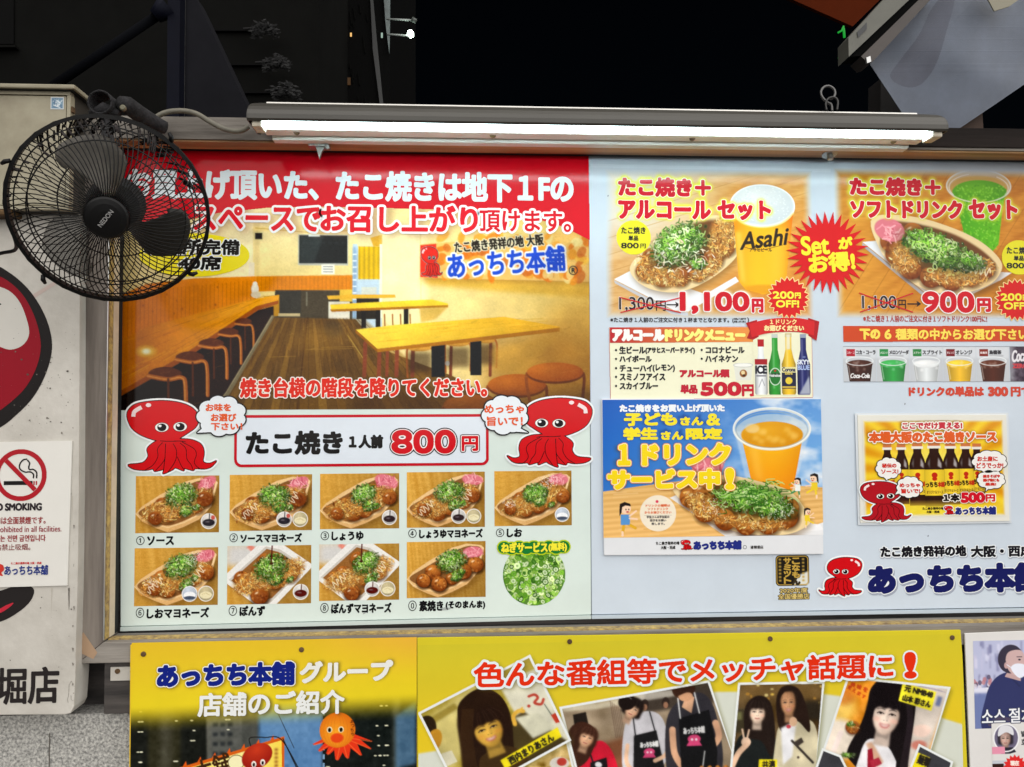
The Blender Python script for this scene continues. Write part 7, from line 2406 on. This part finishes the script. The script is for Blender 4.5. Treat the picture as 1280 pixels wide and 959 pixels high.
# ------------------------------------------------------------------- television poster with people
tvp = ink_panel('television_poster', 0, 0, 0, 0, Yp, 0.0035, (214, 198, 46), pts=[(521.6, 797.5), (1201, 787.6), (1203, 820), (1216, 1110), (521.6, 1110)], m=INK, bevel=0.0005)
tag(tvp, 'yellow poster with red slogan and tilted snapshots of visitors', 'poster')
cv = Canvas(523, 1202.5, 799.5, 1010, 1.4, (214, 198, 46), 73)
X, Yg = np.meshgrid(cv.gx, cv.gy)
yy = Yg + (X - 523) * 0.015
t = np.clip((yy - 800) / 110, 0, 1)[..., None]
cv.a[:] = np.array((208, 194, 48)) * (1 - t) + np.array((228, 198, 40)) * t
# pale lower field of the poster
cv.poly([(515, 934), (580, 925), (700, 892), (800, 874), (890, 866), (1000, 868), (1090, 882), (1170, 904), (1212, 918), (1212, 1012), (515, 1012)], (214, 218, 206), 1, 0.6)

def face(cv, x, y, w, h, rot, skin, hair, smile=True, fringe=True, shade=0.8, long_=0.0, blush=False):
    """small photographed head: hair behind, face, eyes, brows, nose, mouth and fringe"""
    c, s_ = math.cos(rot), math.sin(rot)
    def T(u, v):
        return (x + (u * w) * c - (v * h) * s_, y + (u * w) * s_ + (v * h) * c)
    sk = np.array(skin, float)
    cv.poly([T(-0.24, 0.5), T(0.24, 0.5), T(0.3, 1.3), T(-0.3, 1.3)], sk * 0.80, 1, 0.4)
    cv.poly([T(-0.26, 0.6), T(0.26, 0.6), T(0.2, 1.0), T(-0.24, 0.95)], sk * 0.55, 0.7, 0.8)
    cv.poly(spline([T(0, -0.98), T(0.42, -0.92), T(0.7, -0.5), T(0.74, 0.1), T(0.62, 0.6), T(-0.62, 0.6), T(-0.74, 0.1), T(-0.7, -0.5), T(-0.42, -0.92)], 5, True), hair, 1, 0.4)
    def tone(X, Y):
        u = ((X - x) * c + (Y - y) * s_) / w
        v = (-(X - x) * s_ + (Y - y) * c) / h
        t = np.clip(((u + 0.12) / 0.56) ** 2 + ((v - 0.05) / 0.9) ** 2, 0, 1)[..., None]
        return sk * (1.06 - 0.30 * t) + np.array((0, -6, -10)) * t
    cv.poly(spline([T(0, 0.84), T(0.2, 0.76), T(0.38, 0.5), T(0.47, 0.12), T(0.47, -0.3), T(0.3, -0.7), T(-0.3, -0.7), T(-0.47, -0.3), T(-0.47, 0.12), T(-0.38, 0.5), T(-0.2, 0.76)], 5, True), tone, 1, 0.3)
    for q in (-0.21, 0.21):
        cv.ell(*T(q, -0.06), w * 0.16, h * 0.12, sk * 0.72, rot, 0.35, w * 0.08)
        cv.ell(*T(q, -0.02), w * 0.095, h * 0.034, (236, 226, 220), rot, 0.75, 0.4)
        cv.ell(*T(q, -0.025), w * 0.05, h * 0.042, (26, 16, 14), rot, 1, 0.4)
        cv.stroke(spline([T(q - 0.12, 0.0), T(q - 0.03, -0.065), T(q + 0.12, -0.02)], 4), max(0.5, w * 0.03), (26, 16, 14), 0.9)
        cv.stroke(spline([T(q - 0.13, -0.17), T(q, -0.215), T(q + 0.13, -0.18)], 4), max(0.5, w * 0.035), np.array(hair) * 0.8 + 24, 0.6)
        cv.ell(*T(q * 1.5, 0.24), w * 0.13, h * 0.1, np.clip(sk * np.array((1.02, 0.84, 0.8)), 0, 255), rot, 0.35 if not blush else 0.5, w * 0.08)
    cv.ell(*T(0.06, 0.14), w * 0.06, h * 0.14, sk * 0.8, rot, 0.4, w * 0.06)
    cv.ell(*T(-0.02, 0.12), w * 0.03, h * 0.12, np.minimum(sk * 1.1, 255), rot, 0.5, w * 0.04)
    for q in (-0.05, 0.06):
        cv.ell(*T(q, 0.25), w * 0.03, h * 0.016, sk * 0.45, rot, 0.7, 0.4)
    if smile:
        cv.poly(spline([T(-0.19, 0.38), T(0, 0.42), T(0.19, 0.38), T(0.12, 0.53), T(0, 0.57), T(-0.12, 0.53)], 4, True), (178, 70, 70), 0.9, 0.3)
        cv.poly(spline([T(-0.15, 0.41), T(0, 0.44), T(0.15, 0.41), T(0.09, 0.49), T(0, 0.51), T(-0.09, 0.49)], 4, True), (246, 240, 232), 1, 0.2)
    else:
        cv.stroke([T(-0.13, 0.45), T(0, 0.47), T(0.13, 0.45)], max(0.6, w * 0.06), (176, 92, 86), 0.85)
        cv.stroke([T(-0.13, 0.45), T(0, 0.455), T(0.13, 0.45)], max(0.4, w * 0.02), (110, 44, 44), 0.7)
    cv.ell(*T(0, 0.66), w * 0.14, h * 0.05, sk * 0.82, rot, 0.4, w * 0.05)
    if fringe:
        cv.poly(spline([T(-0.6, 0.3), T(-0.56, -0.5), T(-0.2, -0.92), T(0.25, -0.92), T(0.56, -0.5), T(0.6, 0.3), T(0.47, -0.1), T(0.36, -0.26), T(0.2, -0.22), T(0.06, -0.28), T(-0.1, -0.22), T(-0.26, -0.27), T(-0.4, -0.18), T(-0.47, -0.05)], 4, True), hair, 1, 0.3)
    hl = np.minimum(np.array(hair, float) * 1.6 + 34, 255)
    for k in range(14):
        u = -0.6 + 0.092 * k
        cv.stroke(spline([T(u * 0.6, -0.88), T(u * 0.95, -0.6), T(u * 1.08, -0.3)], 3), max(0.4, w * 0.018), hl if k % 3 else np.array(hair) * 0.5, 0.35)

def frame_quad(cv, q, fillc, bw=3.2):
    q = np.array(q, float)
    cv.poly(q + np.array((2.0, 2.6)), (90, 84, 30), 0.5, 2)
    cv.poly(q, (232, 236, 236))
    ce = q.mean(0)
    inner = []
    n = len(q)
    for i in range(n):
        a, b, c = q[i - 1], q[i], q[(i + 1) % n]
        d1, d2 = (a - b) / np.linalg.norm(a - b), (c - b) / np.linalg.norm(c - b)
        s_ = abs(d1[0] * d2[1] - d1[1] * d2[0])
        inner.append(b + (d1 + d2) * bw / max(s_, 0.3))
    inner = np.array(inner)
    cv.poly(inner, fillc)
    return inner

# snapshot A: young woman with long dark hair, warm yellow light
qa = [(522, 883), (659, 814), (709, 922), (575, 992)]
cv3 = Canvas(523, 1202.5, 799.5, 1010, 1.4, (180, 160, 66), 74)
cv3.noise(14, 10)
cv3.poly([(520, 900), (590, 850), (600, 900), (560, 960)], (214, 200, 130), 0.8, 3)
cv3.poly([(536, 890), (566, 872), (572, 878), (540, 898)], (150, 130, 50), 0.9, 1)
cv3.poly([(620, 850), (670, 830), (720, 930), (650, 905)], (216, 214, 196), 0.95, 1)
cv3.stroke(spline([(657, 866), (664, 864), (668, 868), (664, 874), (672, 876), (675, 870)], 5), 3.2, (176, 60, 46))
cv3.ell(657, 878, 2, 2, (176, 60, 46))
cv3.stroke([(676, 876), (690, 898), (694, 890)], 1.2, (90, 100, 90))
cv3.poly([(684, 890), (692, 886), (698, 898), (690, 900)], (190, 60, 40))
cv3.ell(530, 908, 14, 22, (40, 28, 14), 0.3)
cv3.ell(542, 917, 9, 14, (196, 140, 40), 0.3)
cv3.poly([(550, 934), (563, 930), (570, 944), (556, 950)], (226, 220, 190))
cv3.poly([(618, 905), (650, 884), (706, 924), (680, 960), (610, 950)], (70, 58, 30), 1, 1)
cv3.poly([(640, 892), (668, 886), (690, 906), (662, 918)], (206, 204, 180), 1, 0.6)
cv3.poly(spline([(570, 880), (582, 862), (602, 854), (622, 864), (634, 886), (638, 920), (636, 960), (592, 990), (586, 950), (576, 915)], 5, True), (38, 22, 12))
cv3.poly(spline([(596, 950), (604, 935), (630, 926), (656, 944), (660, 1000), (600, 1000)], 4, True), (64, 44, 20))
face(cv3, 607, 905, 36, 27, -0.35, (226, 178, 74), (36, 20, 12), True, True)
cv3.poly(spline([(570, 890), (584, 880), (588, 900), (586, 930), (592, 980), (580, 985), (574, 930)], 4, True), (38, 22, 12), 1, 0.5)
for k in range(16):
    cv3.stroke(spline([(576 + k * 0.9, 880), (574 + k, 920), (580 + k * 1.2, 975)], 4), 0.7, (84, 56, 26), 0.4)
cv3.stroke(spline([(640, 900), (638, 890), (644, 884), (650, 884)], 4), 5, (220, 170, 64))
cv3.stroke([(643, 886), (649, 880)], 2.4, (226, 180, 74))
cv3.poly([(622, 944), (692, 905), (697, 917), (628, 955)], (244, 226, 30))
cv3.text('西内まりあさん', (629, 690, 926, 936), [(0.5, (34, 30, 24))], rot=-0.5)
# snapshot B: three cooks in aprons
qb = [(694, 880), (881, 851), (914, 960), (924, 1000), (724, 1000)]
cv4 = Canvas(523, 1202.5, 799.5, 1010, 1.4, (150, 132, 108), 75)
cv4.noise(20, 8)
cv4.poly([(694, 880), (800, 860), (800, 875), (740, 884), (700, 886)], (206, 196, 170), 0.9, 1)
cv4.poly([(736, 868), (770, 860), (772, 872), (738, 878)], (176, 160, 130), 0.9, 1)
cv4.poly([(711, 890), (727, 887), (730, 902), (713, 906)], (30, 24, 20))
for k in range(6):
    cv4.stroke([(757 + k * 2.4, 874 + k * 2), (764 + k * 2.2, 920)], 1.0, (80, 56, 46), 0.6)
cv4.poly([(800, 862), (884, 850), (886, 880), (800, 890)], (54, 46, 40), 0.9, 1.5)
cv4.poly([(790, 864), (836, 862), (838, 870), (792, 876)], (190, 184, 172), 0.8, 1)
for x, y in ((800, 880), (826, 878)):
    cv4.ell(x, y, 5, 7, (44, 34, 30))
    cv4.ell(x, y + 3, 3, 4, (150, 108, 84))
cv4.poly([(735, 930), (790, 915), (800, 960), (740, 965)], (112, 60, 34), 0.8, 2)
def apron_logo(cv, x, y, w):
    cv.text('あっちち本舗', (x - w, x + w, y - w * 0.9, y - w * 0.28), [(0.5, (230, 230, 230))], rot=-0.06)
    cv.ell(x, y + w * 0.25, w * 0.62, w * 0.42, (214, 70, 120))
    cv.poly([(x - w * 0.5, y + w * 0.5), (x + w * 0.5, y + w * 0.5), (x + w * 0.75, y + w * 0.9), (x - w * 0.75, y + w * 0.9)], (214, 70, 120))
    cv.ell(x - w * 0.2, y + w * 0.3, w * 0.12, w * 0.12, (240, 230, 236))
    cv.ell(x + w * 0.2, y + w * 0.3, w * 0.12, w * 0.12, (240, 230, 236))
# left woman in red
cv4.poly(spline([(705, 1000), (712, 948), (726, 930), (748, 924), (764, 950), (768, 1000)], 5, True), (200, 26, 50))
cv4.poly([(732, 950), (752, 944), (758, 1000), (730, 1000)], (22, 22, 24))
cv4.stroke([(736, 952), (731, 936)], 2, (26, 26, 28))
cv4.poly(spline([(704, 925), (708, 906), (722, 899), (736, 906), (740, 920), (728, 948), (710, 955)], 5, True), (58, 32, 22))
face(cv4, 728, 919, 18, 15, 0.35, (224, 176, 140), (58, 32, 22), False, True)
cv4.stroke(spline([(714, 908), (710, 930), (716, 952)], 4), 4, (66, 38, 26))
cv4.ell(742, 953, 4.4, 3.4, (236, 236, 240), 0.3, 0.9)
# middle woman in pale shirt
cv4.poly(spline([(772, 960), (774, 910), (784, 894), (806, 888), (822, 898), (830, 930), (826, 950), (790, 1000)], 5, True), (196, 194, 200))
cv4.poly([(786, 918), (814, 912), (824, 960), (820, 1000), (784, 1000)], (24, 24, 26))
cv4.stroke([(788, 918), (785, 893)], 1.6, (30, 30, 32))
cv4.stroke([(812, 912), (806, 889)], 1.6, (30, 30, 32))
cv4.stroke(spline([(778, 930), (777, 952), (790, 966)], 4), 5, (226, 184, 152))
cv4.stroke(spline([(828, 925), (826, 942), (812, 950)], 4), 5, (226, 184, 152))
face(cv4, 785, 885, 17, 15, 0.5, (226, 182, 150), (26, 18, 16), False, True)
cv4.ell(778, 876, 11, 10, (26, 18, 16))
cv4.stroke([(777, 866), (783, 872)], 1.4, (150, 140, 136), 0.7)
apron_logo(cv4, 805, 936, 11)
# right cook in dark shirt, head bent
cv4.poly(spline([(826, 960), (826, 905), (838, 880), (866, 866), (884, 880), (894, 920), (896, 960), (880, 1000), (836, 1000)], 5, True), (48, 46, 52))
cv4.stroke(spline([(834, 912), (836, 940), (844, 956)], 4), 8, (218, 168, 134))
cv4.stroke(spline([(888, 905), (892, 922), (884, 934), (876, 940)], 4), 8, (218, 168, 134))
cv4.poly([(842, 898), (880, 888), (890, 940), (886, 1000), (846, 1000)], (20, 20, 22))
cv4.stroke([(844, 898), (841, 870)], 1.6, (226, 226, 226))
cv4.stroke([(868, 892), (862, 866)], 1.6, (226, 226, 226))
cv4.poly([(846, 884), (852, 868), (862, 872), (858, 892)], (214, 166, 132))
cv4.ell(848, 862, 14, 12, (66, 40, 26))
cv4.ell(851, 871, 9, 6, (206, 154, 118))
cv4.poly(spline([(834, 862), (838, 852), (852, 848), (862, 856), (862, 866), (852, 866), (840, 870)], 4, True), (58, 34, 24))
apron_logo(cv4, 861, 921, 13)
cv4.stroke([(874, 940), (871, 962)], 1.4, (220, 220, 220))
for k in range(9):
    takoyaki(cv4, 870 + k * 5, 961 + (k % 2) * 3, 3.2)
# snapshot C: two women
qc = [(917, 855), (1027, 856), (1014, 960), (1009, 1000), (901, 1000)]
cv5 = Canvas(523, 1202.5, 799.5, 1010, 1.4, (84, 64, 36), 76)
cv5.noise(16, 16)
cv5.poly([(915, 850), (1030, 850), (1024, 880), (912, 878)], (120, 92, 50), 0.8, 4)
for k in range(26):
    cv5.ell(cv5.R.uniform(915, 1025), cv5.R.uniform(855, 890), cv5.R.uniform(1, 2.6), cv5.R.uniform(1, 2), [(246, 206, 90), (250, 230, 150), (180, 130, 50)][cv5.R.randint(3)], 0, 0.8, 1)
cv5.rect(909, 926, 888, 918, (56, 50, 34), 0.9, 1)
cv5.rect(911, 921, 892, 902, (120, 120, 76), 0.8, 1)
cv5.rect(1000, 1024, 880, 905, (40, 34, 26), 0.9, 2)
cv5.poly(spline([(906, 1000), (912, 935), (926, 918), (950, 914), (964, 930), (966, 1000)], 5, True), (26, 30, 30))
cv5.poly(spline([(924, 915), (926, 885), (942, 872), (958, 882), (963, 920), (958, 950), (946, 930), (930, 925)], 5, True), (34, 24, 20))
face(cv5, 941, 893, 20, 17, 0.06, (238, 212, 190), (34, 24, 20), False, True)
cv5.stroke([(952, 905), (958, 945)], 4, (36, 26, 22))
cv5.ell(926, 930, 6, 6, (236, 200, 172))
cv5.stroke([(924, 928), (921.5, 914)], 2.2, (236, 200, 172))
cv5.stroke([(927, 927), (930, 915)], 2.2, (236, 200, 172))
cv5.stroke(spline([(926, 934), (916, 944), (908, 960)], 4), 7, (226, 186, 156))
cv5.poly(spline([(962, 1000), (964, 925), (976, 905), (1000, 902), (1016, 920), (1018, 1000)], 5, True), (206, 196, 164))
cv5.poly(spline([(966, 905), (966, 872), (980, 860), (996, 868), (1006, 900), (1006, 920), (990, 905), (974, 920)], 5, True), (40, 26, 20))
cv5.poly([(970, 914), (990, 904), (984, 950), (972, 960)], (232, 232, 236), 1, 1)
face(cv5, 980, 882, 19, 19, -0.04, (214, 160, 118), (36, 24, 18), True, False)
cv5.poly(spline([(967, 880), (970, 864), (982, 860), (994, 868), (996, 880), (988, 868), (976, 868)], 4, True), (36, 24, 18))
cv5.ell(986, 906, 5, 6, (222, 180, 146))
cv5.ell(980, 912, 3, 2.4, (190, 60, 70))
cv5.stroke([(984, 930), (1010, 958)], 3, (50, 44, 40))
cv5.poly([(986, 932), (996, 926), (999, 932), (990, 938)], (60, 52, 46))
cv5.ell(991.5, 951, 1.6, 1.6, (60, 50, 44))
cv5.poly([(942, 952), (965, 953), (964, 966), (941, 966)], (244, 226, 30))
cv5.text('共演', (946, 962, 954, 963), [(0.4, (34, 30, 24))])
# snapshot D: smiling woman with a takoyaki
qd = [(1056, 850), (1189, 867), (1157, 960), (1140, 1000), (1002, 1000)]
cv6 = Canvas(523, 1202.5, 799.5, 1010, 1.4, (236, 150, 40), 77)
cv6.noise(20, 16)
cv6.ell(1040, 890, 26, 22, (250, 216, 110), 0, 0.8, 12)
cv6.ell(1052, 876, 12, 10, (214, 90, 20), 0, 0.5, 8)
cv6.ell(1040, 930, 34, 26, (236, 226, 214), 0, 0.95, 8)
cv6.poly([(1144, 850), (1192, 866), (1150, 970), (1116, 970)], (214, 206, 200), 0.95, 2)
for k in range(9):
    cv6.stroke([(1140 + k * 4, 862 + k), (1150 + k * 4, 866 + k)], 0.8, (120, 110, 150), 0.5)
cv6.ell(1150, 922, 12, 8, (240, 206, 190), 0, 0.8, 3)
cv6.ell(1146, 940, 10, 6, (206, 80, 60), 0, 0.6, 3)
cv6.poly([(1172, 878), (1178, 880), (1174, 892), (1168, 890)], (60, 80, 140), 0.7, 1)
for i, ch in enumerate('美味を'):
    cv6.text(ch, (1060 + i * 8, 1066 + i * 8, 858 + i * 3.4, 864 + i * 3.4), [(0.3, (190, 60, 20))], rot=0.3)
for i, ch in enumerate('覚えます'):
    cv6.text(ch, (1056 + i * 6, 1061 + i * 6, 862 + i * 4, 867 + i * 4), [(0.2, (190, 60, 20))], rot=0.5)
cv6.poly(spline([(1086, 866), (1104, 852), (1130, 854), (1142, 874), (1142, 900), (1132, 960), (1128, 1000), (1100, 1000), (1060, 960), (1054, 944), (1070, 915), (1080, 890)], 5, True), (20, 14, 16))
cv6.poly(spline([(1062, 1000), (1070, 950), (1084, 930), (1110, 946), (1122, 1000)], 5, True), (238, 236, 240))
cv6.poly([(1078, 936), (1086, 934), (1100, 960), (1092, 966)], (214, 170, 140), 1, 1)
cv6.poly([(1080, 944), (1086, 942), (1092, 1000), (1078, 1000)], (150, 24, 44))
cv6.poly([(1082, 958), (1094, 954), (1098, 962), (1086, 968)], (170, 40, 60))
face(cv6, 1105, 900, 36, 31, 0.2, (250, 226, 210), (18, 12, 14), True, True, blush=True)
cv6.poly(spline([(1086, 880), (1092, 862), (1112, 856), (1130, 866), (1134, 888), (1124, 884), (1116, 888), (1104, 884), (1094, 886)], 4, True), (18, 12, 14))
cv6.stroke(spline([(1088, 880), (1082, 905), (1070, 935), (1060, 948)], 5), 9, (20, 14, 16))
cv6.stroke(spline([(1132, 880), (1134, 910), (1124, 950), (1118, 1000)], 5), 12, (20, 14, 16))
for k in range(12):
    cv6.stroke(spline([(1128 + k * 0.9, 870), (1132 + k * 0.6, 910), (1120 + k, 970)], 4), 0.7, (70, 56, 66), 0.35)
takoyaki(cv6, 1061, 915, 9, 0.2)
onions(cv6, 1059, 911, 5, 4, 20, 0.8)
flakes(cv6, 1063, 918, 8, 5, 26, 0.8)
cv6.stroke([(1046, 922), (1034, 950)], 7, (240, 222, 214))
onions(cv6, 1055, 950, 9, 3, 24, 0.8)
lb = [(1127, 860), (1170, 873), (1163, 897), (1121, 883)]
cv6.poly(lb, (244, 232, 50))
cv6.text('元 NMB48', (1129, 1166, 868, 876), [(0.5, (34, 30, 24))], rot=0.28)
cv6.text('山本 彩さん', (1126, 1163, 880, 888), [(0.5, (34, 30, 24))], rot=0.28)
def paste(q, src):
    # a photograph's softness and tone
    big = fnoise(src.h, src.w, 30, 30, src.R, 3)[..., None]
    src.a *= 1 + 0.05 * big
    for k3 in range(3):
        src.a[..., k3] = 0.5 * src.a[..., k3] + 0.5 * blur(src.a[..., k3], 1)
    src.a += src.R.randn(src.h, src.w, 1) * 2.5
    frame_quad(cv, q, lambda X, Y: src.a[np.clip(np.rint((Y - cv.y0) / (cv.y1 - cv.y0) * (cv.h - 1)).astype(int), 0, cv.h - 1), np.clip(np.rint((X - cv.x0) / (cv.x1 - cv.x0) * (cv.w - 1)).astype(int), 0, cv.w - 1)], 3.0)
# a further snapshot peeping out under A
cv7 = Canvas(523, 1202.5, 799.5, 1010, 1.4, (206, 176, 110), 78)
cv7.noise(7, 24)
cv7.ell(694, 950, 12, 8, (226, 220, 210))
cv7.ell(697, 948, 6, 5, (190, 60, 50))
paste([(640, 948), (704, 918), (722, 1000), (640, 1000)], cv7)
paste(qb, cv4)
paste(qa, cv3)
paste(qc, cv5)
paste(qd, cv6)
cv8 = Canvas(523, 1202.5, 799.5, 1010, 1.4, (60, 60, 66), 79)
cv8.poly([(1142, 948), (1160, 956), (1150, 980), (1130, 970)], (244, 226, 30))
cv8.text('麺類', (1144, 1160, 954, 966), [(0.5, (34, 30, 24))], rot=0.4)
paste([(1146, 938), (1190, 962), (1180, 1000), (1120, 1000)], cv8)
paste([(1022, 940), (1046, 950), (1070, 1000), (1000, 1000)], cv8)
cv.glow([p + np.array((0, 1.5)) for p in fit_polys('色んな番組等でメッチャ話題に', 593, 1115, 823, 853)], 2, (90, 80, 20), 0.7, 4)
to = cv.mesh('snapshot_print', tvp, Yp, 0.0002)
to['label'] = 'print of tilted white bordered snapshots of women and cooks'
text(tvp, '色んな番組等でメッチャ話題に', (593, 1115, 823, 853), [(4.2, (228, 236, 240)), (0.85, (224, 48, 18))], Yp, name='slogan_lettering', lift=0.0008)
text(tvp, '!', (1132, 1143, 817, 846), [(4.2, (228, 236, 240)), (1.6, (224, 48, 18))], Yp, name='slogan_lettering', lift=0.0008)
for x, y in ((712, 802), (962.5, 798.5), (1190, 797)):
    hole(tvp, x, y)

# ------------------------------------------------------------------- pale notice at the right edge
kn = ink_panel('recipe_notice', 0, 0, 0, 0, Yp, 0.003, (222, 220, 218), pts=[(1206, 792), (1330, 787), (1336, 1110), (1219, 1110)], m=INK_MATT, bevel=0.0004)
tag(kn, 'white notice with a bluish photo of a masked man at right edge', 'notice')
cv = Canvas(1217.5, 1300, 800.5, 910, 1.5, (186, 190, 214), 81)
for k in range(70):
    x, y = cv.R.uniform(1216, 1300), cv.R.uniform(800, 860)
    w, h = cv.R.uniform(1, 4), cv.R.uniform(4, 20)
    cv.rect(x, x + w, y, y + h, [(226, 226, 240), (120, 120, 156), (90, 92, 130), (206, 200, 220)][cv.R.randint(4)], 0.7, 0.5)
for k in range(14):
    cv.ell(cv.R.uniform(1217, 1240), cv.R.uniform(846, 860), 2.4, 3, [(80, 70, 90), (190, 120, 120), (230, 220, 224)][cv.R.randint(3)], 0, 0.8)
cv.poly([(1216, 860), (1250, 858), (1250, 866), (1216, 866)], (226, 226, 236))
cv.rect(1217, 1246, 866, 912, (96, 112, 160), 0.9, 1)
cv.poly(spline([(1230, 915), (1232, 870), (1246, 846), (1270, 840), (1300, 850), (1304, 915)], 5, True), (36, 42, 84))
cv.stroke([(1262, 845), (1274, 858)], 2.4, (28, 34, 70))
cv.poly([(1256, 846), (1262, 836), (1276, 840), (1276, 852)], (196, 160, 150))
cv.ell(1264, 824, 16, 18, (44, 38, 48), 0.1)
cv.poly(spline([(1258, 822), (1264, 814), (1278, 814), (1282, 828), (1280, 842), (1268, 844), (1260, 836)], 5, True), (206, 172, 162))
cv.ell(1258, 832, 2.4, 4, (196, 158, 150))
cv.poly(spline([(1264, 836), (1270, 830), (1282, 832), (1284, 842), (1274, 848)], 4, True), (236, 240, 246))
cv.stroke([(1259, 831), (1266, 836)], 0.9, (236, 240, 246))
cv.ell(1275, 825, 1.6, 1.0, (30, 26, 34))
cv.stroke([(1272, 821.5), (1278, 821.5)], 1.0, (50, 40, 46))
cv.stroke(spline([(1236, 905), (1250, 898), (1276, 904)], 4), 5, (70, 60, 80))
cv.a = cv.a * 0.92 + np.array((16, 16, 24))
ko = cv.mesh('man_photo', kn, Yp, 0.0002, m=INK_MATT)
ko['label'] = 'bluish street photo of a man in a mask and navy shirt'
text(ko, '소스', (1227, 1256, 887, 903), [(1.3, (60, 66, 96)), (0.3, (236, 238, 242))], Yp, lift=0.0006, s=4, m=INK_MATT)
text(ko, '절차', (1261, 1292, 885, 903), [(1.3, (60, 66, 96)), (0.3, (236, 238, 242))], Yp, lift=0.0006, s=4, m=INK_MATT)
cv = Canvas(1240, 1300, 903, 975, 1.6, (222, 220, 218), 83)
cv.ell(1258, 922, 16, 17.5, (236, 236, 240))
cv.ell(1258, 922, 14.8, 16.3, (110, 104, 130))
face(cv, 1257, 923, 13, 12, 0.0, (206, 172, 160), (40, 34, 44), False, False)
cv.poly(spline([(1248, 920), (1250, 909), (1258, 906), (1266, 910), (1267, 919), (1258, 915)], 4, True), (222, 222, 228))
cv.poly([(1246, 940), (1250, 934), (1266, 934), (1270, 940), (1262, 942), (1252, 942)], (40, 38, 52))
cv.ring(1258, 922, 15.6, 17.1, 1.6, (240, 240, 244))
cv.rect(1234, 1256, 933, 942, (232, 150, 176))
cv.rect(1233, 1257, 950, 980, (196, 200, 210))
cv.rect(1236, 1254, 954, 980, (50, 26, 20))
cv.poly(star(1268, 958, 15, 11.5, 16), (222, 40, 40))
cv.text('現在', (1262.5, 1273, 951, 957), [(0.4, (250, 236, 226))])
cv.text('開催', (1262.5, 1273, 960, 966), [(0.3, (250, 236, 226))])
for i, ch in enumerate('발효'):
    cv.text(ch, (1277, 1283, 914 + i * 10, 921 + i * 10), [(0.3, (60, 60, 64))])
c3 = cv.mesh('portrait_print', kn, Yp, 0.00035, m=INK_MATT)
